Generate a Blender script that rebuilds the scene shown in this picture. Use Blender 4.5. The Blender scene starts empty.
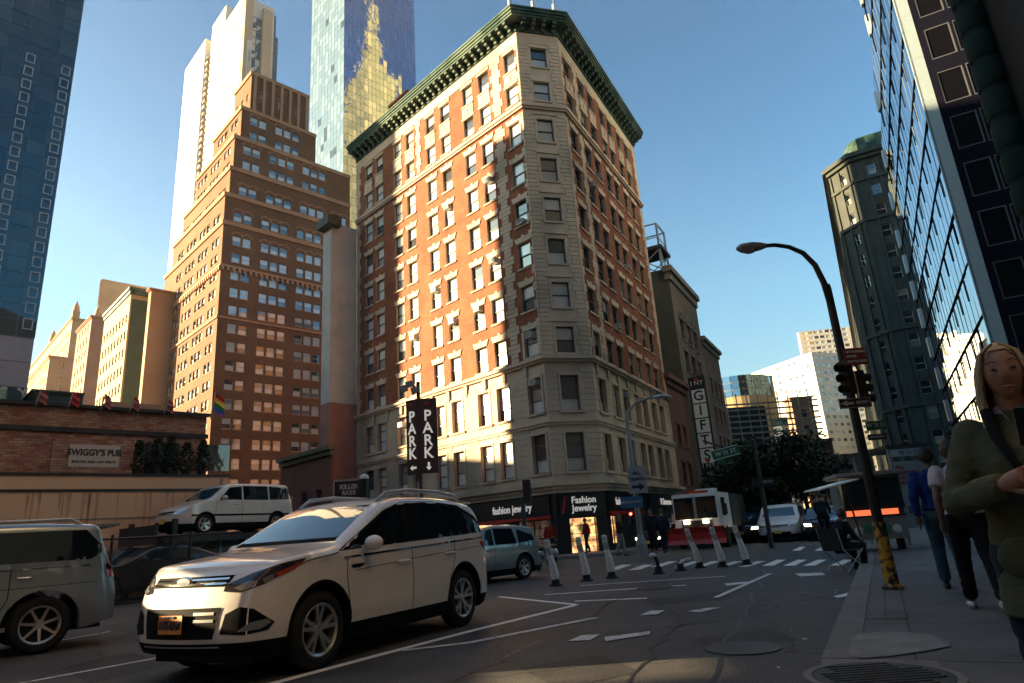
import bpy, bmesh, math, random
from mathutils import Vector, Matrix, Quaternion
from mathutils.bvhtree import BVHTree
import numpy as np
random.seed(7)
SC = bpy.context.scene
COL = SC.collection
R = math.radians

# ------------------------------------------------------------------ camera
FPX = 652.4; PITCH = R(16.41); ROLL = R(-4.02); EYE = Vector((0, 0, 1.4))
_cp, _sp = math.cos(PITCH), math.sin(PITCH)
FW = Vector((0, _cp, _sp)); _U0 = Vector((0, -_sp, _cp)); _R0 = Vector((1, 0, 0))
RT = math.cos(ROLL) * _R0 + math.sin(ROLL) * _U0
UP = -math.sin(ROLL) * _R0 + math.cos(ROLL) * _U0
cam_data = bpy.data.cameras.new('camera'); cam = bpy.data.objects.new('camera', cam_data); COL.objects.link(cam)
cam_data.sensor_width = 36; cam_data.lens = FPX / 1024 * 36; cam_data.clip_start = 0.05; cam_data.clip_end = 6000
m = Matrix.Identity(4)
for i in range(3):
    m[i][0] = RT[i]; m[i][1] = UP[i]; m[i][2] = -FW[i]; m[i][3] = EYE[i]
cam.matrix_world = m
SC.camera = cam

# ------------------------------------------------------------------ sky, sun, exposure
# the low sun is mirrored to the eye by the third window from the corner, second storey: measured at (490, 396)
_w = Vector((1.82, 38.0, 0)) + Vector((math.sin(R(-44.8)), math.cos(R(-44.8)), 0)) * 3.7 + Vector((0, 0, 9.8)) - Vector((0, 0, 1.4))
SUN_AZ = R(2 * -44.8) - math.atan2(_w.x, _w.y); SUN_EL = math.atan2(_w.z, math.hypot(_w.x, _w.y))
world = bpy.data.worlds.new("World"); SC.world = world; world.use_nodes = True
nt = world.node_tree; nt.nodes.clear()
sky = nt.nodes.new('ShaderNodeTexSky'); sky.sky_type = 'NISHITA'; sky.sun_disc = False
sky.sun_elevation = SUN_EL; sky.sun_rotation = SUN_AZ % (2 * math.pi)
sky.altitude = 0; sky.air_density = 1.5; sky.dust_density = 2.5; sky.ozone_density = 4.0
bg = nt.nodes.new('ShaderNodeBackground'); bg.inputs[1].default_value = 0.066
out = nt.nodes.new('ShaderNodeOutputWorld')
tn = nt.nodes.new('ShaderNodeMix'); tn.data_type = 'RGBA'; tn.blend_type = 'MULTIPLY'; tn.inputs[0].default_value = 1.0; pass
# clear air overhead is deeper and more cyan than the bright dusty horizon
_tc = nt.nodes.new('ShaderNodeTexCoord'); _sz = nt.nodes.new('ShaderNodeSeparateXYZ'); _cr = nt.nodes.new('ShaderNodeValToRGB'); nt.links.new(_tc.outputs['Generated'], _sz.inputs[0]); nt.links.new(_sz.outputs[2], _cr.inputs[0])
_cr.color_ramp.elements[0].position = 0.02; _cr.color_ramp.elements[0].color = (1.05, 1.0, 0.94, 1); _cr.color_ramp.elements[1].position = 0.75; _cr.color_ramp.elements[1].color = (0.17, 0.42, 0.54, 1)
_e = _cr.color_ramp.elements.new(0.3); _e.color = (0.48, 0.78, 0.86, 1); _mu = nt.nodes.new('ShaderNodeVectorMath'); _mu.operation = 'SCALE'; _mu.inputs[3].default_value = 1.25; nt.links.new(_cr.outputs[0], _mu.inputs[0]); nt.links.new(_mu.outputs[0], tn.inputs[7])
nt.links.new(sky.outputs[0], tn.inputs[6]); nt.links.new(tn.outputs[2], bg.inputs[0]); nt.links.new(bg.outputs[0], out.inputs[0])
sd = bpy.data.lights.new('sun', 'SUN'); sd.energy = 5.0; sd.angle = R(0.5); sd.color = (1.0, 0.76, 0.42)
so = bpy.data.objects.new('sun', sd); COL.objects.link(so)
SUNDIR = Vector((math.sin(SUN_AZ) * math.cos(SUN_EL), math.cos(SUN_AZ) * math.cos(SUN_EL), math.sin(SUN_EL)))
so.rotation_euler = SUNDIR.to_track_quat('Z', 'Y').to_euler(); so.location = (-60, -20, 90)
SC.view_settings.view_transform = 'Standard'; SC.view_settings.look = 'None'
SC.view_settings.exposure = 2.45; SC.view_settings.gamma = 1
SC.render.engine = 'CYCLES'
HAZE = 0.0002
SC.cycles.use_denoising = True; SC.cycles.volume_bounces = 0
SC.cycles.max_bounces = 6; SC.cycles.diffuse_bounces = 3; SC.cycles.glossy_bounces = 4
SC.cycles.sample_clamp_indirect = 6; SC.cycles.caustics_reflective = True; SC.cycles.caustics_refractive = False

# ------------------------------------------------------------------ surveying helpers
def ray(x, y):
    return FW + (x - 512) / FPX * RT - (y - 341.5) / FPX * UP
def gp(x, y, z=0.0):
    d = ray(x, y); t = (z - EYE.z) / d.z; return EYE + d * t
def at(x, y, Y):
    d = ray(x, y); return EYE + d * (Y / d.y)
def pix(P):
    v = Vector(P) - EYE; w = v.dot(FW); return 512 + FPX * v.dot(RT) / w, 341.5 - FPX * v.dot(UP) / w
def zat(q, y):
    lo, hi = -20.0, 900.0
    for _ in range(50):
        mm = (lo + hi) / 2; v = Vector((q[0], q[1], mm)) - EYE
        if v.dot(FW) <= 0: hi = mm; continue
        if pix((q[0], q[1], mm))[1] > y: lo = mm
        else: hi = mm
    return lo
def dirv(a):
    return Vector((math.sin(R(a)), math.cos(R(a)), 0))
def along(q, az, x, y):
    """distance along the vertical plane through q (direction az) where pixel x,y falls, and its height"""
    d = ray(x, y); u = dirv(az); n = Vector((u.y, -u.x, 0)); q = Vector((q[0], q[1], 0))
    t = (q - Vector((EYE.x, EYE.y, 0))).dot(n) / d.dot(n); P = EYE + d * t
    return (P - q).dot(u), P.z
AZL, AZF, AZS = -44.8, 45.2, 27.75      # left street, its perpendicular, the street running away on the right

# ------------------------------------------------------------------ materials
MATS = {}
def newmat(name):
    mt = bpy.data.materials.new(name); mt.use_nodes = True; n = mt.node_tree.nodes; n.clear()
    o = n.new('ShaderNodeOutputMaterial'); b = n.new('ShaderNodeBsdfPrincipled')
    mt.node_tree.links.new(b.outputs[0], o.inputs[0]); return mt, mt.node_tree, b
def N(t, ty, **kw):
    n = t.nodes.new(ty)
    for k, v in kw.items(): setattr(n, k, v)
    return n
def rgb(c): return (c[0], c[1], c[2], 1.0)
def sc(c, f): return (min(1, c[0] * f), min(1, c[1] * f), min(1, c[2] * f))
def ramp(t, stops):
    r = N(t, 'ShaderNodeValToRGB'); e = r.color_ramp.elements
    while len(e) < len(stops): e.new(0.5)
    for i, (p, c) in enumerate(stops): e[i].position = p; e[i].color = rgb(c)
    return r
def coord(t, scale=(1, 1, 1)):
    tc = N(t, 'ShaderNodeTexCoord'); mp = N(t, 'ShaderNodeMapping'); mp.inputs['Scale'].default_value = scale
    t.links.new(tc.outputs['Object'], mp.inputs[0]); return mp.outputs[0]
def rough_mat(name, c, rough=0.85, var=0.25, scale=1.2, bump=0.15, metal=0.0, spec=0.3, fine=None, stain=None):
    """weathered plain surface: two noise layers on colour, bump"""
    if name in MATS: return MATS[name]
    mt, t, b = newmat(name); L = t.links.new; v = coord(t)
    n1 = N(t, 'ShaderNodeTexNoise'); n1.inputs['Scale'].default_value = scale; n1.inputs['Detail'].default_value = 8; n1.inputs['Roughness'].default_value = 0.65; L(v, n1.inputs[0])
    r = ramp(t, [(0.3, sc(c, 1 - var)), (0.55, c), (0.8, sc(c, 1 + var))]); L(n1.outputs[0], r.inputs[0])
    col = r.outputs[0]
    if stain:
        n2 = N(t, 'ShaderNodeTexNoise'); n2.inputs['Scale'].default_value = scale * 0.25; n2.inputs['Detail'].default_value = 5; L(v, n2.inputs[0])
        r2 = ramp(t, [(0.48, (0, 0, 0)), (0.62, (1, 1, 1))]); L(n2.outputs[0], r2.inputs[0])
        mx = N(t, 'ShaderNodeMix', data_type='RGBA'); L(r2.outputs[0], mx.inputs[0]); L(col, mx.inputs[6]); mx.inputs[7].default_value = rgb(stain); col = mx.outputs[2]
    L(col, b.inputs['Base Color'])
    b.inputs['Roughness'].default_value = rough; b.inputs['Metallic'].default_value = metal; b.inputs['Specular IOR Level'].default_value = spec
    if bump:
        n3 = N(t, 'ShaderNodeTexNoise'); n3.inputs['Scale'].default_value = fine or scale * 12; n3.inputs['Detail'].default_value = 4; L(v, n3.inputs[0])
        bp = N(t, 'ShaderNodeBump'); bp.inputs['Strength'].default_value = bump; bp.inputs['Distance'].default_value = 0.02; L(n3.outputs[0], bp.inputs['Height']); L(bp.outputs[0], b.inputs['Normal'])
    MATS[name] = mt; return mt
def brick_mat(name, c1, c2, mortar, bw=0.22, bh=0.075, var=0.25, big=0.15):
    """brick laid on walls; local x or y along the wall, z up"""
    if name in MATS: return MATS[name]
    mt, t, b = newmat(name); L = t.links.new
    tc = N(t, 'ShaderNodeTexCoord'); sp = N(t, 'ShaderNodeSeparateXYZ'); L(tc.outputs['Object'], sp.inputs[0])
    ad = N(t, 'ShaderNodeMath', operation='ADD'); L(sp.outputs[0], ad.inputs[0]); L(sp.outputs[1], ad.inputs[1])
    cb = N(t, 'ShaderNodeCombineXYZ'); L(ad.outputs[0], cb.inputs[0]); L(sp.outputs[2], cb.inputs[1])
    br = N(t, 'ShaderNodeTexBrick'); L(cb.outputs[0], br.inputs[0])
    br.inputs['Color1'].default_value = rgb(c1); br.inputs['Color2'].default_value = rgb(c2); br.inputs['Mortar'].default_value = rgb(mortar)
    br.inputs['Scale'].default_value = 1; br.inputs['Brick Width'].default_value = bw; br.inputs['Row Height'].default_value = bh; br.inputs['Mortar Size'].default_value = bh * 0.12
    n1 = N(t, 'ShaderNodeTexNoise'); n1.inputs['Scale'].default_value = big; n1.inputs['Detail'].default_value = 9; n1.inputs['Roughness'].default_value = 0.7; L(tc.outputs['Object'], n1.inputs[0])
    r = ramp(t, [(0.3, (1 - var,) * 3), (0.7, (1 + var,) * 3)]); L(n1.outputs[0], r.inputs[0])
    mx = N(t, 'ShaderNodeMix', data_type='RGBA', blend_type='MULTIPLY'); mx.inputs[0].default_value = 1; L(br.outputs[0], mx.inputs[6]); L(r.outputs[0], mx.inputs[7])
    L(mx.outputs[2], b.inputs['Base Color']); b.inputs['Roughness'].default_value = 0.85; b.inputs['Specular IOR Level'].default_value = 0.25
    bp = N(t, 'ShaderNodeBump'); bp.inputs['Strength'].default_value = 0.3; bp.inputs['Distance'].default_value = 0.01; L(br.outputs[1], bp.inputs['Height']); bp.invert = True; L(bp.outputs[0], b.inputs['Normal'])
    MATS[name] = mt; return mt
def glass_mat(name, stops, rough=0.04, ior=1.9, wob=0.0, wscale=0.6, wdist=0.05, metal=0.0, tint=None):
    """opaque window glass: what lies behind it picked per pane, sky mirrored in front"""
    if name in MATS: return MATS[name]
    mt, t, b = newmat(name); L = t.links.new
    g = N(t, 'ShaderNodeNewGeometry'); oi = N(t, 'ShaderNodeObjectInfo'); ad = N(t, 'ShaderNodeMath', operation='ADD'); L(g.outputs['Random Per Island'], ad.inputs[0]); L(oi.outputs['Random'], ad.inputs[1])
    fr = N(t, 'ShaderNodeMath', operation='FRACT'); L(ad.outputs[0], fr.inputs[0])
    r = ramp(t, stops); r.color_ramp.interpolation = 'CONSTANT'; L(fr.outputs[0], r.inputs[0]); L(r.outputs[0], b.inputs['Base Color'])
    b.inputs['Roughness'].default_value = rough; b.inputs['IOR'].default_value = ior; b.inputs['Metallic'].default_value = metal
    if tint: b.inputs['Specular Tint'].default_value = rgb(tint)
    if wob:
        v = coord(t); n = N(t, 'ShaderNodeTexNoise'); n.inputs['Scale'].default_value = wscale; n.inputs['Detail'].default_value = 2; L(v, n.inputs[0])
        bp = N(t, 'ShaderNodeBump'); bp.inputs['Strength'].default_value = wob; bp.inputs['Distance'].default_value = wdist; L(n.outputs[0], bp.inputs['Height']); L(bp.outputs[0], b.inputs['Normal'])
    MATS[name] = mt; return mt
def paint(name, c, rough=0.35, metal=0.0, coat=0.0, spec=0.5, var=0.0):
    if name in MATS: return MATS[name]
    mt, t, b = newmat(name); L = t.links.new
    b.inputs['Base Color'].default_value = rgb(c); b.inputs['Roughness'].default_value = rough; b.inputs['Metallic'].default_value = metal
    b.inputs['Coat Weight'].default_value = coat; b.inputs['Coat Roughness'].default_value = 0.04; b.inputs['Specular IOR Level'].default_value = spec
    v = coord(t); n = N(t, 'ShaderNodeTexNoise'); n.inputs['Scale'].default_value = 3; n.inputs['Detail'].default_value = 6; L(v, n.inputs[0])
    r = ramp(t, [(0.35, sc(c, 1 - var - 0.04)), (0.65, sc(c, 1 + var + 0.04))]); L(n.outputs[0], r.inputs[0]); L(r.outputs[0], b.inputs['Base Color'])
    MATS[name] = mt; return mt
def glow(name, c, s):
    if name in MATS: return MATS[name]
    mt, t, b = newmat(name); b.inputs['Base Color'].default_value = rgb(c); b.inputs['Emission Color'].default_value = rgb(c); b.inputs['Emission Strength'].default_value = s
    MATS[name] = mt; return mt

# ------------------------------------------------------------------ mesh builder
class MB:
    def __init__(s): s.v = []; s.f = []; s.m = []
    def quad(s, a, b, c, d, mi=0):
        i = len(s.v); s.v += [tuple(a), tuple(b), tuple(c), tuple(d)]; s.f.append((i, i + 1, i + 2, i + 3)); s.m.append(mi)
    def poly(s, pts, mi=0):
        i = len(s.v); s.v += [tuple(p) for p in pts]; s.f.append(tuple(range(i, i + len(pts)))); s.m.append(mi)
    def obox(s, o, a, b, c, mi=0):
        """box from corner o with edge vectors a, b, c"""
        o, a, b, c = Vector(o), Vector(a), Vector(b), Vector(c)
        if a.cross(b).dot(c) < 0: a, b = b, a
        i = len(s.v); s.v += [tuple(p) for p in (o, o + a, o + a + b, o + b, o + c, o + a + c, o + a + b + c, o + b + c)]
        for q in ((0, 3, 2, 1), (4, 5, 6, 7), (0, 1, 5, 4), (1, 2, 6, 5), (2, 3, 7, 6), (3, 0, 4, 7)):
            s.f.append(tuple(i + k for k in q)); s.m.append(mi)
    def box(s, x0, x1, y0, y1, z0, z1, mi=0):
        s.obox((x0, y0, z0), (x1 - x0, 0, 0), (0, y1 - y0, 0), (0, 0, z1 - z0), mi)
    def prism(s, pts, z0, z1, mi=0, top=True, bottom=True):
        n = len(pts); i = len(s.v)
        ar = sum(pts[k][0] * pts[(k + 1) % n][1] - pts[(k + 1) % n][0] * pts[k][1] for k in range(n))
        if ar < 0: pts = pts[::-1]
        s.v += [(p[0], p[1], z0) for p in pts] + [(p[0], p[1], z1) for p in pts]
        for k in range(n):
            k2 = (k + 1) % n; s.f.append((i + k, i + k2, i + n + k2, i + n + k)); s.m.append(mi)
        if top: s.f.append(tuple(i + n + k for k in range(n))); s.m.append(mi)
        if bottom: s.f.append(tuple(i + k for k in range(n))[::-1]); s.m.append(mi)
    def tube(s, pts, rad, n=8, mi=0, cap=True):
        pts = [Vector(p) for p in pts]; k = len(pts)
        rs = rad if isinstance(rad, (list, tuple)) else [rad] * k
        i = len(s.v); prev = None
        for j, p in enumerate(pts):
            d = (pts[min(j + 1, k - 1)] - pts[max(j - 1, 0)]).normalized()
            if prev is None:
                a = Vector((0, 0, 1)) if abs(d.z) < 0.9 else Vector((1, 0, 0)); a = (a - d * a.dot(d)).normalized()
            else:
                a = prev - d * prev.dot(d); a = a.normalized() if a.length > 1e-6 else prev
            prev = a; b = d.cross(a)
            for q in range(n):
                t = 2 * math.pi * q / n; s.v.append(tuple(p + (a * math.cos(t) + b * math.sin(t)) * rs[j]))
        for j in range(k - 1):
            for q in range(n):
                q2 = (q + 1) % n; s.f.append((i + j * n + q, i + j * n + q2, i + (j + 1) * n + q2, i + (j + 1) * n + q)); s.m.append(mi)
        if cap:
            s.f.append(tuple(i + q for q in range(n))[::-1]); s.m.append(mi)
            s.f.append(tuple(i + (k - 1) * n + q for q in range(n))); s.m.append(mi)
    def lathe(s, prof, c=(0, 0, 0), axis='z', n=16, mi=0):
        """prof: (radius, height) pairs round an axis through c"""
        i = len(s.v); k = len(prof)
        for (r, h) in prof:
            for q in range(n):
                t = 2 * math.pi * q / n; a, b = r * math.cos(t), r * math.sin(t)
                p = (a, b, h) if axis == 'z' else ((a, h, b) if axis == 'y' else (h, a, b))
                s.v.append((p[0] + c[0], p[1] + c[1], p[2] + c[2]))
        for j in range(k - 1):
            for q in range(n):
                q2 = (q + 1) % n; s.f.append((i + j * n + q, i + j * n + q2, i + (j + 1) * n + q2, i + (j + 1) * n + q)); s.m.append(mi)
    def sphere(s, c, r, n=10, k=7, mi=0, sq=(1, 1, 1)):
        i = len(s.v)
        for j in range(k + 1):
            ph = math.pi * j / k
            for q in range(n):
                t = 2 * math.pi * q / n
                s.v.append((c[0] + r * sq[0] * math.sin(ph) * math.cos(t), c[1] + r * sq[1] * math.sin(ph) * math.sin(t), c[2] + r * sq[2] * math.cos(ph)))
        for j in range(k):
            for q in range(n):
                q2 = (q + 1) % n; s.f.append((i + j * n + q, i + (j + 1) * n + q, i + (j + 1) * n + q2, i + j * n + q2)); s.m.append(mi)
    def mesh(s, name, mats, smooth=None, fix=False):
        me = bpy.data.meshes.new(name); me.from_pydata(s.v, [], s.f)
        mats = mats if isinstance(mats, (list, tuple)) else [mats]
        for mm in mats: me.materials.append(mm)
        if s.m: me.polygons.foreach_set('material_index', s.m)
        if smooth is not None or fix:
            bm = bmesh.new(); bm.from_mesh(me)
            bmesh.ops.remove_doubles(bm, verts=bm.verts, dist=1e-4)
            if fix: bmesh.ops.recalc_face_normals(bm, faces=bm.faces)
            if smooth is not None:
                for f in bm.faces: f.smooth = True
                for e in bm.edges:
                    if len(e.link_faces) == 2 and e.calc_face_angle(0) > R(smooth): e.smooth = False
            bm.to_mesh(me); bm.free()
        me.update(); return me
    def build(s, name, mats, parent=None, smooth=None, fix=False, loc=None, rz=None):
        return link(name, s.mesh(name, mats, smooth, fix), parent, loc, rz)
def link(name, me, parent=None, loc=None, rz=None):
    o = bpy.data.objects.new(name, me); COL.objects.link(o)
    if parent is not None: o.parent = parent
    if loc is not None: o.location = loc
    if rz is not None: o.rotation_euler = (0, 0, rz)
    return o
def tag(o, label=None, cat=None, group=None, kind=None):
    if label: o['label'] = label
    if cat: o['category'] = cat
    if group: o['group'] = group
    if kind: o['kind'] = kind
    return o
def thing(name, label, cat, loc=(0, 0, 0), rz=0.0, group=None):
    o = bpy.data.objects.new(name, None); COL.objects.link(o); o.location = loc; o.rotation_euler = (0, 0, rz); o.empty_display_size = 0.3
    return tag(o, label, cat, group)
def kids(o): return [c for c in COL.objects if c.parent == o]
def dup(root, loc, rz, label=None, group=None, name=None):
    def cp(o, par):
        c = o.copy(); COL.objects.link(c); c.parent = par
        for ch in kids(o): cp(ch, c)
        return c
    r = cp(root, None); r.location = loc; r.rotation_euler = (0, 0, rz)
    if label: r['label'] = label
    if group: r['group'] = group
    return r
def text(parent, s, size, mat, loc, rot, name='lettering', extrude=0.01, align='CENTER', sx=1.0, bold=0.0, shear=0.0):
    cu = bpy.data.curves.new('t', 'FONT'); cu.body = s; cu.size = size; cu.extrude = extrude; cu.align_x = align; cu.align_y = 'CENTER'; cu.offset = bold; cu.shear = shear; cu.resolution_u = 3
    ob = bpy.data.objects.new('t', cu); COL.objects.link(ob)
    me = bpy.data.meshes.new_from_object(ob.evaluated_get(bpy.context.evaluated_depsgraph_get()))
    bpy.data.objects.remove(ob); me.materials.clear(); me.materials.append(mat)
    for v in me.vertices: v.co.x *= sx
    o = link(name, me, parent); o.location = loc; o.rotation_euler = rot; return o

# ------------------------------------------------------------------ walls with real openings
def wall(mb, o, u, U0, U1, Z0, Z1, holes, depth=0.2, mi=0, mr=None, inward=None):
    """wall face in the vertical plane through o, running along u from U0 to U1, holes (u0,u1,z0,z1), reveals going along inward"""
    mr = mi if mr is None else mr
    o = Vector(o); u = Vector(u); ins = Vector(inward) * depth
    P = lambda a, z: Vector((o.x + u.x * a, o.y + u.y * a, z))
    us = sorted({round(x, 4) for h in holes for x in h[:2]} | {U0, U1}); zs = sorted({round(x, 4) for h in holes for x in h[2:]} | {Z0, Z1})
    us = [a for a in us if U0 - 1e-6 <= a <= U1 + 1e-6]; zs = [a for a in zs if Z0 - 1e-6 <= a <= Z1 + 1e-6]
    hs = set()
    for (a, b, c, d) in holes:
        for i in range(len(us) - 1):
            if us[i] >= a - 1e-3 and us[i + 1] <= b + 1e-3:
                for j in range(len(zs) - 1):
                    if zs[j] >= c - 1e-3 and zs[j + 1] <= d + 1e-3: hs.add((i, j))
    flip = u.cross(Vector((0, 0, 1))).dot(ins) > 0
    for j in range(len(zs) - 1):
        i = 0
        while i < len(us) - 1:
            if (i, j) in hs: i += 1; continue
            k = i
            while k + 1 < len(us) - 1 and (k + 1, j) not in hs: k += 1
            q = [P(us[i], zs[j]), P(us[k + 1], zs[j]), P(us[k + 1], zs[j + 1]), P(us[i], zs[j + 1])]
            mb.quad(*(q[::-1] if flip else q), mi); i = k + 1
    for (a, b, c, d) in holes:
        c4 = [P(a, c), P(b, c), P(b, d), P(a, d)]
        for k in range(4):
            p, q = c4[k], c4[(k + 1) % 4]; mb.quad(p, p + ins, q + ins, q, mr) if not flip else mb.quad(q, q + ins, p + ins, p, mr)
_wcache = {}
def window_mesh(w, h, kind, mats):
    """window in local x (0..w), z (0..h), facing -y; frame and glass"""
    key = (round(w, 2), round(h, 2), kind, tuple(x.name for x in mats))
    if key in _wcache: return _wcache[key]
    w, h = key[0], key[1]
    f = MB(); t = min(0.07, w * 0.08)
    if kind != 'pane':
        f.box(0, t, -0.05, 0.02, 0, h, 0); f.box(w - t, w, -0.05, 0.02, 0, h, 0)
        f.box(t, w - t, -0.05, 0.02, 0, t, 0); f.box(t, w - t, -0.05, 0.02, h - t, h, 0)
    if kind == 'sash':
        f.box(t, w - t, -0.06, 0.01, h * 0.5 - t * 0.5, h * 0.5 + t * 0.5, 0)
    if kind == 'transom':
        f.box(t, w - t, -0.06, 0.01, h * 0.72 - t * 0.6, h * 0.72 + t * 0.6, 0); f.box(t, w - t, -0.06, 0.01, h * 0.36 - t * 0.5, h * 0.36 + t * 0.5, 0)
    if kind == 'double':
        f.box(w / 2 - t / 2, w / 2 + t / 2, -0.06, 0.01, t, h - t, 0)
    g = MB()
    if kind in ('sash', 'transom'):
        zc = h * (0.5 if kind == 'sash' else 0.36)
        g.quad((0, 0, 0), (w, 0, 0), (w, 0.0, zc), (0, 0.0, zc)); g.quad((0, -0.015, zc), (w, -0.015, zc), (w, -0.012, h), (0, -0.012, h))
    else:
        g.quad((0, 0, 0), (w, 0, 0), (w, 0, h), (0, 0, h))
    _wcache[key] = (f, g); return _wcache[key]
def add_windows(parent, items, mats, kind='sash', name='window', split=False, cap=100, tilt=0.35):
    """items: (origin, rz, w, h); the nearest `cap` become objects of their own, the rest one part"""
    pl = Vector(parent.matrix_basis.translation); rot = Matrix.Rotation(parent.rotation_euler.z, 3, 'Z')
    def dist(it): return ((pl + rot @ Vector(it[0])) - EYE).length / (it[2] * it[3]) ** 0.5
    items = sorted(items, key=dist); cache = {}
    for it in items[:cap]:
        (o, rz, w, h) = it; f, g = window_mesh(w, h, kind, mats); key = (round(w, 2), round(h, 2), kind)
        if key not in cache:
            if split: cache[key] = (f.mesh(name, mats[0]), g.mesh('pane', mats[1]))
            else:
                a = MB(); a.v = f.v + g.v; a.f = f.f + [tuple(i + len(f.v) for i in q) for q in g.f]; a.m = [0] * len(f.f) + [1] * len(g.f)
                cache[key] = (a.mesh(name, mats), None)
        me, gm = cache[key]
        ob = link(name, me, parent, o); ob.rotation_euler = (R(random.uniform(-tilt, tilt)), 0, rz + R(random.uniform(-tilt, tilt)))
        if gm: link('pane', gm, ob)
    rest = items[cap:]
    if rest:
        a = MB()
        for (o, rz, w, h) in rest:
            f, g = window_mesh(w, h, kind, mats); mt = Matrix.Translation(o) @ Matrix.Rotation(rz + R(random.uniform(-tilt, tilt)), 4, 'Z') @ Matrix.Rotation(R(random.uniform(-tilt, tilt)), 4, 'X')
            for src, mi in ((f, 0), (g, 1)):
                i = len(a.v); a.v += [tuple(mt @ Vector(p)) for p in src.v]; a.f += [tuple(i + k for k in q) for q in src.f]; a.m += [mi] * len(src.f)
        ob = a.build(name + 's_beyond', mats, parent); ob['kind'] = 'stuff'

def add_bits(parent, name, boxes, mat, cap=100):
    """many like small members of one thing: boxes (corner, edge a, edge b, edge c); the nearest become parts, the rest one part"""
    pl = Vector(parent.matrix_basis.translation); rot = Matrix.Rotation(parent.rotation_euler.z, 3, 'Z')
    boxes = sorted(boxes, key=lambda b: ((pl + rot @ Vector(b[0])) - EYE).length); cache = {}
    for (o, a, b, c) in boxes[:cap]:
        key = tuple(round(x, 3) for v in (a, b, c) for x in v)
        if key not in cache: m_ = MB(); m_.obox((0, 0, 0), a, b, c); cache[key] = m_.mesh(name, mat)
        link(name, cache[key], parent, o)
    if boxes[cap:]:
        m_ = MB()
        for bx in boxes[cap:]: m_.obox(*bx)
        m_.build(name + 's_beyond', mat, parent)['kind'] = 'stuff'
# ------------------------------------------------------------------ common materials
M_brick = brick_mat('red_brick', (0.29, 0.078, 0.030), (0.20, 0.050, 0.022), (0.20, 0.11, 0.07), 0.24, 0.08, 0.38, 0.5)
M_stone = rough_mat('limestone', (0.58, 0.445, 0.325), 0.8, 0.18, 0.9, 0.25, stain=(0.36, 0.29, 0.22))
M_stone2 = rough_mat('weathered_limestone', (0.36, 0.31, 0.25), 0.85, 0.25, 0.8, 0.3, stain=(0.27, 0.23, 0.19))
M_copper = rough_mat('green_copper', (0.028, 0.07, 0.05), 0.6, 0.45, 2.0, 0.2, metal=0.1, stain=(.09, .13, .10))
M_frame_d = paint('dark_window_frame', (0.035, 0.03, 0.028), 0.5)
M_frame_w = paint('pale_window_frame', (0.5, 0.47, 0.42), 0.5)
M_frame_br = paint('brown_window_frame', (0.12, 0.06, 0.04), 0.5)
M_glass = glass_mat('window_glass', [(0, (0.01, 0.012, 0.014)), (0.42, (0.04, 0.04, 0.04)), (0.6, (0.22, 0.2, 0.17)), (0.72, (0.015, 0.015, 0.02)), (0.82, (0.35, 0.33, 0.3)), (0.9, (0.02, 0.02, 0.02))], 0.05, 2.1, wob=0.25, wscale=1.3, wdist=0.03)
M_glass_blind = glass_mat('glass_with_blinds', [(0, (0.42, 0.40, 0.36)), (0.35, (0.05, 0.05, 0.05)), (0.5, (0.5, 0.47, 0.42)), (0.75, (0.12, 0.10, 0.09)), (0.85, (0.33, 0.30, 0.27))], 0.07, 2.0, wob=0.25, wscale=1.3, wdist=0.03)
M_glass_sky = glass_mat('sky_glass', [(0, (0.03, 0.04, 0.05)), (0.2, (0.40, 0.46, 0.48)), (0.55, (0.12, 0.17, 0.2)), (0.75, (0.5, 0.52, 0.5))], 0.04, 2.2)
M_black = paint('black_metal', (0.015, 0.015, 0.016), 0.45)
M_dark = rough_mat('dark_render', (0.05, 0.05, 0.05), 0.8, 0.3)
M_white = paint('white_paint', (0.75, 0.73, 0.69), 0.5)
M_red = paint('red_paint', (0.5, 0.02, 0.015), 0.45)
M_grey = paint('grey_metal', (0.25, 0.26, 0.27), 0.45, metal=0.4)
M_tin = paint('galvanised_metal', (0.42, 0.43, 0.43), 0.4, metal=0.6)

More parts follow.
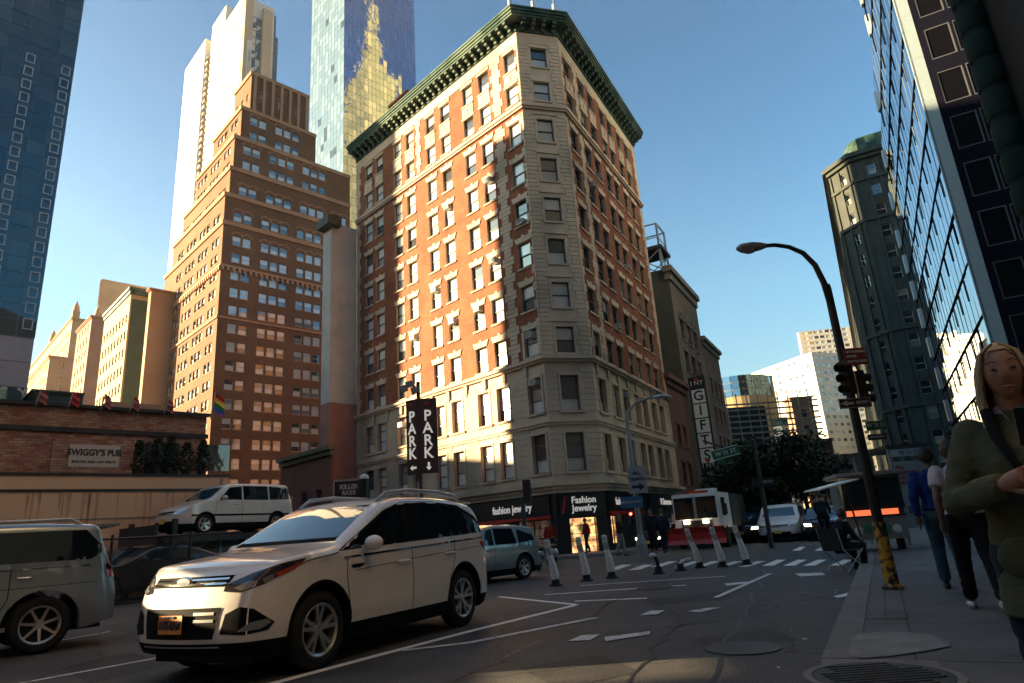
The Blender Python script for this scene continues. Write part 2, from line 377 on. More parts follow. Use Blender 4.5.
def facade(mb, items, o, u, W, Z0, Z1, cols, rows, depth=0.2, mi=0, mr=None, u0=0.0):
    """u runs left to right seen from outside; window rectangles cols x rows; window items appended in the parent's frame"""
    o = Vector(o); u = Vector(u).normalized(); n = Vector((u.y, -u.x, 0))
    holes = [(a, b, c, d) for (a, b) in cols for (c, d) in rows]
    wall(mb, o, u, u0, W, Z0, Z1, holes, depth, mi, mr, -n)
    for (a, b, c, d) in holes:
        p = o + u * a - n * (depth - 0.03); items.append(((p.x, p.y, c), math.atan2(u.y, u.x), b - a, d - c))
    return holes
def groups(spec, w, gap):
    """spec: list of (centre, count) -> columns"""
    r = []
    for c, n in spec:
        tot = n * w + (n - 1) * gap
        for k in range(n): a = c - tot / 2 + k * (w + gap); r.append((a, a + w))
    return r
def band(mb, pts, z0, z1, out, mi=0, closed=False):
    """moulding running along polyline pts (left to right seen from outside), standing out by `out`, mitred"""
    P = [Vector((p[0], p[1], 0)) for p in pts]; n = len(P); off = []
    for i in range(n):
        ns = []
        if i > 0: d = (P[i] - P[i - 1]).normalized(); ns.append(Vector((d.y, -d.x, 0)))
        if i < n - 1: d = (P[i + 1] - P[i]).normalized(); ns.append(Vector((d.y, -d.x, 0)))
        m_ = sum(ns, Vector()).normalized(); k = out / max(0.35, m_.dot(ns[0])); off.append(P[i] + m_ * k)
    ins = [p for p in P]
    for i in range(n - 1):
        a, b, c, d = ins[i], ins[i + 1], off[i + 1], off[i]
        v = lambda p, z: (p.x, p.y, z)
        mb.quad(v(d, z0), v(c, z0), v(c, z1), v(d, z1), mi); mb.quad(v(d, z1), v(c, z1), v(b, z1), v(a, z1), mi); mb.quad(v(a, z0), v(b, z0), v(c, z0), v(d, z0), mi)
    mb.quad((ins[0].x, ins[0].y, z0), (off[0].x, off[0].y, z0), (off[0].x, off[0].y, z1), (ins[0].x, ins[0].y, z1), mi)
    mb.quad((off[-1].x, off[-1].y, z0), (ins[-1].x, ins[-1].y, z0), (ins[-1].x, ins[-1].y, z1), (off[-1].x, off[-1].y, z1), mi)

# ------------------------------------------------------------------ the corner building
QL = Vector((1.82, 38.0, 0)); LLEN, RLEN, CHLEN = 21.3, 16.9, 3.02
RZ_T = R(90 - AZF)                      # frame whose x runs along AZF and y along AZL
B = thing('corner_building', 'eleven storey red brick and pale stone corner block with green cornice and jewellery shop below', 'building', QL, RZ_T)
c0 = Vector((0, LLEN, 0)); c1 = Vector((0, 0, 0))
a_ = R(74.6 - AZF); c2 = c1 + Vector((math.cos(a_), -math.sin(a_), 0)) * CHLEN
a2 = R(AZF - AZS); dR = Vector((math.cos(a2), math.sin(a2), 0)); c3 = c2 + dR * RLEN
uL = Vector((0, -1, 0)); uC = (c2 - c1).normalized(); uR = dR
GZ, BZ, LB, UB, TZ = 0.15, 3.55, 11.3, 29.2, 35.4
rows_up = [(11.75, 13.45), (14.7, 16.4), (17.65, 19.4), (20.6, 22.35), (23.55, 25.3), (26.5, 28.3)]
rows_top = [(29.75, 31.3), (32.5, 34.1)]
rows_base = [(4.65, 6.9), (8.2, 10.35)]
sL = [0.9, 3.7, 5.55, 8.3, 10.2, 13.0, 14.8, 17.6, 19.3]
sR = [1.4, 3.95, 5.85, 8.3, 10.1, 12.4, 14.4]
colL = sorted([(LLEN - s - 0.56, LLEN - s + 0.56) for s in sL]); colR = [(s - 0.6, s + 0.6) for s in sR]; colC = [(CHLEN / 2 - 0.58, CHLEN / 2 + 0.58)]
wb = MB(); it_up = []; it_base = []
for (o, u, W, cols, stone) in ((c0, uL, LLEN, colL, 0), (c1, uC, CHLEN, colC, 1), (c2, uR, RLEN, colR, 0)):
    facade(wb, it_up, o, u, W, LB, TZ, cols, rows_up + rows_top, 0.24, 1 if stone else 0, 1)
    facade(wb, it_base, o, u, W, BZ, LB, cols, rows_base, 0.28, 1)
# back, side walls and roof
cb = Vector((16.0, LLEN, 0)); n_ = [c3, cb, c0]
for p, q in ((c3, cb), (cb, c0)):
    wb.quad((p.x, p.y, 0), (q.x, q.y, 0), (q.x, q.y, TZ), (p.x, p.y, TZ), 0)
wb.poly([(p.x, p.y, TZ + 0.3) for p in (c0, c1, c2, c3, cb)], 2)
wb.build('wall', [M_brick, M_stone, M_dark], B)
M_glass_sun = glass_mat('glass_with_drawn_blinds', [(0, (0.62, 0.6, 0.56)), (0.45, (0.3, 0.28, 0.25)), (0.6, (0.68, 0.66, 0.62)), (0.85, (0.06, 0.06, 0.06))], 0.09, 2.2)
isL = lambda it: abs(it[0][0]) < 0.5 and it[0][1] > 0.1
isR = lambda it: it[0][0] > c2.x + 0.1
nU = [i for i in it_up if isL(i)]; rU = [i for i in it_up if isR(i)]; cU = [i for i in it_up if not isL(i) and not isR(i)]
nB = [i for i in it_base if isL(i)]; oB = [i for i in it_base if not isL(i)]
add_windows(B, nU, [M_frame_d, M_glass_sun], 'sash', split=True, cap=46)
add_windows(B, rU, [M_frame_d, M_glass], 'sash', split=True, cap=24)
add_windows(B, cU, [M_frame_d, M_glass_blind], 'sash', split=True, cap=8)
add_windows(B, nB, [M_frame_br, M_glass_sun], 'transom', split=True, cap=12)
add_windows(B, oB, [M_frame_br, M_glass_blind], 'transom', split=True, cap=10)
# trim: quoins, lintels, sills, panels
tr = MB(); rnd = random.Random(3); sills = []; lintels = MB()
def on(o, u, s, z, d=0.0):
    n = Vector((u.y, -u.x, 0)); p = Vector(o) + u * s + n * d; return Vector((p.x, p.y, z))
def slab(mb, o, u, a, b, z0, z1, d, mi=0, back=0.0):
    n = Vector((u.y, -u.x, 0)); p = on(o, u, a, z0, back); mb.obox(p, u * (b - a), n * (d - back), (0, 0, z1 - z0), mi)
def quoins(o, u, a, b, z0, z1, toothL=0.25, toothR=0.25, h=0.3, d=0.045):
    z = z0; k = 0
    while z + h <= z1 + 1e-3:
        e = (k // 2) % 2; slab(tr, o, u, a - (toothL if e else 0), b + (toothR if e else 0), z, z + h - 0.035, d); z += h; k += 1
for (o, u, spans) in ((c0, uL, [(LLEN - 0.12, LLEN + 0.0, .22, 0), (LLEN - 2.7, LLEN - 2.05, .22, .22), (LLEN - 12.0, LLEN - 11.6, .15, .15), (0.15, 0.5, 0, .2)]),
                      (c1, uC, [(0.0, 0.55, 0, .18), (CHLEN - 0.55, CHLEN, .18, 0)]),
                      (c2, uR, [(0.0, 0.3, 0, .22), (2.45, 2.95, .2, .2), (RLEN - 0.7, RLEN - 0.1, .22, .05)])):
    for (a, b, tl, trr) in spans:
        if u is uL and a < LLEN - 11 and a > 5: quoins(o, u, a, b, UB + 0.5, TZ - 0.3, tl, trr); continue
        quoins(o, u, a, b, LB + 0.35, UB - 0.3, tl, trr); quoins(o, u, a, b, UB + 0.5, TZ - 0.3, tl, trr)
for (o, u, cols, W) in ((c0, uL, colL, LLEN), (c1, uC, colC, CHLEN), (c2, uR, colR, RLEN)):
    n = Vector((u.y, -u.x, 0))
    for (a, b) in cols:
        for k, (z0, z1) in enumerate(rows_up):
            sills.append((on(o, u, a - 0.1, z0 - 0.13), u * (b - a + .2), n * .09, Vector((0, 0, .127))))
            if u is uC:
                for (x0, x1) in ((a - 0.16, a - 0.01), (b + 0.01, b + 0.16)): slab(tr, o, u, x0, x1, z0, z1 + 0.16, 0.05)
                slab(tr, o, u, a - 0.3, b + 0.3, z1 + 0.3, z1 + 0.38, 0.08); continue
            pts = [(a - 0.06, z1 + 0.004), (b + 0.06, z1 + 0.004), (b + 0.22, z1 + 0.42), ((a + b) / 2 + 0.14, z1 + 0.36), ((a + b) / 2 + 0.1, z1 + 0.52), ((a + b) / 2 - 0.1, z1 + 0.52), ((a + b) / 2 - 0.14, z1 + 0.36), (a - 0.22, z1 + 0.42)]
            f = [on(o, u, x, z, 0.06) for x, z in pts]; bk = [on(o, u, x, z, 0.0) for x, z in pts]
            tr.poly(f)
            for i in range(len(f)): j = (i + 1) % len(f); tr.quad(bk[i], bk[j], f[j], f[i])
            if k == 0 and (a < W - 18.5 or True) and u is not uC and (cols.index((a, b)) == (len(cols) - 1 if u is uL else 0)):
                for (x0, x1) in ((a - 0.2, a - 0.01), (b + 0.01, b + 0.2)): slab(tr, o, u, x0, x1, z0, z1, 0.05)
        for k, (z0, z1) in enumerate(rows_top):
            sills.append((on(o, u, a - 0.1, z0 - 0.13), u * (b - a + .2), n * .09, Vector((0, 0, .127)))); slab(tr, o, u, a - 0.12, b + 0.12, z1 + 0.004, z1 + 0.22, 0.06)
        if u is not uC:
            slab(tr, o, u, a - 0.05, b + 0.05, 31.56, 32.33, 0.05); slab(tr, o, u, a + 0.12, b - 0.12, 31.68, 32.2, 0.075); slab(tr, o, u, (a + b) / 2 - 0.07, (a + b) / 2 + 0.07, 31.8, 32.08, 0.12)
    # stone courses of the two base storeys: recessed joints by raised blocks between openings
    xs = [0.0] + [v for ab in cols for v in ab] + [W]
    for i in range(0, len(xs), 2):
        a, b = xs[i] + (0.0 if i == 0 else 0.16), xs[i + 1] - (0.0 if i + 2 >= len(xs) else 0.16)
        if b - a < 0.25: continue
        z = BZ + 0.95
        while z < LB - 0.75:
            if not (7.25 < z < 7.95): slab(tr, o, u, a, b, z, z + 0.3, 0.035)
            z += 0.335
    for (a, b) in cols:
        for (z0, z1) in rows_base:
            slab(tr, o, u, a - 0.14, a - 0.01, z0, z1 + 0.13, 0.07); slab(tr, o, u, b + 0.01, b + 0.14, z0, z1 + 0.13, 0.07); slab(tr, o, u, a - 0.01, b + 0.01, z1 + 0.004, z1 + 0.13, 0.07); sills.append((on(o, u, a - 0.2, z0 - 0.14), u * (b - a + .4), n * .12, Vector((0, 0, .137))))
    # frieze below the cornice
    slab(tr, o, u, 0, W, TZ - 0.95, TZ - 0.1, 0.03)
    for k in range(int(W / 1.9)):
        if u is not uC: slab(tr, o, u, 0.6 + k * 1.9, 0.9 + k * 1.9, 10.6, 11.15, 0.14)
    if u is not uC:
        for k in range(int(W / 1.9)): slab(tr, o, u, 0.68 + k * 1.9, 0.82 + k * 1.9, 10.35, 10.6, 0.09)
for dz, ou in ((0, 0.16), (0.14, 0.26), (0.3, 0.2)): band(tr, (c0, c1, c2, c3), UB - 0.22 + dz, UB - 0.08 + dz - 0.004, ou)
for z0, z1, ou in ((LB - 0.12, LB + 0.02, 0.2), (LB + 0.024, LB + 0.2, 0.34), (LB + 0.204, LB + 0.3, 0.14), (7.35, 7.5, 0.12), (7.504, 7.62, 0.2), (BZ - 0.1, BZ + 0.1, 0.18), (BZ + 0.104, BZ + 0.3, 0.3), (BZ + 0.304, BZ + 0.5, 0.5), (BZ + 0.504, BZ + 0.62, 0.22)): band(tr, (c0, c1, c2, c3), z0, z1, ou)
tr.build('stone_trim', M_stone, B); add_bits(B, 'window_sill', sills, M_stone)
# copper cornice and brackets
co = MB()
for z0, z1, ou in ((TZ - 0.12, TZ + 0.08, 0.14), (TZ + 0.5, TZ + 0.66, 0.9), (TZ + 0.664, TZ + 0.84, 0.98), (TZ + 0.844, TZ + 1.02, 1.08), (TZ + 1.024, TZ + 1.16, 1.15)): band(co, (c0, c1, c2, c3), z0, z1, ou)
for (p, q) in ((c0, c1), (c1, c2), (c2, c3)):
    u = (q - p).normalized(); slab(co, p, u, 0.0, (q - p).length, TZ + 0.08, TZ + 0.5, 0.05)
co.build('cornice', M_copper, B)
bk = MB(); bk.box(-0.12, 0.12, -0.8, 0, 0.32, 0.495); bk.box(-0.12, 0.12, -0.58, 0, 0.14, 0.318); bk.box(-0.12, 0.12, -0.3, 0, -0.05, 0.138); bkm = bk.mesh('bracket', M_copper)
for (p, q) in ((c0, c1), (c1, c2), (c2, c3)):
    u = (q - p).normalized(); W = (q - p).length; k = max(3, int(W / 0.72)); 
    for i in range(k):
        e = on(p, u, (i + 0.5) * W / k, TZ + 0.0, 0.05); link('bracket', bkm, B, e, math.atan2(u.y, u.x))
pa = MB(); pa.box(1.0, 3.6, 14.5, 17.3, TZ, TZ + 4.0); 
pa.box(0.9, 3.7, 14.4, 17.4, TZ + 4.0, TZ + 4.3); pa.build('stair_bulkhead', M_brick, B)
# shop front
M_shop = paint('black_shopfront', (0.012, 0.012, 0.014), 0.35)
M_warm = None
def lit_shelves(name, base, s, seed):
    mt, t, b = newmat(name); L = t.links.new; v = coord(t)
    vo = N(t, 'ShaderNodeTexVoronoi'); vo.inputs['Scale'].default_value = 6.0; L(v, vo.inputs[0]); hs = N(t, 'ShaderNodeHueSaturation'); hs.inputs['Saturation'].default_value = 0.35; L(vo.outputs['Color'], hs.inputs['Color'])
    n1 = N(t, 'ShaderNodeTexNoise'); n1.inputs['Scale'].default_value = 1.6; L(v, n1.inputs[0])
    mx = N(t, 'ShaderNodeMix', data_type='RGBA', blend_type='MULTIPLY'); mx.inputs[0].default_value = 0.95; L(hs.outputs[0], mx.inputs[6]); mx.inputs[7].default_value = rgb(base)
    L(mx.outputs[2], b.inputs['Base Color']); L(mx.outputs[2], b.inputs['Emission Color'])
    r = ramp(t, [(0.35, (0.05,) * 3), (0.75, (1,) * 3)]); L(n1.outputs[0], r.inputs[0]); mu = N(t, 'ShaderNodeMath', operation='MULTIPLY'); mu.inputs[1].default_value = s; L(r.outputs[0], mu.inputs[0]); L(mu.outputs[0], b.inputs['Emission Strength'])
    return mt
M_lit = lit_shelves('lit_shop_interior', (1.0, 0.52, 0.16), 0.8, 1); M_dim = lit_shelves('dim_shop_window', (0.55, 0.3, 0.2), 0.06, 2)
M_letter = glow('faint_glow_letters', (0.62, 0.58, 0.54), 0.10)  # letters given a faint glow of their own
sf = MB()
def shopfront(o, u, W, bays, z1=2.02):
    hs = [(a, b, 0.5 if k != 'door' else 0.16, z1) for a, b, k in bays]
    n = Vector((u.y, -u.x, 0)); wall(sf, o, u, 0, W, 0.1, BZ - 0.1, hs, 0.35, 0, 0, -n)
    for (a, b, k) in bays:
        gl = MB(); slab(gl, o, u, a, b, 0.16, z1, -0.36, 0, back=-0.9); gl.build('shop_interior', {'lit': M_lit, 'dim': M_dim, 'door': M_lit}[k], B)
        if k != 'door':
            slab(sf, o, u, (a + b) / 2 - 0.03, (a + b) / 2 + 0.03, 0.5, z1, -0.2, back=-0.26)
        for q in range(3): slab(sf, o, u, a, b, 0.75 + q * 0.42, 0.78 + q * 0.42, -0.3, back=-0.35)
gl = None
shopfront(c0, uL, LLEN, [(2.0, 4.5, 'dim'), (6, 9, 'dim'), (10.2, 13.2, 'dim'), (14.4, 16.9, 'dim'), (17.9, 20.6, 'dim')])
shopfront(c1, uC, CHLEN, [(0.75, 2.35, 'door')])
shopfront(c2, uR, RLEN, [(0.6, 2.3, 'lit'), (8.3, 11.2, 'dim'), (12.5, 15.5, 'dim')])
sf.build('shopfront', M_shop, B)
sg = MB(); slab(sg, c0, uL, 9.0, 20.9, 2.25, 3.3, 0.12, 0); slab(sg, c0, uL, 9.0, 20.9, 2.08, 2.245, 0.16, 1)
slab(sg, c1, uC, 0.2, 2.9, 2.1, 3.35, 0.12, 0); slab(sg, c2, uR, 0.3, 6.6, 2.3, 3.3, 0.12, 0); slab(sg, c2, uR, 0.3, 6.6, 2.1, 2.295, 0.16, 1); slab(sg, c2, uR, 8.0, 16.2, 2.3, 3.35, 0.12, 0)
sg.build('shop_sign', [M_shop, M_red], B)
def sign(o, u, s, z, txt, size, sx=1.0, mat=None, name='sign_lettering', d=0.135, bold=0.012):
    p = on(o, u, s, z, d); return text(B, txt, size, mat or M_letter, p, (R(90), 0, math.atan2(u.y, u.x)), name, sx=sx, bold=bold)
sign(c0, uL, 11.4, 2.8, 'fashion jewelry', 0.62, 0.9); sign(c0, uL, 17.8, 2.8, 'fashion jewelry', 0.62, 0.9)
sign(c1, uC, 1.65, 3.0, 'Fashion', 0.52, 0.95); sign(c1, uC, 1.65, 2.55, 'Jewelry', 0.52, 0.95)
sign(c2, uR, 3.0, 2.85, 'fashion jewelry', 0.6, 0.9); sign(c2, uR, 12.0, 2.9, 'B Simmons', 0.62, 1.0)
sl = MB(); sl.poly([on(c1, uC, 0.25, 2.3, 0.14), on(c1, uC, 0.4, 2.3, 0.14), on(c1, uC, 0.62, 3.25, 0.14), on(c1, uC, 0.47, 3.25, 0.14)]); sl.build('red_slash', M_red, B)
# air conditioners in windows (things of their own would not lift away: fitted parts)
ac = MB(); ac.box(-0.27, 0.27, -0.38, 0.1, 0, 0.36); 
for k in range(6): ac.box(-0.22, 0.22, -0.39, -0.382, 0.05 + k * 0.05, 0.075 + k * 0.05, 1)
acm = ac.mesh('air_conditioner', [M_frame_w, M_black])
for (o, u, s, z) in ((c0, uL, LLEN - 0.9, 20.62), (c0, uL, LLEN - 0.9, 12.9), (c0, uL, LLEN - 3.7, 25.0), (c0, uL, LLEN - 3.7, 18.9), (c0, uL, LLEN - 8.3, 24.9), (c0, uL, LLEN - 10.2, 18.9), (c0, uL, LLEN - 5.55, 16.0), (c0, uL, LLEN - 8.3, 15.9), (c0, uL, LLEN - 0.9, 9.9), (c0, uL, LLEN - 13, 15.95), (c0, uL, LLEN - 14.8, 9.6), (c2, uR, 5.85, 26.6), (c2, uR, 10.1, 22.4 - 1.7), (c2, uR, 5.85, 14.72), (c2, uR, 5.85, 9.8), (c2, uR, 8.3, 9.8), (c2, uR, 3.95, 25.0)):
    link('air_conditioner', acm, B, on(o, u, s, z, -0.1), math.atan2(u.y, u.x))
# roof antennas
an = MB()
for (x, y) in ((0.2, 0.6), (1.6, -0.4), (3.0, -1.2), (3.3, -1.1), (6.2, -.2), (6.6, -.1), (9.4, .8), (10.2, 1.0)):
    an = MB(); an.tube([(x, y, TZ + 0.3), (x, y, TZ + 3.9 + 0.5 * math.sin(x * 7))], 0.03, 6); an.box(x - 0.12, x + 0.12, y - 0.08, y + 0.08, TZ + 2.2, TZ + 3.2, 0); an.build('roof_antenna', M_tin, B)
# ------------------------------------------------------------------ the buildings round about
def tower_frame(px, py, Y):
    p = at(px, py, Y); return Vector((p.x, p.y, 0))
def rows_of(z0, z1, pitch, h, sill=0.9):
    r = []; z = z0
    while z + sill + h < z1 - 0.3: r.append((z + sill, z + sill + h)); z += pitch
    return r
# --- brick tower with setbacks
M_tbrick = brick_mat('brown_brick', (0.20, 0.085, 0.04), (0.13, 0.052, 0.027), (0.17, 0.1, 0.055), 0.3, 0.1, 0.35, 0.08)
M_tbelt = rough_mat('terracotta_belt', (0.42, 0.22, 0.12), 0.8, 0.2, 0.5, 0.1)
TQ = tower_frame(209, 450, 95)
T = thing('brick_tower', 'tall brown brick setback office tower with arched windows, sunlit on its left side', 'building', TQ, RZ_T)
def loc2(q, o, rz):                       # world xy -> local
    d = Vector((q[0] - o.x, q[1] - o.y, 0)); return Matrix.Rotation(-rz, 3, 'Z') @ d
tiers = [(209, 450, 221, 153, 415, 352, 450), (223, 230, 193, 173.4, 251, 352, 230), (229, 195, 167, 184, 220, 350, 195), (233.5, 160, 135.7, 196, 190, 350, 160), (241, 125, 107, 213, 152, 316, 130), (251, 90, 72.5, 234.5, 105, 309, 105)]
tw = MB(); tb = MB(); tit = []; tsl = []; zprev = 0.0; off = 0.0
for k, (cx, cy, ty, lx, ly, rx, ry) in enumerate(tiers):
    # inset each tier along the view ray of its corner so that it steps back
    inset = k * 0.8
    d = ray(cx, cy); n1 = dirv(AZF + 90); q0 = TQ - n1 * inset          # plane of the front face moved back
    s_, z_ = along(q0, AZF, cx, cy); C = q0 + dirv(AZF) * s_
    H = zat(C, ty); a = along(C, AZL, lx, ly)[0]; b = along(C, AZF, rx, ry)[0]
    o = loc2(C, TQ, RZ_T); x0, y0 = o.x, o.y; a = max(a, 6); b = max(b, 6)
    pit = 3.0; z0 = zprev
    rw = rows_of(z0 + (3.5 if k == 0 else 0.1), H, pit, 1.6)
    if k == 5: rw = [(z0 + 3.2, z0 + 4.9)]
    def cols_for(W, front):
        if k == 5: return groups([(W * (0.2 + 0.3 * i), 1) for i in range(3)], 0.9, 0.3)
        g = []; x = 1.6; pat = [2, 3, 3, 2, 3, 3, 2, 2, 3, 3, 2, 3, 3, 2]; i = 0
        while x + 5.2 < W + 1.5 and i < 14:
            n = pat[i]; wd = n * 1.35 + (n - 1) * 0.3
            if x + wd > W - 0.6: break
            g.append((x + wd / 2, n)); x += wd + 1.7; i += 1
        return groups(g, 1.35, 0.3)
    cf = cols_for(b, True); cl = [(a - q, a - p) for p, q in cols_for(a, False)][::-1]
    facade(tw, tit, (x0, y0, 0), (1, 0, 0), b, z0, H, cf, rw, 0.25, 0); facade(tw, tit, (x0, y0 + a, 0), (0, -1, 0), a, z0, H, cl, rw, 0.25, 0)
    tw.quad((x0 + b, y0, z0), (x0 + b, y0 + a, z0), (x0 + b, y0 + a, H), (x0 + b, y0, H)); tw.quad((x0 + b, y0 + a, z0), (x0, y0 + a, z0), (x0, y0 + a, H), (x0 + b, y0 + a, H))
    tw.quad((x0, y0, H), (x0 + b, y0, H), (x0 + b, y0 + a, H), (x0, y0 + a, H))
    pl_ = ((x0, y0 + a), (x0, y0), (x0 + b, y0))
    band(tb, pl_, H - 0.5, H - 0.15, 0.25); band(tb, pl_, H - 0.146, H + 0.2, 0.28)
    if k == 0:
        for zz in (H - 2 * 3.3 - 1.2, H - 5 * 3.3): band(tb, pl_, zz, zz + 0.35, 0.2)
        for i in range(int(b / 0.9)): tb.box(x0 + i * 0.9, x0 + i * 0.9 + 0.4, y0 - 0.3, y0 - 0.003, H - 2 * 3.3 - 1.9, H - 2 * 3.3 - 1.2)
        for i in range(int(a / 0.9)): tb.box(x0 - 0.3, x0 - 0.003, y0 + i * 0.9, y0 + i * 0.9 + 0.4, H - 2 * 3.3 - 1.9, H - 2 * 3.3 - 1.2)
    # arched heads above the top row of each tier
    if rw:
        for (p, q) in cf:
            zc = rw[-1][1]; r_ = (q - p) / 2 + 0.12; cx_ = x0 + (p + q) / 2
            pts = [(cx_ + r_ * math.cos(t), zc + r_ * 0.75 * math.sin(t)) for t in [math.pi * j / 8 for j in range(9)]]
            for j in range(8):
                (ax, az_), (bx, bz) = pts[j], pts[j + 1]; tb.quad((ax, y0 - 0.06, az_), (bx, y0 - 0.06, bz), (cx_ + (bx - cx_) * 1.2, y0 - 0.06, zc + (bz - zc) * 1.25), (cx_ + (ax - cx_) * 1.2, y0 - 0.06, zc + (az_ - zc) * 1.25))
        for (z0_, z1_) in rw[::1]:
            for (p, q) in cf: tsl.append(((x0 + p - 0.08, y0 - 0.07, z0_ - 0.16), (q - p + .16, 0, 0), (0, .067, 0), (0, 0, .14)))
            for (p, q) in cl: tsl.append(((x0 - 0.07, y0 + a - q - 0.08, z0_ - 0.16), (.067, 0, 0), (0, q - p + .16, 0), (0, 0, .14)))
    if k == 5:
        for i in range(7): tb.box(x0 + 0.4 + i * (b - 1.2) / 6, x0 + 0.9 + i * (b - 1.2) / 6, y0 - 0.35, y0 - 0.003, z0, H - 0.6)
    zprev = H
tw.build('wall', M_tbrick, T); tb.build('belt_course', M_tbelt, T); add_bits(T, 'window_sill', tsl, M_tbelt)
add_windows(T, tit, [M_frame_w, M_glass_sky], 'sash', cap=100)

# --- generic glass tower: panels in a grid with mullions
def curtain(parent, o, u, W, Z0, Z1, pw, ph, mats, gap=0.08, tilt=0.25, cap=100, name='glass_panel', spandrel=None, back=True, depth=0.12, rng=random.Random(5)):
    o = Vector(o); u = Vector(u).normalized(); n = Vector((u.y, -u.x, 0)); nc = max(1, round(W / pw)); nr = max(1, round((Z1 - Z0) / ph)); pw = W / nc; ph = (Z1 - Z0) / nr
    g = MB(); fr = MB(); cells = []
    for j in range(nr):
        for i in range(nc): cells.append((i, j))
    pl = Vector(parent.matrix_basis.translation); rot = Matrix.Rotation(parent.rotation_euler.z, 3, 'Z')
    cells.sort(key=lambda c: ((pl + rot @ (o + u * (c[0] * pw))) + Vector((0, 0, Z0 + c[1] * ph)) - EYE).length)
    one = MB(); one.quad((gap / 2, 0, gap / 2), (pw - gap / 2, 0, gap / 2), (pw - gap / 2, 0, ph - gap / 2), (gap / 2, 0, ph - gap / 2)); om = one.mesh(name, mats[1])
    rz = math.atan2(u.y, u.x)
    for q, (i, j) in enumerate(cells):
        p = o + u * (i * pw) + Vector((0, 0, Z0 + j * ph)); tx, tz = R(rng.gauss(0, tilt)), R(rng.gauss(0, tilt))
        if q < cap:
            e = link(name, om, parent, p); e.rotation_euler = (tx, 0, rz + tz)
        else:
            mt = Matrix.Translation(p) @ Matrix.Rotation(rz + tz, 4, 'Z') @ Matrix.Rotation(tx, 4, 'X'); g.quad(*[mt @ Vector(v) for v in one.v])
    if g.v: r_ = g.build(name + 's_beyond', mats[1], parent); r_['kind'] = 'stuff'
    for i in range(nc + 1): p = o + u * (i * pw - gap / 2) - n * 0.06; fr.obox((p.x, p.y, Z0), u * gap, n * depth, (0, 0, Z1 - Z0))
    for j in range(nr + 1): p = o - n * 0.06; fr.obox((p.x, p.y, Z0 + j * ph - gap / 2), u * W, n * (depth - 0.01), (0, 0, gap))
    p = o - n * 0.1
    fr.quad((p.x, p.y, Z0), (p.x + u.x * W, p.y + u.y * W, Z0), (p.x + u.x * W, p.y + u.y * W, Z1), (p.x, p.y, Z1))
    return fr.build('mullion', mats[0], parent)
def shell(parent, x0, x1, y0, y1, z0, z1, mat, name='wall'):
    s = MB(); s.box(x0 + 0.15, x1, y0 + 0.15, y1, z0, z1); return s.build(name, mat, parent)
M_mull = paint('dark_mullion', (0.05, 0.07, 0.09), 0.4, metal=0.3)
M_bluegl = glass_mat('blue_curtain_glass', [(0, (0.008, 0.022, 0.03)), (0.5, (0.012, 0.032, 0.045)), (0.8, (0.02, 0.045, 0.055))], 0.03, 1.75, tint=(0.7, 0.88, 1.0))
M_mirror = glass_mat('mirror_glass', [(0, (0.25, 0.36, 0.48)), (0.5, (0.3, 0.42, 0.55)), (0.8, (0.35, 0.46, 0.6))], 0.015, 1.5, metal=1.0, wob=0.35, wscale=0.5, wdist=0.04)
# --- left glass tower
q = tower_frame(14, 480, 70); G = None
LTW = 28.0
p_r = q; LG = thing('glass_tower', 'dark blue glass tower at the left edge with small pale outlined vents', 'building', p_r - dirv(AZF) * LTW, RZ_T)
s_, z_ = along(p_r, AZF, 20, 345); Zb = zat(p_r, 339); Zb2 = zat(p_r, 388)
shell(LG, 0, LTW, 0, 22, 0, 110, M_mull)
curtain(LG, (0, 0, 0), (1, 0, 0), LTW, Zb + 0.1, 110, 1.75, 1.9, (M_mull, M_bluegl), 0.05, 0.12)
pn = MB(); 
for i in range(8):
    for j in range(2): pn.box(i * 3.5 + 0.03, i * 3.5 + 3.47, -0.1, 0.1, Zb2 + j * (Zb - Zb2) / 2 + 0.03, Zb2 + (j + 1) * (Zb - Zb2) / 2 - 0.03)
pn.build('grey_panel', rough_mat('grey_cladding', (0.3, 0.27, 0.27), 0.6, 0.1), LG)
curtain(LG, (0, 0, 0), (1, 0, 0), LTW, 1.0, Zb2, 1.75, 2.4, (M_mull, M_mirror), 0.06, 0.3, cap=0, name='lobby_glass_panel')
vf = MB()
for (a, b) in ((0.06, 0.0), ): 
    for (x0, x1, z0, z1) in ((0, 0.95, 0, 0.1), (0, 0.95, 1.2, 1.3), (0, 0.1, 0.1, 1.2), (0.85, 0.95, 0.1, 1.2)): vf.box(x0, x1, -0.1, -0.02, z0, z1)
vm = vf.mesh('vent_frame', paint('pale_vent_frame', (0.35, 0.36, 0.38), 0.5))
cnt = 0
for xx in (LTW - 1.3, LTW - 5.0, LTW - 10.3):
    for k in range(30):
        z = Zb + 1.0 + k * 1.9
        if z < 62 and cnt < 88: link('vent_frame', vm, LG, (xx, 0, z)); cnt += 1
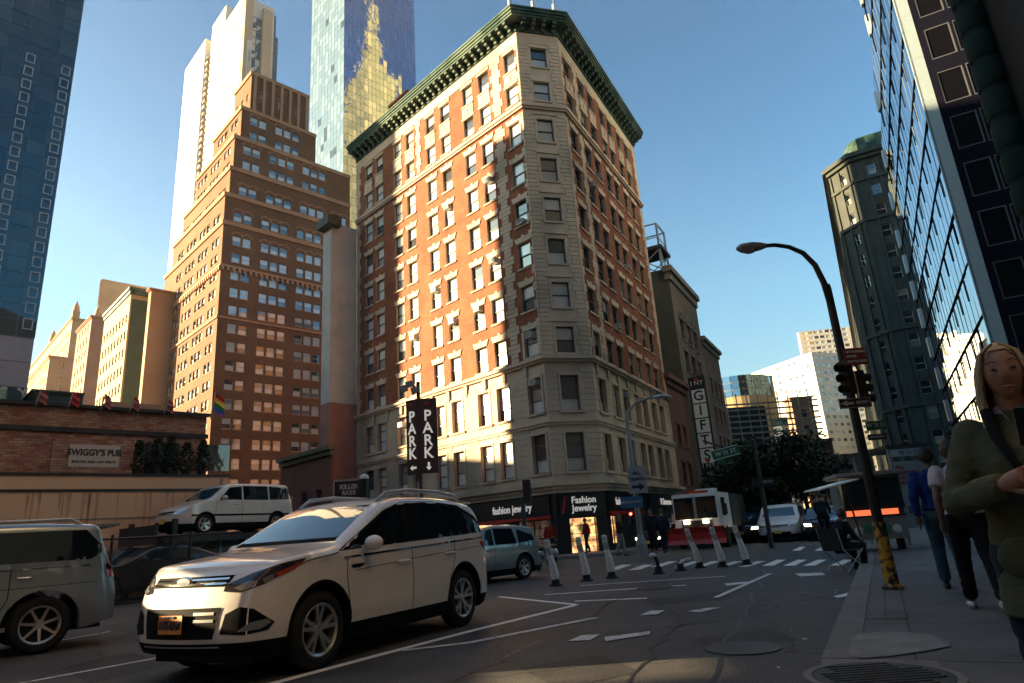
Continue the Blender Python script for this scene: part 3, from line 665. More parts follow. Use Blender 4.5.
# --- central mirror glass tower
q = tower_frame(343.5, 130, 260)
CG = thing('glass_tower', 'tall slender blue mirror glass tower behind the corner block, mirroring a golden spire', 'building', q, RZ_T)
a = along(q, AZL, 309.5, 117)[0]; b = along(q, AZF, 416, 90)[0]
shell(CG, 0, b, 0, a, 0, 300, M_mull)
curtain(CG, (0, 0, 0), (1, 0, 0), b, 60, 300, 2.2, 4.0, (M_mull, glass_mat('deep_mirror_glass', [(0, (0.16, 0.25, 0.36)), (0.5, (0.2, 0.3, 0.42)), (0.8, (0.25, 0.35, 0.48))], 0.015, 1.5, metal=1.0, wob=0.35, wscale=0.5, wdist=0.04)), 0.1, 0.2, cap=60)
curtain(CG, (0, a, 0), (0, -1, 0), a, 60, 300, 3.0, 4.0, (M_mull, glass_mat('pale_curtain_glass', [(0, (0.15, 0.23, 0.29)), (0.6, (0.21, 0.30, 0.36)), (0.97, (0.04, 0.06, 0.08))], 0.12, 2.0, metal=0.3)), 0.12, 0.1, cap=40)
# --- the white balcony tower
q = tower_frame(238, 100, 200)
E_ = thing('apartment_tower', 'white and glass balcony tower with beige piers lettered THE EPIC', 'building', q, RZ_T)
M_wht = rough_mat('white_cladding', (0.62, 0.58, 0.52), 0.6, 0.06, 0.4, 0.05); M_beige = rough_mat('beige_cladding', (0.5, 0.36, 0.24), 0.7, 0.1, 0.3, 0.05)
a = along(q, AZL, 183.7, 72.5)[0]; aL = along(q, AZL, 170, 240)[0]; b = along(q, AZF, 278, 38)[0]
Ht = zat(q, -6); H1 = zat(q + dirv(AZL) * a, 72.5); 
eb = MB(); ei = []
def erows(z0, z1): return rows_of(z0, z1, 3.1, 1.5, 0.8)
# left face in strips: white panels with punched windows, balcony slots between
strips = [(0.0, 0.32, 0), (0.34, 0.56, 1.5), (0.60, 0.97, 0.0)]
hts = [zat(q + dirv(AZL) * a * 0.0, -6), zat(q + dirv(AZL) * a * 0.45, 14), H1]
for (f0, f1, o_), hh in zip(strips, hts):
    y1, y0 = a * f1, a * f0; W = y1 - y0
    facade(eb, ei, (o_, y1, 0), (0, -1, 0), W, 20, hh, groups([(W * (i + 0.5) / 4, 1) for i in range(4)], 1.0, 0.3), erows(60, hh), 0.15)
    eb.quad((o_, y0, 20), (o_ + 12, y0, 20), (o_ + 12, y0, hh), (o_, y0, hh)); eb.quad((o_, y1, 20), (o_ + 12, y1, 20), (o_ + 12, y1, hh), (o_, y1, hh)); eb.quad((o_, y0, hh), (o_ + 12, y0, hh), (o_ + 12, y1, hh), (o_, y1, hh))
eb.build('wall', M_wht, E_)
core = MB(); core.box(3.0, b, 2.5, a * 0.97, 0, min(hts) - 0.5); core.build('glass_core', M_bluegl, E_)
bl = MB()
for f0, f1 in ((0.32, 0.345), (0.555, 0.605)):
    z = 60
    while z < min(hts) - 3: bl = MB(); bl.box(0.4, 3.2, a * f0 + 0.2, a * f1 - 0.2, z, z + 0.35); bl.box(0.4, 0.5, a * f0 + 0.2, a * f1 - 0.2, z + 0.35, z + 1.3, 1); bl.build('balcony', [M_beige, M_glass_sky], E_); z += 3.1
fc = MB(); p1 = b * 0.24; p2a, p2b = b * 0.52, b * 0.78
fc.box(0.2, p1, -1.5, 3, 0, Ht); fc.box(p2a, p2b, -1.5, 3, 0, Ht * 0.985); fc.build('pier', M_beige, E_)
curtain(E_, (p1, 0, 0), (1, 0, 0), p2a - p1, 40, Ht * 0.96, 2.5, 3.1, (M_mull, M_bluegl), 0.3, 0.1, cap=0, name='bay_glass')
hr = zat(q + dirv(AZF) * b, 38)
curtain(E_, (p2b, 0.3, 0), (1, 0, 0), b - p2b, 40, hr, 1.5, 3.1, (M_mull, M_bluegl), 0.35, 0.1, cap=0, name='corner_glass')
shell(E_, p2b, b, 0.3, 12, 0, hr, M_mull, 'corner_block'); 
sb = MB(); zs0, zs1 = zat(q, 92), zat(q, 40); sb.box(p1 * 0.45, p1, -1.8, -1.52, zs0, zs1); sb.build('name_board', M_wht, E_)
o_ = text(E_, 'THE EPIC COLLECTION', (p1 * 0.55) * 0.75, M_black, (p1 * 0.72, -1.85, (zs0 + zs1) / 2), (0, R(90), 0), 'lettering'); o_.rotation_euler = Matrix(((0, 1, 0), (0, 0, -1), (-1, 0, 0))).to_euler()
add_windows(E_, ei, [M_frame_d, M_glass], 'pane', cap=60)

# --- art deco tower off to the right: only seen mirrored in the central glass tower
_q = tower_frame(343.5, 130, 260); _v = at(374, 200, 560); _n = dirv(AZF + 90)
_d = (Vector((_v.x, _v.y, 0)) - _q).dot(_n); _m = Vector((_v.x, _v.y, 0)) - _n * (2 * _d)      # where the mirror image comes from
zt = lambda y: zat(_v, y)
M_deco = rough_mat('pale_deco_stone', (0.62, 0.42, 0.18), 0.8, 0.2, 0.05, 0.0)
DT = thing('art_deco_tower', 'golden stepped art deco tower with a needle spire, seen mirrored in the glass', 'building', _m, RZ_T)
mA = MB(); sw = MB(); z = 0
for (hw, h) in ((56, zt(150)), (46, zt(108)), (38, zt(82)), (20, zt(66)), (13, zt(44)), (8, zt(25)), (4, zt(8)), (1.6, zt(-25))):
    mA.box(-hw / 2, hw / 2, -hw / 2, hw / 2, z, h)
    if hw > 12:
        k = int(hw / 4)
        for i in range(k):
            x = -hw / 2 + (i + .35) * hw / k; sw.box(x, x + hw / k * .35, -hw / 2 - .2, -hw / 2 - .003, z + 2, h - 3); sw.box(-hw / 2 - .2, -hw / 2 - .003, x, x + hw / k * .35, z + 2, h - 3)
    z = h
mA.build('wall', M_deco, DT); sw.build('window_strip', M_dark, DT)

# --- beige apartment building group at the left
def simple_block(name, label, cpx, cpy, Y, top_y, lx, ly, rx, ry, mat, glass=M_glass, frame=M_frame_d, pitch=3.3, wh=1.7, ww=1.1, sp=2.6, belt=None, cap=60, depth=0.2, base=3.0, extra=None, cornice=0.5, kind='sash', sides='LF', az=None, parapet=0.0, zb=0.0):
    q = tower_frame(cpx, cpy, Y); azF = AZF if az is None else az; rz = R(90 - azF)
    b_ = thing(name, label, 'building', q, rz)
    a = along(q, azF - 90, lx, ly)[0] if 'L' in sides else 12; b = along(q, azF, rx, ry)[0] if 'F' in sides else 12
    H = zat(q, top_y); w = MB(); its = []; rw = rows_of(base, H - cornice, pitch, wh)
    def cs(W): 
        n = max(1, int((W - 0.8) / sp)); return [((W - n * sp) / 2 + i * sp + (sp - ww) / 2, (W - n * sp) / 2 + i * sp + (sp + ww) / 2) for i in range(n)] if W > sp + 0.8 else []
    if 'F' in sides: facade(w, its, (0, 0, 0), (1, 0, 0), b, zb, H, cs(b) if 'f' not in sides else [], rw, depth)
    else: w.quad((0, 0, zb), (b, 0, zb), (b, 0, H), (0, 0, H))
    if 'L' in sides: facade(w, its, (0, a, 0), (0, -1, 0), a, zb, H, cs(a) if 'l' not in sides else [], rw, depth)
    else: w.quad((0, a, zb), (0, 0, zb), (0, 0, H), (0, a, H))
    w.quad((b, 0, zb), (b, a, zb), (b, a, H), (b, 0, H)); w.quad((b, a, zb), (0, a, zb), (0, a, H), (b, a, H)); w.quad((0, 0, H - parapet), (b, 0, H - parapet), (b, a, H - parapet), (0, a, H - parapet))
    w.build('wall', mat, b_)
    if cornice:
        sl_ = []; c = MB(); pl = ((0, a), (0, 0), (b, 0)); band(c, pl, H - cornice, H - cornice * 0.4, 0.25); band(c, pl, H - cornice * 0.4 + 0.003, H + 0.1, 0.5)
        for (z0_, z1_) in rw:
            for (p, q2) in (cs(b) if 'F' in sides and 'f' not in sides else []): sl_.append(((p - 0.1, -0.08, z0_ - 0.15), (q2 - p + .2, 0, 0), (0, .077, 0), (0, 0, .14)))
            for (p, q2) in (cs(a) if 'L' in sides and 'l' not in sides else []): sl_.append(((-0.08, a - q2 - 0.1, z0_ - 0.15), (.077, 0, 0), (0, q2 - p + .2, 0), (0, 0, .14)))
        c.build('stone_trim', belt or mat, b_); add_bits(b_, 'window_sill', sl_, belt or mat, cap=min(cap, 60))
    if its: add_windows(b_, its, [frame, glass], kind, cap=cap)
    if extra: extra(b_, a, b, H)
    return b_, a, b, H
M_bge = rough_mat('beige_brick', (0.42, 0.27, 0.16), 0.85, 0.2, 0.15, 0.2); M_bge2 = rough_mat('tan_stucco', (0.45, 0.27, 0.16), 0.85, 0.12, 0.3, 0.1, stain=(0.36, 0.2, 0.12))
M_pinkb = rough_mat('pink_brown_brick', (0.36, 0.2, 0.13), 0.85, 0.2, 0.2, 0.2)
M_dkgreen = rough_mat('dark_green_tone', (0.05, 0.09, 0.075), 0.85, 0.3, 0.4, 0.1)
M_gold = rough_mat('ochre_terracotta', (0.42, 0.3, 0.16), 0.8, 0.2, 0.3, 0.1)
def turrets(b_, a, b, H):
    t_ = MB()
    for (x, y) in ((0.8, 0.8), (b - 1.2, 0.8), (0.8, a * 0.5)):
        t_ = MB(); t_.box(x - 1, x + 1, y - 1, y + 1, H, H + 2.5); t_.lathe([(0.9, H + 2.5), (1.0, H + 3.5), (0.7, H + 4.6), (0.2, H + 5.6), (0.02, H + 6.4)], (x, y, 0), n=8); t_.build('turret', M_bge, b_)
simple_block('apartment_building', 'beige turreted apartment building far behind the pub roof', 62, 400, 190, 318, 30, 370, 100, 340, M_bge, cap=40, extra=turrets, sp=3.4)
simple_block('apartment_building', 'lower tan wing in front of the beige turreted building', 44, 400, 170, 356, 29, 372, 74, 365, M_bge2, cap=30, sp=3.4, cornice=0.8)
simple_block('apartment_building', 'narrow pinkish brick building between the turreted building and the green sided one', 82, 400, 150, 316, 70, 392, 104, 330, M_pinkb, cap=30, sp=3.0)
simple_block('apartment_building', 'plain tan slab with a raised block on its roof behind the green sided building', 98, 300, 210, 281, 96, 330, 166, 300, M_bge, cap=20, sp=4.0, cornice=1.0)
simple_block('apartment_building', 'ochre ornamented building with its shaded side laid on in dark green', 121, 390, 112, 288, 96, 396, 141, 390, M_gold, belt=M_copper, cap=60, sides='LFf', cornice=1.2, sp=2.2)
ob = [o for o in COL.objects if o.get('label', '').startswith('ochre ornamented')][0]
gw = MB(); gH = zat(ob.location, 291); gw.box(0.3, along(ob.location, AZF, 140, 390)[0] - 0.02, -0.05, -0.003, 0, gH - 1.5); gw.build('shaded_side', M_dkgreen, ob)  # dark green sheet stands in for the shade on this side
simple_block('apartment_building', 'orange tan slab with a recessed light shaft beside the brown brick tower', 141, 400, 108, 289, 139, 395, 172, 400, M_bge2, cap=20, sides='LFf', cornice=0.3)
simple_block('low_building', 'low building with a pinkish sloping stucco wall behind the pub roof', 104, 430, 62, 401, 88, 425, 158, 430, M_bge2, cap=0, sides='LFfl', cornice=0)
simple_block('glass_pavilion', 'low green and glass building at the foot of the beige towers', 31, 430, 66, 391, 22, 430, 80, 425, M_dkgreen, glass=M_mirror, cap=30, pitch=2.8, wh=2.0, ww=2.0, sp=2.3, cornice=0.3, kind='pane')

# --- slim white party wall building beside the corner block, and the low brick one
CL = QL + dirv(AZL) * (LLEN + 0.05)
WP = thing('party_wall_building', 'slim tall building with a blank whitewashed stained side wall and pink base', 'building', CL - dirv(AZF) * 2.5, RZ_T)
wz1 = zat(WP.location, 222); wz0 = zat(WP.location, 402)
w = MB(); w.box(0, 2.5, 0, 1.4, wz0, wz1); w.build('whitewashed_wall', rough_mat('stained_whitewash', (0.5, 0.5, 0.5), 0.8, 0.3, 0.35, 0.2, stain=(0.3, 0.3, 0.31)), WP)
w = MB(); w.box(0, 2.5, 0, 1.42, 0, wz0 - 0.004); w.build('pink_base', rough_mat('pink_render', (0.32, 0.16, 0.14), 0.85, 0.3, 0.5, 0.1), WP)
w = MB(); band(w, ((0, 1.4), (0, 0), (0.6, 0)), wz1 - 0.5, wz1 + 0.3, 0.7); w.build('cornice', M_black, WP)
simple_block('low_brick_building', 'low dark red brick building with a black cornice beside the white party wall', 331, 480, 50, 447, 281, 480, 333, 480, brick_mat('dark_brick', (0.17, 0.06, 0.045), (0.13, 0.05, 0.04), (0.15, 0.1, 0.08)), belt=M_black, cap=20, sp=2.4, ww=0.9, wh=1.4, pitch=2.6, base=0.8, cornice=0.6)

# --- pub and beige wall
PQ = tower_frame(228, 500, 30); PW = along(PQ, AZF + 180, -12, 520)[0]
PB = thing('pub_building', 'single storey pub with a worn brick parapet over a long beige wall', 'building', PQ - dirv(AZF) * PW, RZ_T)
z_w = zat(PQ, 477); z_t = z_w + 3.1
w = MB(); w.box(0, PW, 0, 0.3, 0, z_w); w.build('beige_wall', rough_mat('beige_stucco', (0.66, 0.44, 0.29), 0.85, 0.07, 0.25, 0.1, stain=(0.6, 0.39, 0.25)), PB)
w = MB(); w.box(-0.1, PW + 0.05, -0.06, 0.34, z_w, z_w + 0.1); w.box(0, PW - 0.6, -0.05, -0.003, z_w - 0.62, z_w - 0.52); w.build('coping', M_black, PB)
M_oldbrick = brick_mat('worn_pub_brick', (0.28, 0.09, 0.06), (0.40, 0.27, 0.2), (0.2, 0.13, 0.1), 0.3, 0.11, 0.35, 0.8)
w = MB(); w.box(0, PW - 0.4, 2.2, 8, 0, z_t); w.build('wall', M_oldbrick, PB)
w = MB(); w.box(0, PW - 0.3, 2.1, 2.196, z_t - 1.05, z_t - 0.85); w.box(0, PW - 0.3, 1.95, 2.196, z_t, z_t + 0.14); w.build('roof_edge', M_dark, PB)
# wall fittings: joints, conduit, downpipe, rust marks
w = MB()
for x in np.arange(2.2, PW, 3.1): w.box(float(x), float(x) + .02, -.012, -.003, .2, z_w - .65)
w.build('wall_joint', paint('dark_joint', (.3, .2, .13), .9), PB)  # joints drawn as thin brown strips
w = MB(); w.tube([(PW - 16, -.05, 3.2), (PW - 9, -.05, 3.05), (PW - 1, -.05, 3.12)], .02, 6); w.tube([(PW - .35, -.08, .1), (PW - .35, -.08, z_w - .1)], .06, 8); w.box(PW - 9.2, PW - 8.8, -.12, -.003, 2.7, 3.2); w.build('conduit', M_grey, PB)
st_ = MB(); rr = random.Random(5)
for i in range(26): x = rr.uniform(1, PW - 1); ww_ = rr.uniform(.04, .16); l_ = rr.uniform(.4, 1.9); st_.poly([(x, -.006, z_w - .66), (x + ww_, -.006, z_w - .66), (x + ww_ * .7, -.006, z_w - .66 - l_), (x + ww_ * .3, -.006, z_w - .66 - l_ * 1.05)])
st_.build('water_stain', rough_mat('wall_stain', (.52, .34, .22), .9, .15, 2), PB)
# pub sign
SX0 = along(PB.location, AZF, 53, 460)[0]; SX1 = along(PB.location, AZF, 136, 460)[0]
PS = thing('pub_sign', 'brick panel with a pale painted pub sign on the wall top', 'sign', PB.matrix_basis.translation + Vector((0, 0, 0)), RZ_T)
w = MB(); w.box(SX0, SX1, 0.45, 0.7, z_w + 0.1, z_w + 1.55); w.build('brick_panel', M_oldbrick, PS)
w = MB(); sw_ = SX1 - SX0; w.box(SX0 + sw_ * 0.2, SX0 + sw_ * 0.82, 0.42, 0.446, z_w + 0.4, z_w + 1.3); w.build('sign_board', rough_mat('pale_sign_paint', (0.5, 0.44, 0.4), 0.8, 0.1), PS)
w = MB(); w.box(SX1 + .9, SX1 + 2.3, 2.0, 2.19, z_w + .1, z_w + 1.75); w.build('dark_doorway', M_black, PB); w = MB(); w.box(SX1 + 3.2, SX1 + 4.6, 2.0, 2.19, z_w + .5, z_w + 1.75); w.build('dark_window', M_glass, PB)
text(PS, "SWIGGY'S PUB", 0.36, M_black, (SX0 + sw_ * 0.51, 0.41, z_w + 0.97), (R(90), 0, 0), sx=0.82, bold=0.01)
text(PS, 'BURGERS BEER AND SPIRITS', 0.14, M_black, (SX0 + sw_ * 0.51, 0.41, z_w + 0.6), (R(90), 0, 0), sx=0.9)
if False: pass
def pwall(px, py, dz=0.0, dy=0.0):
    s, z = along(PB.location, AZF, px, py); return s, z
# ------------------------------------------------------------------ right side of the running street
NS = Vector((dirv(AZS).y, -dirv(AZS).x, 0))       # to the right of the street direction
RZ_S = R(90 - AZS)
def sp(s, d, z=0.0):                              # street coordinates: s along, d to the right of the eye line
    p = dirv(AZS) * s + NS * d; return Vector((p.x, p.y, z))
KD = -0.74                                        # kerb line offset
WD = 6.44                                         # building line offset on the right
GQ = tower_frame(984, 314, 32); M_mull2 = paint('pale_mullion', (.10, .13, .16), .5, metal=.3)
GB = thing('glass_office', 'mirror glass office block on the right with steel corner and navy tiled end wall', 'building', GQ, RZ_S)
M_mir2 = glass_mat('office_mirror_glass', [(0, (0.55, 0.66, 0.74)), (0.4, (0.66, 0.75, 0.82)), (0.7, (0.5, 0.6, 0.7)), (0.95, (0.12, 0.15, 0.18))], 0.01, 1.5, metal=1.0, wob=0.35, wscale=0.3, wdist=0.04)
M_steel = paint('brushed_steel_corner', (0.30, 0.37, 0.41), 0.5, metal=0.2)
PI_ = 2.9; zl = zat(GQ, 314); ZB = zl - 2 * PI_; NF = 19; HB = ZB + NF * PI_
# local: x along the street, facade at y=0 facing +y
def glen(z):
    pts = []
    for (x, y) in ((950, 456), (946, 400), (896, 228), (880, 130), (868, 20)): pts.append(along(GQ, AZS, x, y)[::-1])
    pts.sort(); zs_ = [p[0] for p in pts]; ls = [p[1] for p in pts]; return float(np.interp(z, zs_, ls))
fl = MB(); ed = MB(); core_ = MB(); kk = 0
for k in range(0, NF):
    za = ZB + k * PI_; Wk = glen(za + 2); core_.box(0.2, Wk - .1, -20, -0.25, za, za + PI_)
    if k % 1 == 0:
        u_ = Wk - 0.0
        curtain(GB, (Wk, 0, 0), (-1, 0, 0), Wk, za, za + PI_, 1.5, PI_, (M_mull2, M_mir2), 0.045, 0.22, cap=0 if k > 4 else 20, depth=0.075, rng=random.Random(k), name='glass_panel')
        fl.box(-0.02, Wk, 0.0, 0.05, za - .07, za + .07); n = max(1, round(Wk / 1.5)); pw = Wk / n
        for i in range(0, n, 2): fl.box(Wk - i * pw - .045, Wk - i * pw + .045, 0.0, 0.05, za - 1.35 if k else za, za - .1)
        ed = MB(); ed.box(Wk + .01, Wk + .55, -0.6, 0.15, za + .4, za + 2.2); ed.build('end_ledge', M_tin, GB)
fl.build('floor_bar', rough_mat('matt_black_bar', (.004, .004, .005), .95, .1, spec=0), GB); core_.build('core', M_black, GB)
w = MB(); w.box(.2, 36, -.3, -.02, 0, ZB - .02); w.build('lobby_glass', glass_mat('dark_lobby_glass', [(0, (0.01, 0.015, 0.02)), (0.5, (0.03, 0.035, 0.04))], 0.05, 1.8), GB)
w = MB(); w.box(-0.02, 0.1, -0.62, 0.06, 0, HB); 
for k in range(NF): w.box(-.03, .11, -.63, .07, ZB + k * PI_ + 1.0, ZB + k * PI_ + 1.03)
w.build('corner_column', M_steel, GB)
M_navy = rough_mat('navy_tile', (0.006, 0.006, 0.013), 0.9, 0.15, 0.6, 0.05, spec=.03)
w = MB(); its = []; cols = [(.95, 2.2), (2.32, 3.57)]
for i in range(1, 4): cols += [(.95 + i * 3.6, 2.2 + i * 3.6), (2.32 + i * 3.6, 3.57 + i * 3.6)]
_, zw = along(GQ, AZS + 90, 972, 197)
kz = (zw - ZB) % PI_; facade(w, its, (0, 0, 0), (0, -1, 0), 18, 0, HB, cols, [(ZB + k * PI_ + kz, ZB + k * PI_ + kz + 2.05) for k in range(NF - 1)], 0.1, u0=.62)
w.build('end_wall', M_navy, GB)
add_windows(GB, its, [paint('grey_window_outline', (0.07, 0.075, 0.09), 0.6), glass_mat('near_black_glass', [(0, (0.004, 0.004, 0.006))], 0.3, 1.2)], 'single', name='window', cap=80)
# nearer dark building at the right edge
NQ = tower_frame(1008, 165, 13)
NB = thing('dark_stone_building', 'almost black green tinged stone building front at the right edge', 'building', NQ, RZ_S)
w = MB(); w.box(-12, 0.3, -14, -.5, 0, 40); w.build('wall', rough_mat('black_stone', (0.006, 0.008, 0.009), 0.7, 0.3, 0.6, 0.2, spec=.2), NB)
w = MB(); w.lathe([(0.3, 0), (0.3, 40)], (0.35, -.3, 0), n=14)
for z in np.arange(1, 40, .8): w.lathe([(0.32, float(z)), (0.34, float(z) + .04), (.34, float(z) + .62), (.32, float(z) + .66)], (0.35, -.3, 0), n=14)
w.build('column', rough_mat('black_green_stone', (0.012, 0.026, 0.024), 0.8, 0.3, 0.9, 0.2, spec=.1), NB, smooth=40)
# ornate dark green corner building beyond
qa = tower_frame(908, 400, 82)
OG = thing('ornate_corner_building', 'dark green tinted ornate stone corner building with mansard roof beyond the glass office', 'building', qa, RZ_S)
M_dgs = rough_mat('dark_green_stone', (0.05, 0.056, 0.05), 0.75, 0.35, 0.5, 0.3)
Hq = zat(qa, 158); w = MB(); its = []
ch = 4.0; rws = rows_of(4.5, Hq - 1, 3.1, 1.7)
Lst = along(qa, AZS, 864, 400)[0] - 2; print('Lst', Lst)
# street face (+y side) seen from outside runs -x ; corner chamfer; near face (-x side) runs -y
facade(w, its, (Lst + ch * .7, ch * .7, 0), (-1, 0, 0), Lst, 0, Hq, groups([(2 + i * 3.2, 1) for i in range(9)], 1.2, .3), rws, 0.3)
facade(w, its, (ch * .7, ch * .7, 0), (-1, -1, 0), ch, 0, Hq, [(ch / 2 - .6, ch / 2 + .6)], rws, 0.3)
facade(w, its, (0, 0, 0), (0, -1, 0), 16, 0, Hq, groups([(2.2 + i * 3.4, 1) for i in range(4)], 1.3, .3), rws, 0.3)
w.poly([(0, 0, Hq), (ch * .7, ch * .7, Hq), (Lst, ch * .7, Hq), (Lst, -16, Hq), (0, -16, Hq)])
w.build('wall', M_dgs, OG)
w = MB(); pl_ = ((Lst, ch * .7), (ch * .7, ch * .7), (0, 0), (0, -16))
for z in (4.0, 13.3, 23.3, Hq - 10, Hq - 4): band(w, pl_, z, z + 0.4, 0.35)
band(w, pl_, Hq - 0.8, Hq - 0.3, 0.5); band(w, pl_, Hq - 0.296, Hq + 0.3, 0.95)
for (p, q_) in (((Lst, ch * .7), (ch * .7, ch * .7)), ((ch * .7, ch * .7), (0, 0)), ((0, 0), (0, -16))):
    p, q_ = Vector((*p, 0)), Vector((*q_, 0)); u = (q_ - p).normalized(); n = int((q_ - p).length / 1.6)
    for i in range(n + 1): slab(w, p, u, i * 1.6 - 0.15, i * 1.6 + 0.15, 4.4, Hq - 1, 0.22)
w.build('stone_trim', M_dgs, OG)
w = MB(); w.v += [(0.5, -15, Hq + .3), (0.5, 0, Hq + .3), (2, 1.6, Hq + .3), (Lst, 1.6, Hq + .3), (Lst, -15, Hq + .3), (2.5, -13, Hq + 4), (2.5, -1.5, Hq + 4), (3.6, -.4, Hq + 4), (Lst, -.4, Hq + 4), (Lst, -13, Hq + 4)]
for i in range(5): j = (i + 1) % 5; w.f.append((j, i, i + 5, j + 5)); w.m.append(0)
w.f.append((5, 6, 7, 8, 9)); w.m.append(0)
for i in range(6):
    w.box(0.2, 1.9, -2.4 - i * 2.4, -1.3 - i * 2.4, Hq + 0.4, Hq + 2.6)
w.build('mansard_roof', M_copper, OG)
add_windows(OG, its, [M_frame_w, M_glass], 'sash', cap=60)

# ------------------------------------------------------------------ left side of the running street, past the corner block
QR = QL + Matrix.Rotation(RZ_T, 3, 'Z') @ c2; QR.z = 0
OUTN = NS                                          # facades there face right
def street_block(name, label, s_a, s_b, top_px, mat, trim, cap=40, sp_=2.6, ww=1.1, wh=1.8, pitch=3.2, base=4.2, cornice=0.8, side_mat=None, frame=M_frame_d, depth_y=14, out_=0.0, arch=False, glass=M_glass):
    q = QR + dirv(AZS) * s_a + NS * out_; H = zat(q, top_px) if top_px > 0 else -top_px; W = s_b - s_a
    b_ = thing(name, label, 'building', q, RZ_S); w = MB(); its = []
    n = max(1, int((W - 0.6) / sp_)); cs = [((W - n * sp_) / 2 + i * sp_ + (sp_ - ww) / 2, (W - n * sp_) / 2 + i * sp_ + (sp_ + ww) / 2) for i in range(n)]
    # local x along street, facade faces -y (right of street = -y)
    rw = rows_of(base, H - cornice, pitch, wh)
    facade(w, its, (0, 0, 0), (1, 0, 0), W, 0, H, cs, rw, 0.3)
    for a_, b2, c_, d_ in ((0, 0, 0, depth_y), ): w.quad((0, depth_y, 0), (0, 0, 0), (0, 0, H), (0, depth_y, H), 1)
    w.quad((W, 0, 0), (W, depth_y, 0), (W, depth_y, H), (W, 0, H), 1); w.quad((0, 0, H), (W, 0, H), (W, depth_y, H), (0, depth_y, H), 1)
    w.build('wall', [mat, side_mat or mat], b_)
    t = MB()
    band(t, ((0, 0.4), (0, 0), (W, 0)), H - cornice, H - cornice * .4, 0.2); band(t, ((0, 0.4), (0, 0), (W, 0)), H - cornice * .4 + .003, H + 0.1, 0.5)
    sl_ = []; lt_ = []
    for (a_, b2) in cs:
        for (c_, d_) in rw: sl_.append(((a_ - .12, -.1, c_ - .16), (b2 - a_ + .24, 0, 0), (0, .097, 0), (0, 0, .15))); lt_.append(((a_ - .12, -.07, d_ + .01), (b2 - a_ + .24, 0, 0), (0, .067, 0), (0, 0, .23)))
        if arch:
            r_ = ww / 2 + .1; cx_ = (a_ + b2) / 2; zc = rw[-1][1]
            for j in range(8):
                t0, t1 = math.pi * j / 8, math.pi * (j + 1) / 8
                t.quad((cx_ + r_ * math.cos(t0), -.12, zc + r_ * math.sin(t0)), (cx_ + (r_ + .3) * math.cos(t0), -.12, zc + (r_ + .3) * math.sin(t0)), (cx_ + (r_ + .3) * math.cos(t1), -.12, zc + (r_ + .3) * math.sin(t1)), (cx_ + r_ * math.cos(t1), -.12, zc + r_ * math.sin(t1)))
                t.poly([(cx_, -.02, zc), (cx_ + r_ * math.cos(t0), -.02, zc + r_ * math.sin(t0)), (cx_ + r_ * math.cos(t1), -.02, zc + r_ * math.sin(t1))], 1)
    t.build('stone_trim', [trim, M_black], b_); add_bits(b_, 'window_sill', sl_, trim, cap=60); add_bits(b_, 'lintel', lt_, trim, cap=60)
    if its: add_windows(b_, its, [frame, glass], 'sash', cap=cap)
    return b_, H
sB, _ = along(QR, AZS, 672, 300); sC, _ = along(QR, AZS, 702, 345); sD, _ = along(QR, AZS, 725, 400)
M_cream = rough_mat('cream_stone', (0.19, 0.135, 0.095), 0.85, 0.3, 0.5, 0.3, stain=(0.11, 0.08, 0.06)); M_stone3 = rough_mat('sooty_stone', (.22, .17, .125), .85, .3, .8, .3); M_sideg = rough_mat('grey_green_side_render', (0.085, 0.085, 0.07), 0.85, 0.3, 0.25, 0.2)
M_rbrick = brick_mat('street_red_brick', (0.20, 0.07, 0.045), (0.15, 0.05, 0.035), (0.14, 0.1, 0.08))
street_block('red_shop_building', 'low dark red two storey building squeezed against the corner block', RLEN + .05, sB - .05, 375, M_rbrick, M_rbrick, base=3.5, sp_=2.0, cap=10)
b2_, H2 = street_block('cream_loft_building', 'cream stone loft building with arched top windows and a steel tank frame on the roof', sB, sC, 268, M_cream, M_stone3, side_mat=M_sideg, arch=True, sp_=2.7, ww=1.6, wh=2.1, pitch=3.3, base=4.5, cornice=1.2)
street_block('narrow_brown_building', 'narrower brown building stepping down past the cream loft building', sC + .03, sD, 338, rough_mat('brown_pink_stone', (0.15, 0.09, 0.065), 0.85, 0.25, 0.4, 0.2), M_stone3, sp_=2.2, cap=40)
# iron fire escape down the loft front
for k in range(3):
    z = 7.6 + k * 3.3; w = MB(); x0 = 1.0; x1 = x0 + 3.6; w.box(x0, x1, -1.1, -.32, z, z + .05)
    for x in np.arange(x0, x1 + .01, .3): w.box(float(x), float(x) + .025, -1.1, -1.075, z + .05, z + .95)
    w.box(x0, x1, -1.1, -1.07, z + .95, z + .99)
    for q in range(9): w.box(x0 + .3 + q * .33, x0 + .5 + q * .33, -.9, -.5, z + .25 + q * .34, z + .28 + q * .34)
    w.build('fire_escape_landing', M_black, b2_)
# steel frame on the roof
q = b2_.matrix_basis.translation
RF = thing('roof_tank_frame', 'open grey steel frame with a platform standing on the cream loft roof', 'roof frame', q + Vector((0, 0, H2)), RZ_S)
w = MB(); hh = 5.2
P4 = [(0.4, 0.6), (0.4, 3.6), (3.2, 3.6), (3.2, 0.6)]
for x, y in P4: w.box(x - .1, x + .1, y - .1, y + .1, 0, hh)
for i in range(4):
    (x0, y0), (x1, y1) = P4[i], P4[(i + 1) % 4]; w.tube([(x0, y0, hh), (x1, y1, hh)], .09, 6); w.tube([(x0, y0, .2), (x1, y1, 2.4)], .06, 6); w.tube([(x1, y1, .2), (x0, y0, 2.4)], .06, 6); w.tube([(x0, y0, 3.7), (x1, y1, 3.7)], .05, 6)
w.build('steel_frame', M_tin, RF)
w = MB(); w.box(0.1, 3.5, 0.3, 3.9, 2.4, 2.75); w.build('platform', M_dark, RF)
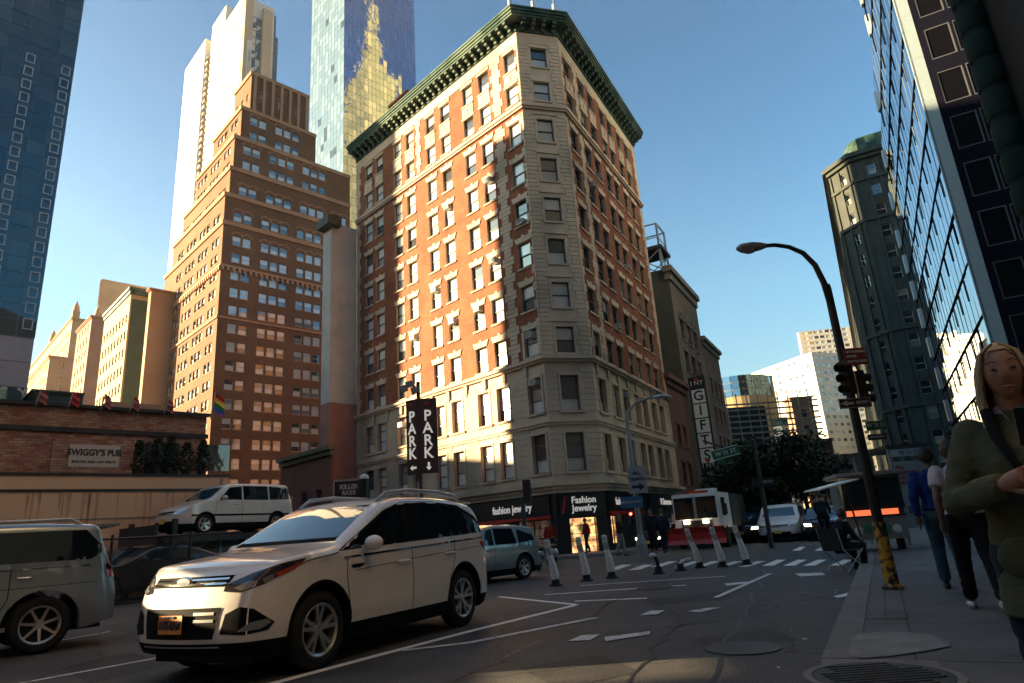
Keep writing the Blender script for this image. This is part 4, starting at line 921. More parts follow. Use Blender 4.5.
# signs over the shops
def plane_pt(px, py, out):                         # point `out` metres in front of the shop line
    s_, z_ = along(QR + NS * out, AZS, px, py); return s_, z_
s_, zt = plane_pt(696, 377, 1.1); _, zb_ = plane_pt(708, 472, 1.1)
GS = thing('gift_shop_sign', 'tall black vertical blade sign with pale squares spelling GIFTS', 'sign', QR + dirv(AZS) * s_ + NS * 0.35, RZ_S)
w = MB(); w.box(-.15, .15, -1.5, 0, zb_, zt); w.build('sign_box', M_black, GS)
w = MB(); hL = (zt - zb_) * 0.155
for i, c in enumerate('GIFTS'):
    zc = zt - (zt - zb_) * 0.21 - i * hL * 1.0
    w2 = MB(); w2.box(-.17, -.153, -1.35, -.15, zc - hL * .46, zc + hL * .46); w2.build('letter_panel', rough_mat('letter_panel', (0.78, 0.78, 0.75), 0.6, 0.05), GS)
    o_ = text(GS, c, hL * 0.95, M_black, (-.18, -.75, zc), (R(90), 0, R(-90)), 'letter', bold=0.02)
for zc, s3 in ((zt - (zt - zb_) * 0.07, 'I NY'), (zb_ + (zt - zb_) * 0.07, 'I NY')):
    text(GS, s3, .62, M_white, (-.16, -.75, zc), (R(90), 0, R(-90)), 'small_lettering')
w = MB(); w.sphere((-.17, -.72, zt - (zt - zb_) * 0.03), .2, sq=(.2, 1, .8)); w.sphere((-.17, -.72, zb_ + (zt - zb_) * 0.12), .2, sq=(.2, 1, .8)); w.build('red_emblem', M_red, GS)
LS = thing('luggage_sign', 'black sign box lettered LUGGAGE below the GIFTS sign', 'sign', QR + dirv(AZS) * s_ + NS * 0.3, RZ_S)
w = MB(); w.box(-.2, .2, -2.1, 0, zb_ - 1.6, zb_ - .15); w.build('sign_box', M_black, LS); text(LS, 'LUGGAGE', .5, M_white, (-.215, -1.05, zb_ - .9), (R(90), 0, R(-90)), sx=.85)
sg_, zg = plane_pt(722, 455, .8); _, zg2 = plane_pt(722, 500, .8)
BS = thing('green_blade_sign', 'narrow green vertical shop sign further along the street', 'sign', QR + dirv(AZS) * sg_ + NS * 0.3, RZ_S)
w = MB(); w.box(-.15, .15, -1.3, 0, zg2, zg); w.build('sign_box', paint('sign_green', (0.02, 0.22, 0.09), .4), BS)

# awnings and dark shopfronts along this side
for k, (a_, b_) in enumerate(((RLEN + .3, sB - .3), (sB + .3, sC - .3), (sC + .4, sD - .3))):
    AW = thing('awning', ['dark red shop awning beside the corner block', 'dark green shop awning under the LUGGAGE sign', 'grey shop awning under the green blade sign'][k], 'awning', QR + dirv(AZS) * a_, RZ_S)
    w = MB(); L_ = b_ - a_; w.poly([(0, -.02, 3.3), (L_, -.02, 3.3), (L_, -1.4, 2.5), (0, -1.4, 2.5)]); w.poly([(0, -1.4, 2.5), (L_, -1.4, 2.5), (L_, -1.4, 2.25), (0, -1.4, 2.25)]); w.poly([(0, -.02, 3.3), (0, -1.4, 2.5), (0, -1.4, 2.25), (0, -.02, 2.25)]); w.box(0, L_, -.02, .02, 2.2, 3.3)
    w.build('canopy', [rough_mat('awning_red', (.12, .02, .02), .7), rough_mat('awning_green', (.02, .07, .05), .7), rough_mat('awning_grey', (.1, .1, .1), .7)][k], AW)

# ------------------------------------------------------------------ the far end of the street
simple_block('scaffold_building', 'dark building wrapped in horizontal scaffold netting down the street', 736, 470, 112, 408, 727, 440, 776, 470, M_dark, cap=0, sides='LFfl', cornice=0, az=AZS + 60)
o_ = [o for o in COL.objects if o.get('category') == 'building' and o.name.startswith('scaffold')][0]
w = MB(); bb = 16
for z in np.arange(3, zat(o_.location, 404), 1.0): w.box(-.3, bb, -.5, -.35, float(z), float(z) + .28)
for x in np.arange(0, bb, 1.8): w.box(float(x), float(x) + .1, -.55, -.3, 0, zat(o_.location, 395))
w.build('scaffold', rough_mat('pale_scaffold', (.3, .26, .2), .7), o_)
q = tower_frame(722, 420, 170)
RG = thing('round_glass_building', 'low curved building topped with a bright blue glass band far down the street', 'building', q + Vector((7, 6, 0)), 0)
w = MB(); w2 = MB(); Hc = zat(q, 379); n = 28
for i in range(n):
    t0, t1 = 2 * math.pi * i / n, 2 * math.pi * (i + 1) / n; r_ = 9
    for z0_, z1_, k in [(0, Hc - 5.5, 0)]: w.quad((r_ * math.cos(t0), r_ * math.sin(t0), z0_), (r_ * math.cos(t1), r_ * math.sin(t1), z0_), (r_ * math.cos(t1), r_ * math.sin(t1), z1_), (r_ * math.cos(t0), r_ * math.sin(t0), z1_))
    for j in range(3): z0_ = Hc - 5.5 + j * 1.85; w2.quad((r_ * math.cos(t0 + .01), r_ * math.sin(t0 + .01), z0_ + .08), (r_ * math.cos(t1 - .01), r_ * math.sin(t1 - .01), z0_ + .08), (r_ * math.cos(t1 - .01), r_ * math.sin(t1 - .01), z0_ + 1.8), (r_ * math.cos(t0 + .01), r_ * math.sin(t0 + .01), z0_ + 1.8))
w.lathe([(8.9, Hc - 5.5), (8.9, Hc), (0.1, Hc + .2)], n=28)
w.build('wall', M_gold, RG); w2.build('glass_band', M_mirror, RG)
simple_block('white_slab_tower', 'hazy white slab tower with banded golden side at the end of the street', 829, 440, 330, 352, 768, 470, 862, 440, M_wht, cap=30, glass=M_glass_sky, sp=4.2, ww=2.2, pitch=3.9, wh=1.5, cornice=0, kind='pane', az=AZS + 40)
simple_block('white_slab_tower', 'pale banded tower rising behind the hazy white slab', 812, 400, 420, 332, 808, 390, 866, 400, M_wht, cap=20, glass=M_glass_sky, sp=3.6, ww=3.0, pitch=3.6, wh=1.8, cornice=0, kind='pane', az=AZS + 70)
simple_block('white_office_building', 'small white building with a dark roof box left of the pink brick row', 790, 470, 150, 418, 779, 460, 806, 480, M_wht, cap=20, cornice=1.5, az=AZS + 50, belt=M_dkgreen)
simple_block('pink_brick_building', 'pinkish brick building lit gold down the street', 806, 480, 135, 398, 797, 470, 828, 480, M_pinkb, cap=40, sp=2.4, az=AZS + 62)
simple_block('pink_brick_building', 'lower dark brick building in front of the pink one down the street', 822, 490, 120, 440, 818, 490, 842, 490, M_rbrick, cap=20, sp=2.4, az=AZS + 62)
simple_block('grey_street_end_building', 'dim grey building closing the street between the slab and the ornate corner', 842, 490, 210, 455, 835, 490, 880, 490, M_dgs, cap=20, az=AZS + 62)
simple_block('cream_tower_block', 'cream tower block top showing left of the hazy white slab', 768, 430, 300, 376, 762, 420, 782, 430, M_bge, cap=20, az=AZS + 50, cornice=.5)

# ------------------------------------------------------------------ added unseen blocks that shade the street, cover sky and bounce sunlight
def offblock(name, label, x0, x1, y0, y1, h, mat=M_tbrick):
    b_ = thing(name, label, 'building', (x1, y0, 0), 0); w = MB(); its = []
    W = x1 - x0; D = y1 - y0
    facade(w, its, (0, 0, 0), (0, 1, 0), D, 0, h, groups([(2 + i * 3.4, 1) for i in range(int((D - 2) / 3.4))], 1.3, .3), rows_of(4, h, 3.4, 1.8), .2)
    w.quad((-W, 0, 0), (0, 0, 0), (0, 0, h), (-W, 0, h)); w.quad((-W, D, 0), (-W, 0, 0), (-W, 0, h), (-W, D, h)); w.quad((0, D, 0), (-W, D, 0), (-W, D, h), (0, D, h)); w.quad((-W, 0, h), (0, 0, h), (0, D, h), (-W, D, h))
    w.build('wall', mat, b_); add_windows(b_, its, [M_frame_w, M_glass], 'sash', cap=20)
offblock('added_brown_block', 'brown brick block added unseen left of the parking lot to shade the corner and road', -84, -56, 10.9, 41.9, 39.4)  # added to shade the corner bay and most of the road
offblock('added_beige_block', 'beige brick block added unseen left of the roadway to bound the sunlit strip', -80, -50, -14, 8.2, 34, M_bge)  # added to bound the sunlit strip on the road

offblock('added_shade_terrace', 'low brick terrace added unseen across the side street to shade the shopfront', -84, -58, 42.0, 50.5, 17.6)  # added to keep the shopfront level out of the sun

_h = zat(qa, 218) + 9.5
offblock('hidden_shade_block', 'brick block added behind the corner building to shade the ornate one, hidden from the street', -13, 2.0, 74, 96, _h)  # added to shade the ornate building below its top
offblock('added_brown_block', 'tall brown brick block added unseen behind the viewer to cover the sky, left part', -52, -8, -60, -16, 40)  # added to cover sky behind the camera and darken the street
offblock('added_beige_block', 'tall beige block added unseen behind the viewer to cover the sky, right part', 0, 30, -60, -14, 48, M_pinkb)  # added as well, to hide more sky and deepen the street shade
offblock('added_beige_block', 'pale stone block added unseen behind the viewer to bounce sun onto the white crossover', 14, 40, -13, 6, 60, rough_mat('pale_bounce_stone', (.5, .43, .36), .85, .1, .2, .1))  # added and made pale so its sunlit face bounces warm light

# panel van added out of view to shade the nose of the white crossover
BT = thing('added_shade_van', 'plain white panel van added unseen to shade the nose of the white crossover', 'van', (-13.2, 4.6, 0), 0)
w = MB(); w.box(0, 2.3, 1.6, 6.6, .7, 2.15); w.build('cargo_box', M_white, BT); w = MB(); w.prism([(0, 0), (2.3, 0), (2.3, 1.5), (0, 1.5)], .5, 1.95); w.build('cab', M_white, BT); w = MB(); w.box(.15, 2.15, -.012, -.002, 1.2, 1.8); w.box(2.302, 2.312, .2, 1.2, 1.2, 1.8); w.build('windscreen', M_glass, BT)
for y in (.8, 5.4):
    for x in (.15, 2.15): w = MB(); w.lathe([(0, -.12), (.36, -.12), (.42, 0), (.36, .12), (0, .12)], (x, y, .42), 'x', 20); w.build('wheel', M_black, BT)

BD = thing('shade_board', 'blank dark panel on two posts, added unseen to end the sunlit strip', 'shade_board', (-14.6, 3.0, 0), 0)  # added out of view so the sunlit strip stops before the pavement
w = MB(); w.box(-.15, .15, 0, 9.5, 3.4, 6.9); w.build('panel', M_dark, BD)
for y in (1.5, 8.0): w = MB(); w.box(-.12, .12, y - .12, y + .12, 0, 3.4); w.build('post', M_grey, BD)
# ------------------------------------------------------------------ ground, road, pavements, markings
def asphalt(name, c, patch=True):
    mt, t, b = newmat(name); L = t.links.new; v = coord(t)
    n1 = N(t, 'ShaderNodeTexNoise'); n1.inputs['Scale'].default_value = 0.55; n1.inputs['Detail'].default_value = 10; n1.inputs['Roughness'].default_value = 0.7; L(v, n1.inputs[0])
    r1 = ramp(t, [(0.3, sc(c, .55)), (0.5, c), (0.72, sc(c, 1.7))]); L(n1.outputs[0], r1.inputs[0])
    n2 = N(t, 'ShaderNodeTexNoise'); n2.inputs['Scale'].default_value = 48; n2.inputs['Detail'].default_value = 3; L(v, n2.inputs[0])
    r2 = ramp(t, [(0.36, (.42,) * 3), (0.68, (1.9,) * 3)]); L(n2.outputs[0], r2.inputs[0])
    mx = N(t, 'ShaderNodeMix', data_type='RGBA', blend_type='MULTIPLY'); mx.inputs[0].default_value = 1; L(r1.outputs[0], mx.inputs[6]); L(r2.outputs[0], mx.inputs[7])
    vo = N(t, 'ShaderNodeTexVoronoi', feature='DISTANCE_TO_EDGE'); vo.inputs['Scale'].default_value = 0.22; 
    n4 = N(t, 'ShaderNodeTexNoise'); n4.inputs['Scale'].default_value = 1.2; n4.inputs['Detail'].default_value = 6; L(v, n4.inputs[0]); va = N(t, 'ShaderNodeVectorMath', operation='ADD'); L(v, va.inputs[0]); L(n4.outputs[1], va.inputs[1]); L(va.outputs[0], vo.inputs[0])
    r3 = ramp(t, [(0.0, (.3,) * 3), (0.009, (1,) * 3)]); L(vo.outputs[0], r3.inputs[0])
    m2 = N(t, 'ShaderNodeMix', data_type='RGBA', blend_type='MULTIPLY'); m2.inputs[0].default_value = 0.8; L(mx.outputs[2], m2.inputs[6]); L(r3.outputs[0], m2.inputs[7]); L(m2.outputs[2], b.inputs['Base Color'])
    rr = ramp(t, [(0.3, (.62,) * 3), (0.7, (.85,) * 3)]); L(n1.outputs[0], rr.inputs[0]); L(rr.outputs[0], b.inputs['Roughness'])
    b.inputs['Specular IOR Level'].default_value = 0.35
    bp = N(t, 'ShaderNodeBump'); bp.inputs['Strength'].default_value = 0.55; bp.inputs['Distance'].default_value = 0.008; L(n2.outputs[0], bp.inputs['Height']); L(bp.outputs[0], b.inputs['Normal'])
    return mt
M_asph = asphalt('asphalt', (0.072, 0.068, 0.065)); M_walk = rough_mat('pavement_concrete', (0.12, 0.12, 0.118), 0.85, 0.3, 0.7, 0.3, fine=60, stain=(0.08, 0.08, 0.08))
M_kerb = rough_mat('granite_kerb', (0.2, 0.19, 0.18), 0.8, 0.2, 3, 0.3, fine=60)
g = MB(); g.quad((-1500, -600, 0), (1500, -600, 0), (1500, 2400, 0), (-1500, 2400, 0)); tag(g.build('ground', M_asph), kind='structure')
# worn road paint: gaps by noise mask
def worn(name, c, wear=0.5):
    mt, t, b = newmat(name); L = t.links.new; v = coord(t)
    n1 = N(t, 'ShaderNodeTexNoise'); n1.inputs['Scale'].default_value = 5; n1.inputs['Detail'].default_value = 12; n1.inputs['Roughness'].default_value = 0.8; L(v, n1.inputs[0])
    r1 = ramp(t, [(wear - .08, (0.06, 0.06, 0.06)), (wear, c)]); L(n1.outputs[0], r1.inputs[0]); L(r1.outputs[0], b.inputs['Base Color']); b.inputs['Roughness'].default_value = 0.75
    return mt
M_line = worn('road_paint', (0.88, 0.85, 0.80), 0.36); M_line2 = worn('worn_road_paint', (0.66, 0.64, 0.6), 0.46)
def strip(mb, pts, w, z=0.006, mi=0):
    for i in range(len(pts) - 1):
        a, b = Vector(pts[i]), Vector(pts[i + 1]); d = (b - a).normalized(); n = Vector((-d.y, d.x, 0)) * w / 2
        mb.quad((a.x + n.x, a.y + n.y, z), (a.x - n.x, a.y - n.y, z), (b.x - n.x, b.y - n.y, z), (b.x + n.x, b.y + n.y, z), mi)
mk = MB(); G = gp
for pts, wd, mi in [(((235, 694), (388, 653), (472, 631), (575, 605.5)), .15, 0), (((499, 597), (577, 605)), .14, 0), (((575, 601.5), (647, 598.5)), .14, 0), (((402, 651), (470, 643), (596, 618)), .14, 1),
                    (((545, 595), (686, 585.5)), .13, 0), (((579, 586), (726, 576.5)), .13, 1), (((20, 684), (160, 658), (250, 642)), .1, 1), (((0, 650), (60, 641), (110, 632)), .09, 1),
                    (((716, 598), (770, 574)), .12, 1)]:
    z = 0.006 + 0.001 * len(mk.v) / 4
    strip(mk, [G(*p) for p in pts], wd, 0.006 + 0.0004 * (len(mk.v) // 4), mi)
def dab(pts, mi=1): mk.poly([tuple(G(*p)[:2]) + (0.012,) for p in pts], mi)
dab([(640, 616), (650, 611.5), (665, 611), (657, 615)]); dab([(568, 642), (582, 636), (601, 635), (590, 641)]); dab([(604, 638), (650, 632), (650, 635), (606, 642)]); dab([(688, 612), (708, 608.5), (722, 608), (700, 613)])
dab([(833, 597), (848, 593.5), (851, 596), (838, 598.5)], 0); dab([(724, 584), (748, 582), (750, 584), (727, 586)]); dab([(795, 574), (822, 573), (826, 575.5), (800, 577)])
for x in (664, 688, 707, 729, 752): dab([(x - 14, 567.5), (x - 4, 567.3), (x + 14, 561.5), (x + 5, 561.5)], 1)
for x in (776, 797, 817, 843): dab([(x - 14, 566.2), (x - 2, 566), (x + 10, 560), (x + 1, 560)], 0)
for x in (800, 822): dab([(x - 8, 551), (x, 551), (x + 6, 547), (x, 547)], 0)
for x in (622, 644): dab([(x - 16, 570.5), (x - 4, 570), (x + 10, 565), (x, 565)], 1)
tag(mk.build('road_marking', [M_line, M_line2]), kind='structure')
# tar seams, repair patches, stains and covers in the roadway
M_tar = rough_mat('tar_seam', (.016, .016, .017), .45, .3, 8, .2); M_patch = asphalt('repair_patch', (0.038, 0.037, 0.037)); M_patch2 = asphalt('old_patch', (0.085, 0.08, 0.075))
sm = MB(); rr = random.Random(11)
for (p0, p1) in (((430, 690), (700, 560)), ((560, 640), (840, 612)), ((300, 690), (150, 600)), ((700, 690), (760, 570)), ((500, 612), (860, 590)), ((620, 690), (660, 610))):
    a, b = gp(*p0), gp(*p1); n = 26; prev = None; off = 0
    for i in range(n + 1):
        off += rr.gauss(0, .05); q = a.lerp(b, i / n); d = (b - a).normalized(); q = q + Vector((-d.y, d.x, 0)) * off
        if prev is not None: strip(sm, [prev, q], rr.uniform(.02, .05), .0035)
        prev = q
tag(sm.build('tar_seam', M_tar), kind='structure')
pm = MB()
for pts, mi in (([(520, 668), (600, 655), (640, 672), (560, 690)], 0), ([(690, 640), (770, 628), (800, 640), (715, 655)], 0), ([(470, 622), (530, 613), (560, 620), (500, 631)], 1), ([(640, 600), (720, 592), (735, 597), (655, 606)], 0), ([(770, 600), (812, 594), (822, 600), (782, 607)], 1), ([(60, 668), (130, 652), (170, 664), (90, 684)], 0)):
    pm.poly([(gp(*p).x, gp(*p).y, .0025) for p in pts], mi)
tag(pm.build('road_patch', [M_patch, M_patch2]), kind='structure')
for i, (px, py, lb) in enumerate(((742, 648, 'iron cover in the roadway near the kerb'), (655, 588, 'small iron cover in the roadway before the bollards'))):
    t_ = thing('manhole_cover', lb, 'manhole cover', gp(px, py, .004)); w = MB(); w.lathe([(.42, 0), (.42, .008), (.001, .010)], n=28); w.build('lid', rough_mat('road_iron', (.05, .048, .045), .5, .3, 5, .4, metal=.5), t_)
lt = MB()
for i in range(16):
    q = gp(rr.uniform(420, 860), rr.uniform(572, 680)) if i % 2 else sp(rr.uniform(6, 20), KD - rr.uniform(.05, .5)); z = .02 if i % 2 else .03; r_ = rr.uniform(.012, .03); a = rr.random() * 3; u_ = Vector((math.cos(a), math.sin(a), 0)) * r_; v_ = Vector((-math.sin(a), math.cos(a), .4)) * r_ * .6; c = Vector((q.x, q.y, z)); lt.quad(c - u_ - v_, c + u_ - v_, c + u_ + v_, c - u_ + v_)
tag(lt.build('litter', paint('paper_litter', (.5, .48, .44), .8)), kind='stuff')
gm = MB()
for i in range(140):
    s_ = rr.uniform(5.5, 22); d_ = rr.uniform(-.3, 5.5); c = sp(s_, d_, .1585); r_ = rr.uniform(.015, .035); gm.poly([(c.x + r_ * math.cos(k), c.y + r_ * math.sin(k) * .8, .1585 if d_ > -.4 else .152) for k in range(6)])
tag(gm.build('gum_spots', M_tar), kind='structure')
# right pavement: granite kerb, strip, slab field
pv = MB(); kb = MB()
n_end = gp(824, 676)                                 # where the kerb turns at the near corner
s_n = n_end.dot(dirv(AZS)); 
def q4(mb, s0_, s1_, d0, d1, z0, z1, mi=0):
    a = sp(s0_, d0, z0); mb.obox(a, dirv(AZS) * (s1_ - s0_), NS * (d1 - d0), (0, 0, z1 - z0), mi)
s = s_n
while s < 130: q4(kb, s + .006, s + 2.0 - .006, KD, KD + .3, -0.2, .15); s += 2.0
s = s_n - 0.05
tag(kb.build('kerb', M_kerb), kind='structure')
M_walk2 = None
def flags(name, c, size=1.5):
    mt, t, b = newmat(name); L = t.links.new; v = coord(t)
    br = N(t, 'ShaderNodeTexBrick'); br.offset = 0; L(v, br.inputs[0]); br.inputs['Scale'].default_value = 1; br.inputs['Brick Width'].default_value = size; br.inputs['Row Height'].default_value = size; br.inputs['Mortar Size'].default_value = 0.012
    br.inputs['Color1'].default_value = rgb(c); br.inputs['Color2'].default_value = rgb(sc(c, .86)); br.inputs['Mortar'].default_value = rgb(sc(c, .4))
    n1 = N(t, 'ShaderNodeTexNoise'); n1.inputs['Scale'].default_value = 1.1; n1.inputs['Detail'].default_value = 10; n1.inputs['Roughness'].default_value = .7; L(v, n1.inputs[0]); r = ramp(t, [(.3, (.65,) * 3), (.7, (1.35,) * 3)]); L(n1.outputs[0], r.inputs[0])
    mx = N(t, 'ShaderNodeMix', data_type='RGBA', blend_type='MULTIPLY'); mx.inputs[0].default_value = 1; L(br.outputs[0], mx.inputs[6]); L(r.outputs[0], mx.inputs[7]); L(mx.outputs[2], b.inputs['Base Color']); b.inputs['Roughness'].default_value = .8
    n2 = N(t, 'ShaderNodeTexNoise'); n2.inputs['Scale'].default_value = 70; L(v, n2.inputs[0]); bp = N(t, 'ShaderNodeBump'); bp.inputs['Strength'].default_value = .3; bp.inputs['Distance'].default_value = .006; L(n2.outputs[0], bp.inputs['Height']); L(bp.outputs[0], b.inputs['Normal'])
    return mt
M_walk = flags('pavement_flags', (0.13, 0.13, 0.128)); M_setts = flags('granite_setts', (0.15, 0.14, 0.13), .22)
pv.box(s_n, 140, -(WD + 6.0), -(KD + .304), -0.2, .146); pv.box(s_n - 14, s_n - .004, -(WD + 6), -(KD + .9), -.2, .142)
tag(pv.build('pavement', M_walk, rz=RZ_S), kind='structure')
st = MB(); st.box(s_n + 2.4, 60, -(KD + .75), -(KD + .31), .15, .153); tag(st.build('sett_strip', M_setts, rz=RZ_S), kind='structure')
rk = MB(); pts = [(s_n - .01, KD), (s_n - .5, KD + .05), (s_n - .8, KD + .3), (s_n - .9, KD + .9)]
rk.prism([(a, -b) for a, b in pts] + [(s_n - .01, -(KD + .9))], -.2, .147); tag(rk.build('kerb_ramp', M_kerb, rz=RZ_S), kind='structure')
# dusty repair patch and the iron cover
dp = MB(); P = [gp(x, y, .157) for x, y in ((852, 640), (858, 634), (880, 632), (905, 632), (930, 635), (948, 641), (950, 646), (925, 651), (890, 656), (862, 658), (848, 655))]
dp.poly([(p.x, p.y, .158) for p in P]); tag(dp.build('pavement_patch', rough_mat('dusty_concrete', (0.27, 0.26, 0.245), .9, .3, 3, .2)), kind='structure')
MH = thing('manhole_cover', 'round iron manhole cover in a pale ring at the pavement corner', 'manhole cover', gp(882, 677, .16))
w = MB(); w.lathe([(.56, 0), (.56, .012), (.5, .012), (.5, 0)], n=32); w.build('ring', M_kerb, MH); w = MB(); w.lathe([(.49, 0), (.49, .01), (.001, .01)], n=32)
for i in range(-5, 6): w.box(-.4, .4, i * .08 - .015, i * .08 + .015, .01, .018) if abs(i) < 3 else w.box(-.25, .25, i * .08 - .015, i * .08 + .015, .01, .018)
w.build('lid', rough_mat('cast_iron', (.06, .06, .06), .6, .3, 4, .4, metal=.5), MH)
# pavement round the corner block
nL = dirv(AZL - 90)
def wp(o, u, s, z, d): return None
off = [Vector((0, 0, 0))] * 4
def tw_(p): v = Matrix.Rotation(RZ_T, 3, 'Z') @ Vector((p[0], p[1], 0)); return (QL.x + v.x, QL.y + v.y)
far = c3 + dR * 120; cw = 3.6
kp = [(-cw, LLEN + 30), (-cw, 1.2), (-cw + .7, -1.2), (-cw + 1.9, -2.8)]
e = c2 + Vector((dR.y, -dR.x, 0)) * cw; kp += [(e.x + .2, e.y), ((far + Vector((dR.y, -dR.x, 0)) * cw).x, (far + Vector((dR.y, -dR.x, 0)) * cw).y)]
w = MB(); w.prism([tw_(p) for p in kp + [(far.x, far.y), (c2.x + .5, c2.y + .5), (.5, .5), (.5, LLEN + 30)]], -.2, .15)
tag(w.build('pavement', M_walk), kind='structure')
w = MB()
for i in range(len(kp) - 1):
    a, b = Vector((*tw_(kp[i]), 0)), Vector((*tw_(kp[i + 1]), 0)); d = (b - a).normalized(); n = Vector((d.y, -d.x, 0)); a2_ = a + n * 0; 
    w.obox((a.x, a.y, -.2), b - a, -n * -.02 + n * .18, (0, 0, .352))
tag(w.build('kerb', M_kerb), kind='structure')
# lot kerb/ramp behind the two cars on the left
w = MB(); a, b = gp(90, 592), gp(240, 572)
d = dirv(AZF); q = gp(150, 588); w.obox((q.x - d.x * 30, q.y - d.y * 30, -.1), d * 40, dirv(AZL) * 12, (0, 0, .24)); tag(w.build('lot_pavement', M_walk), kind='structure')
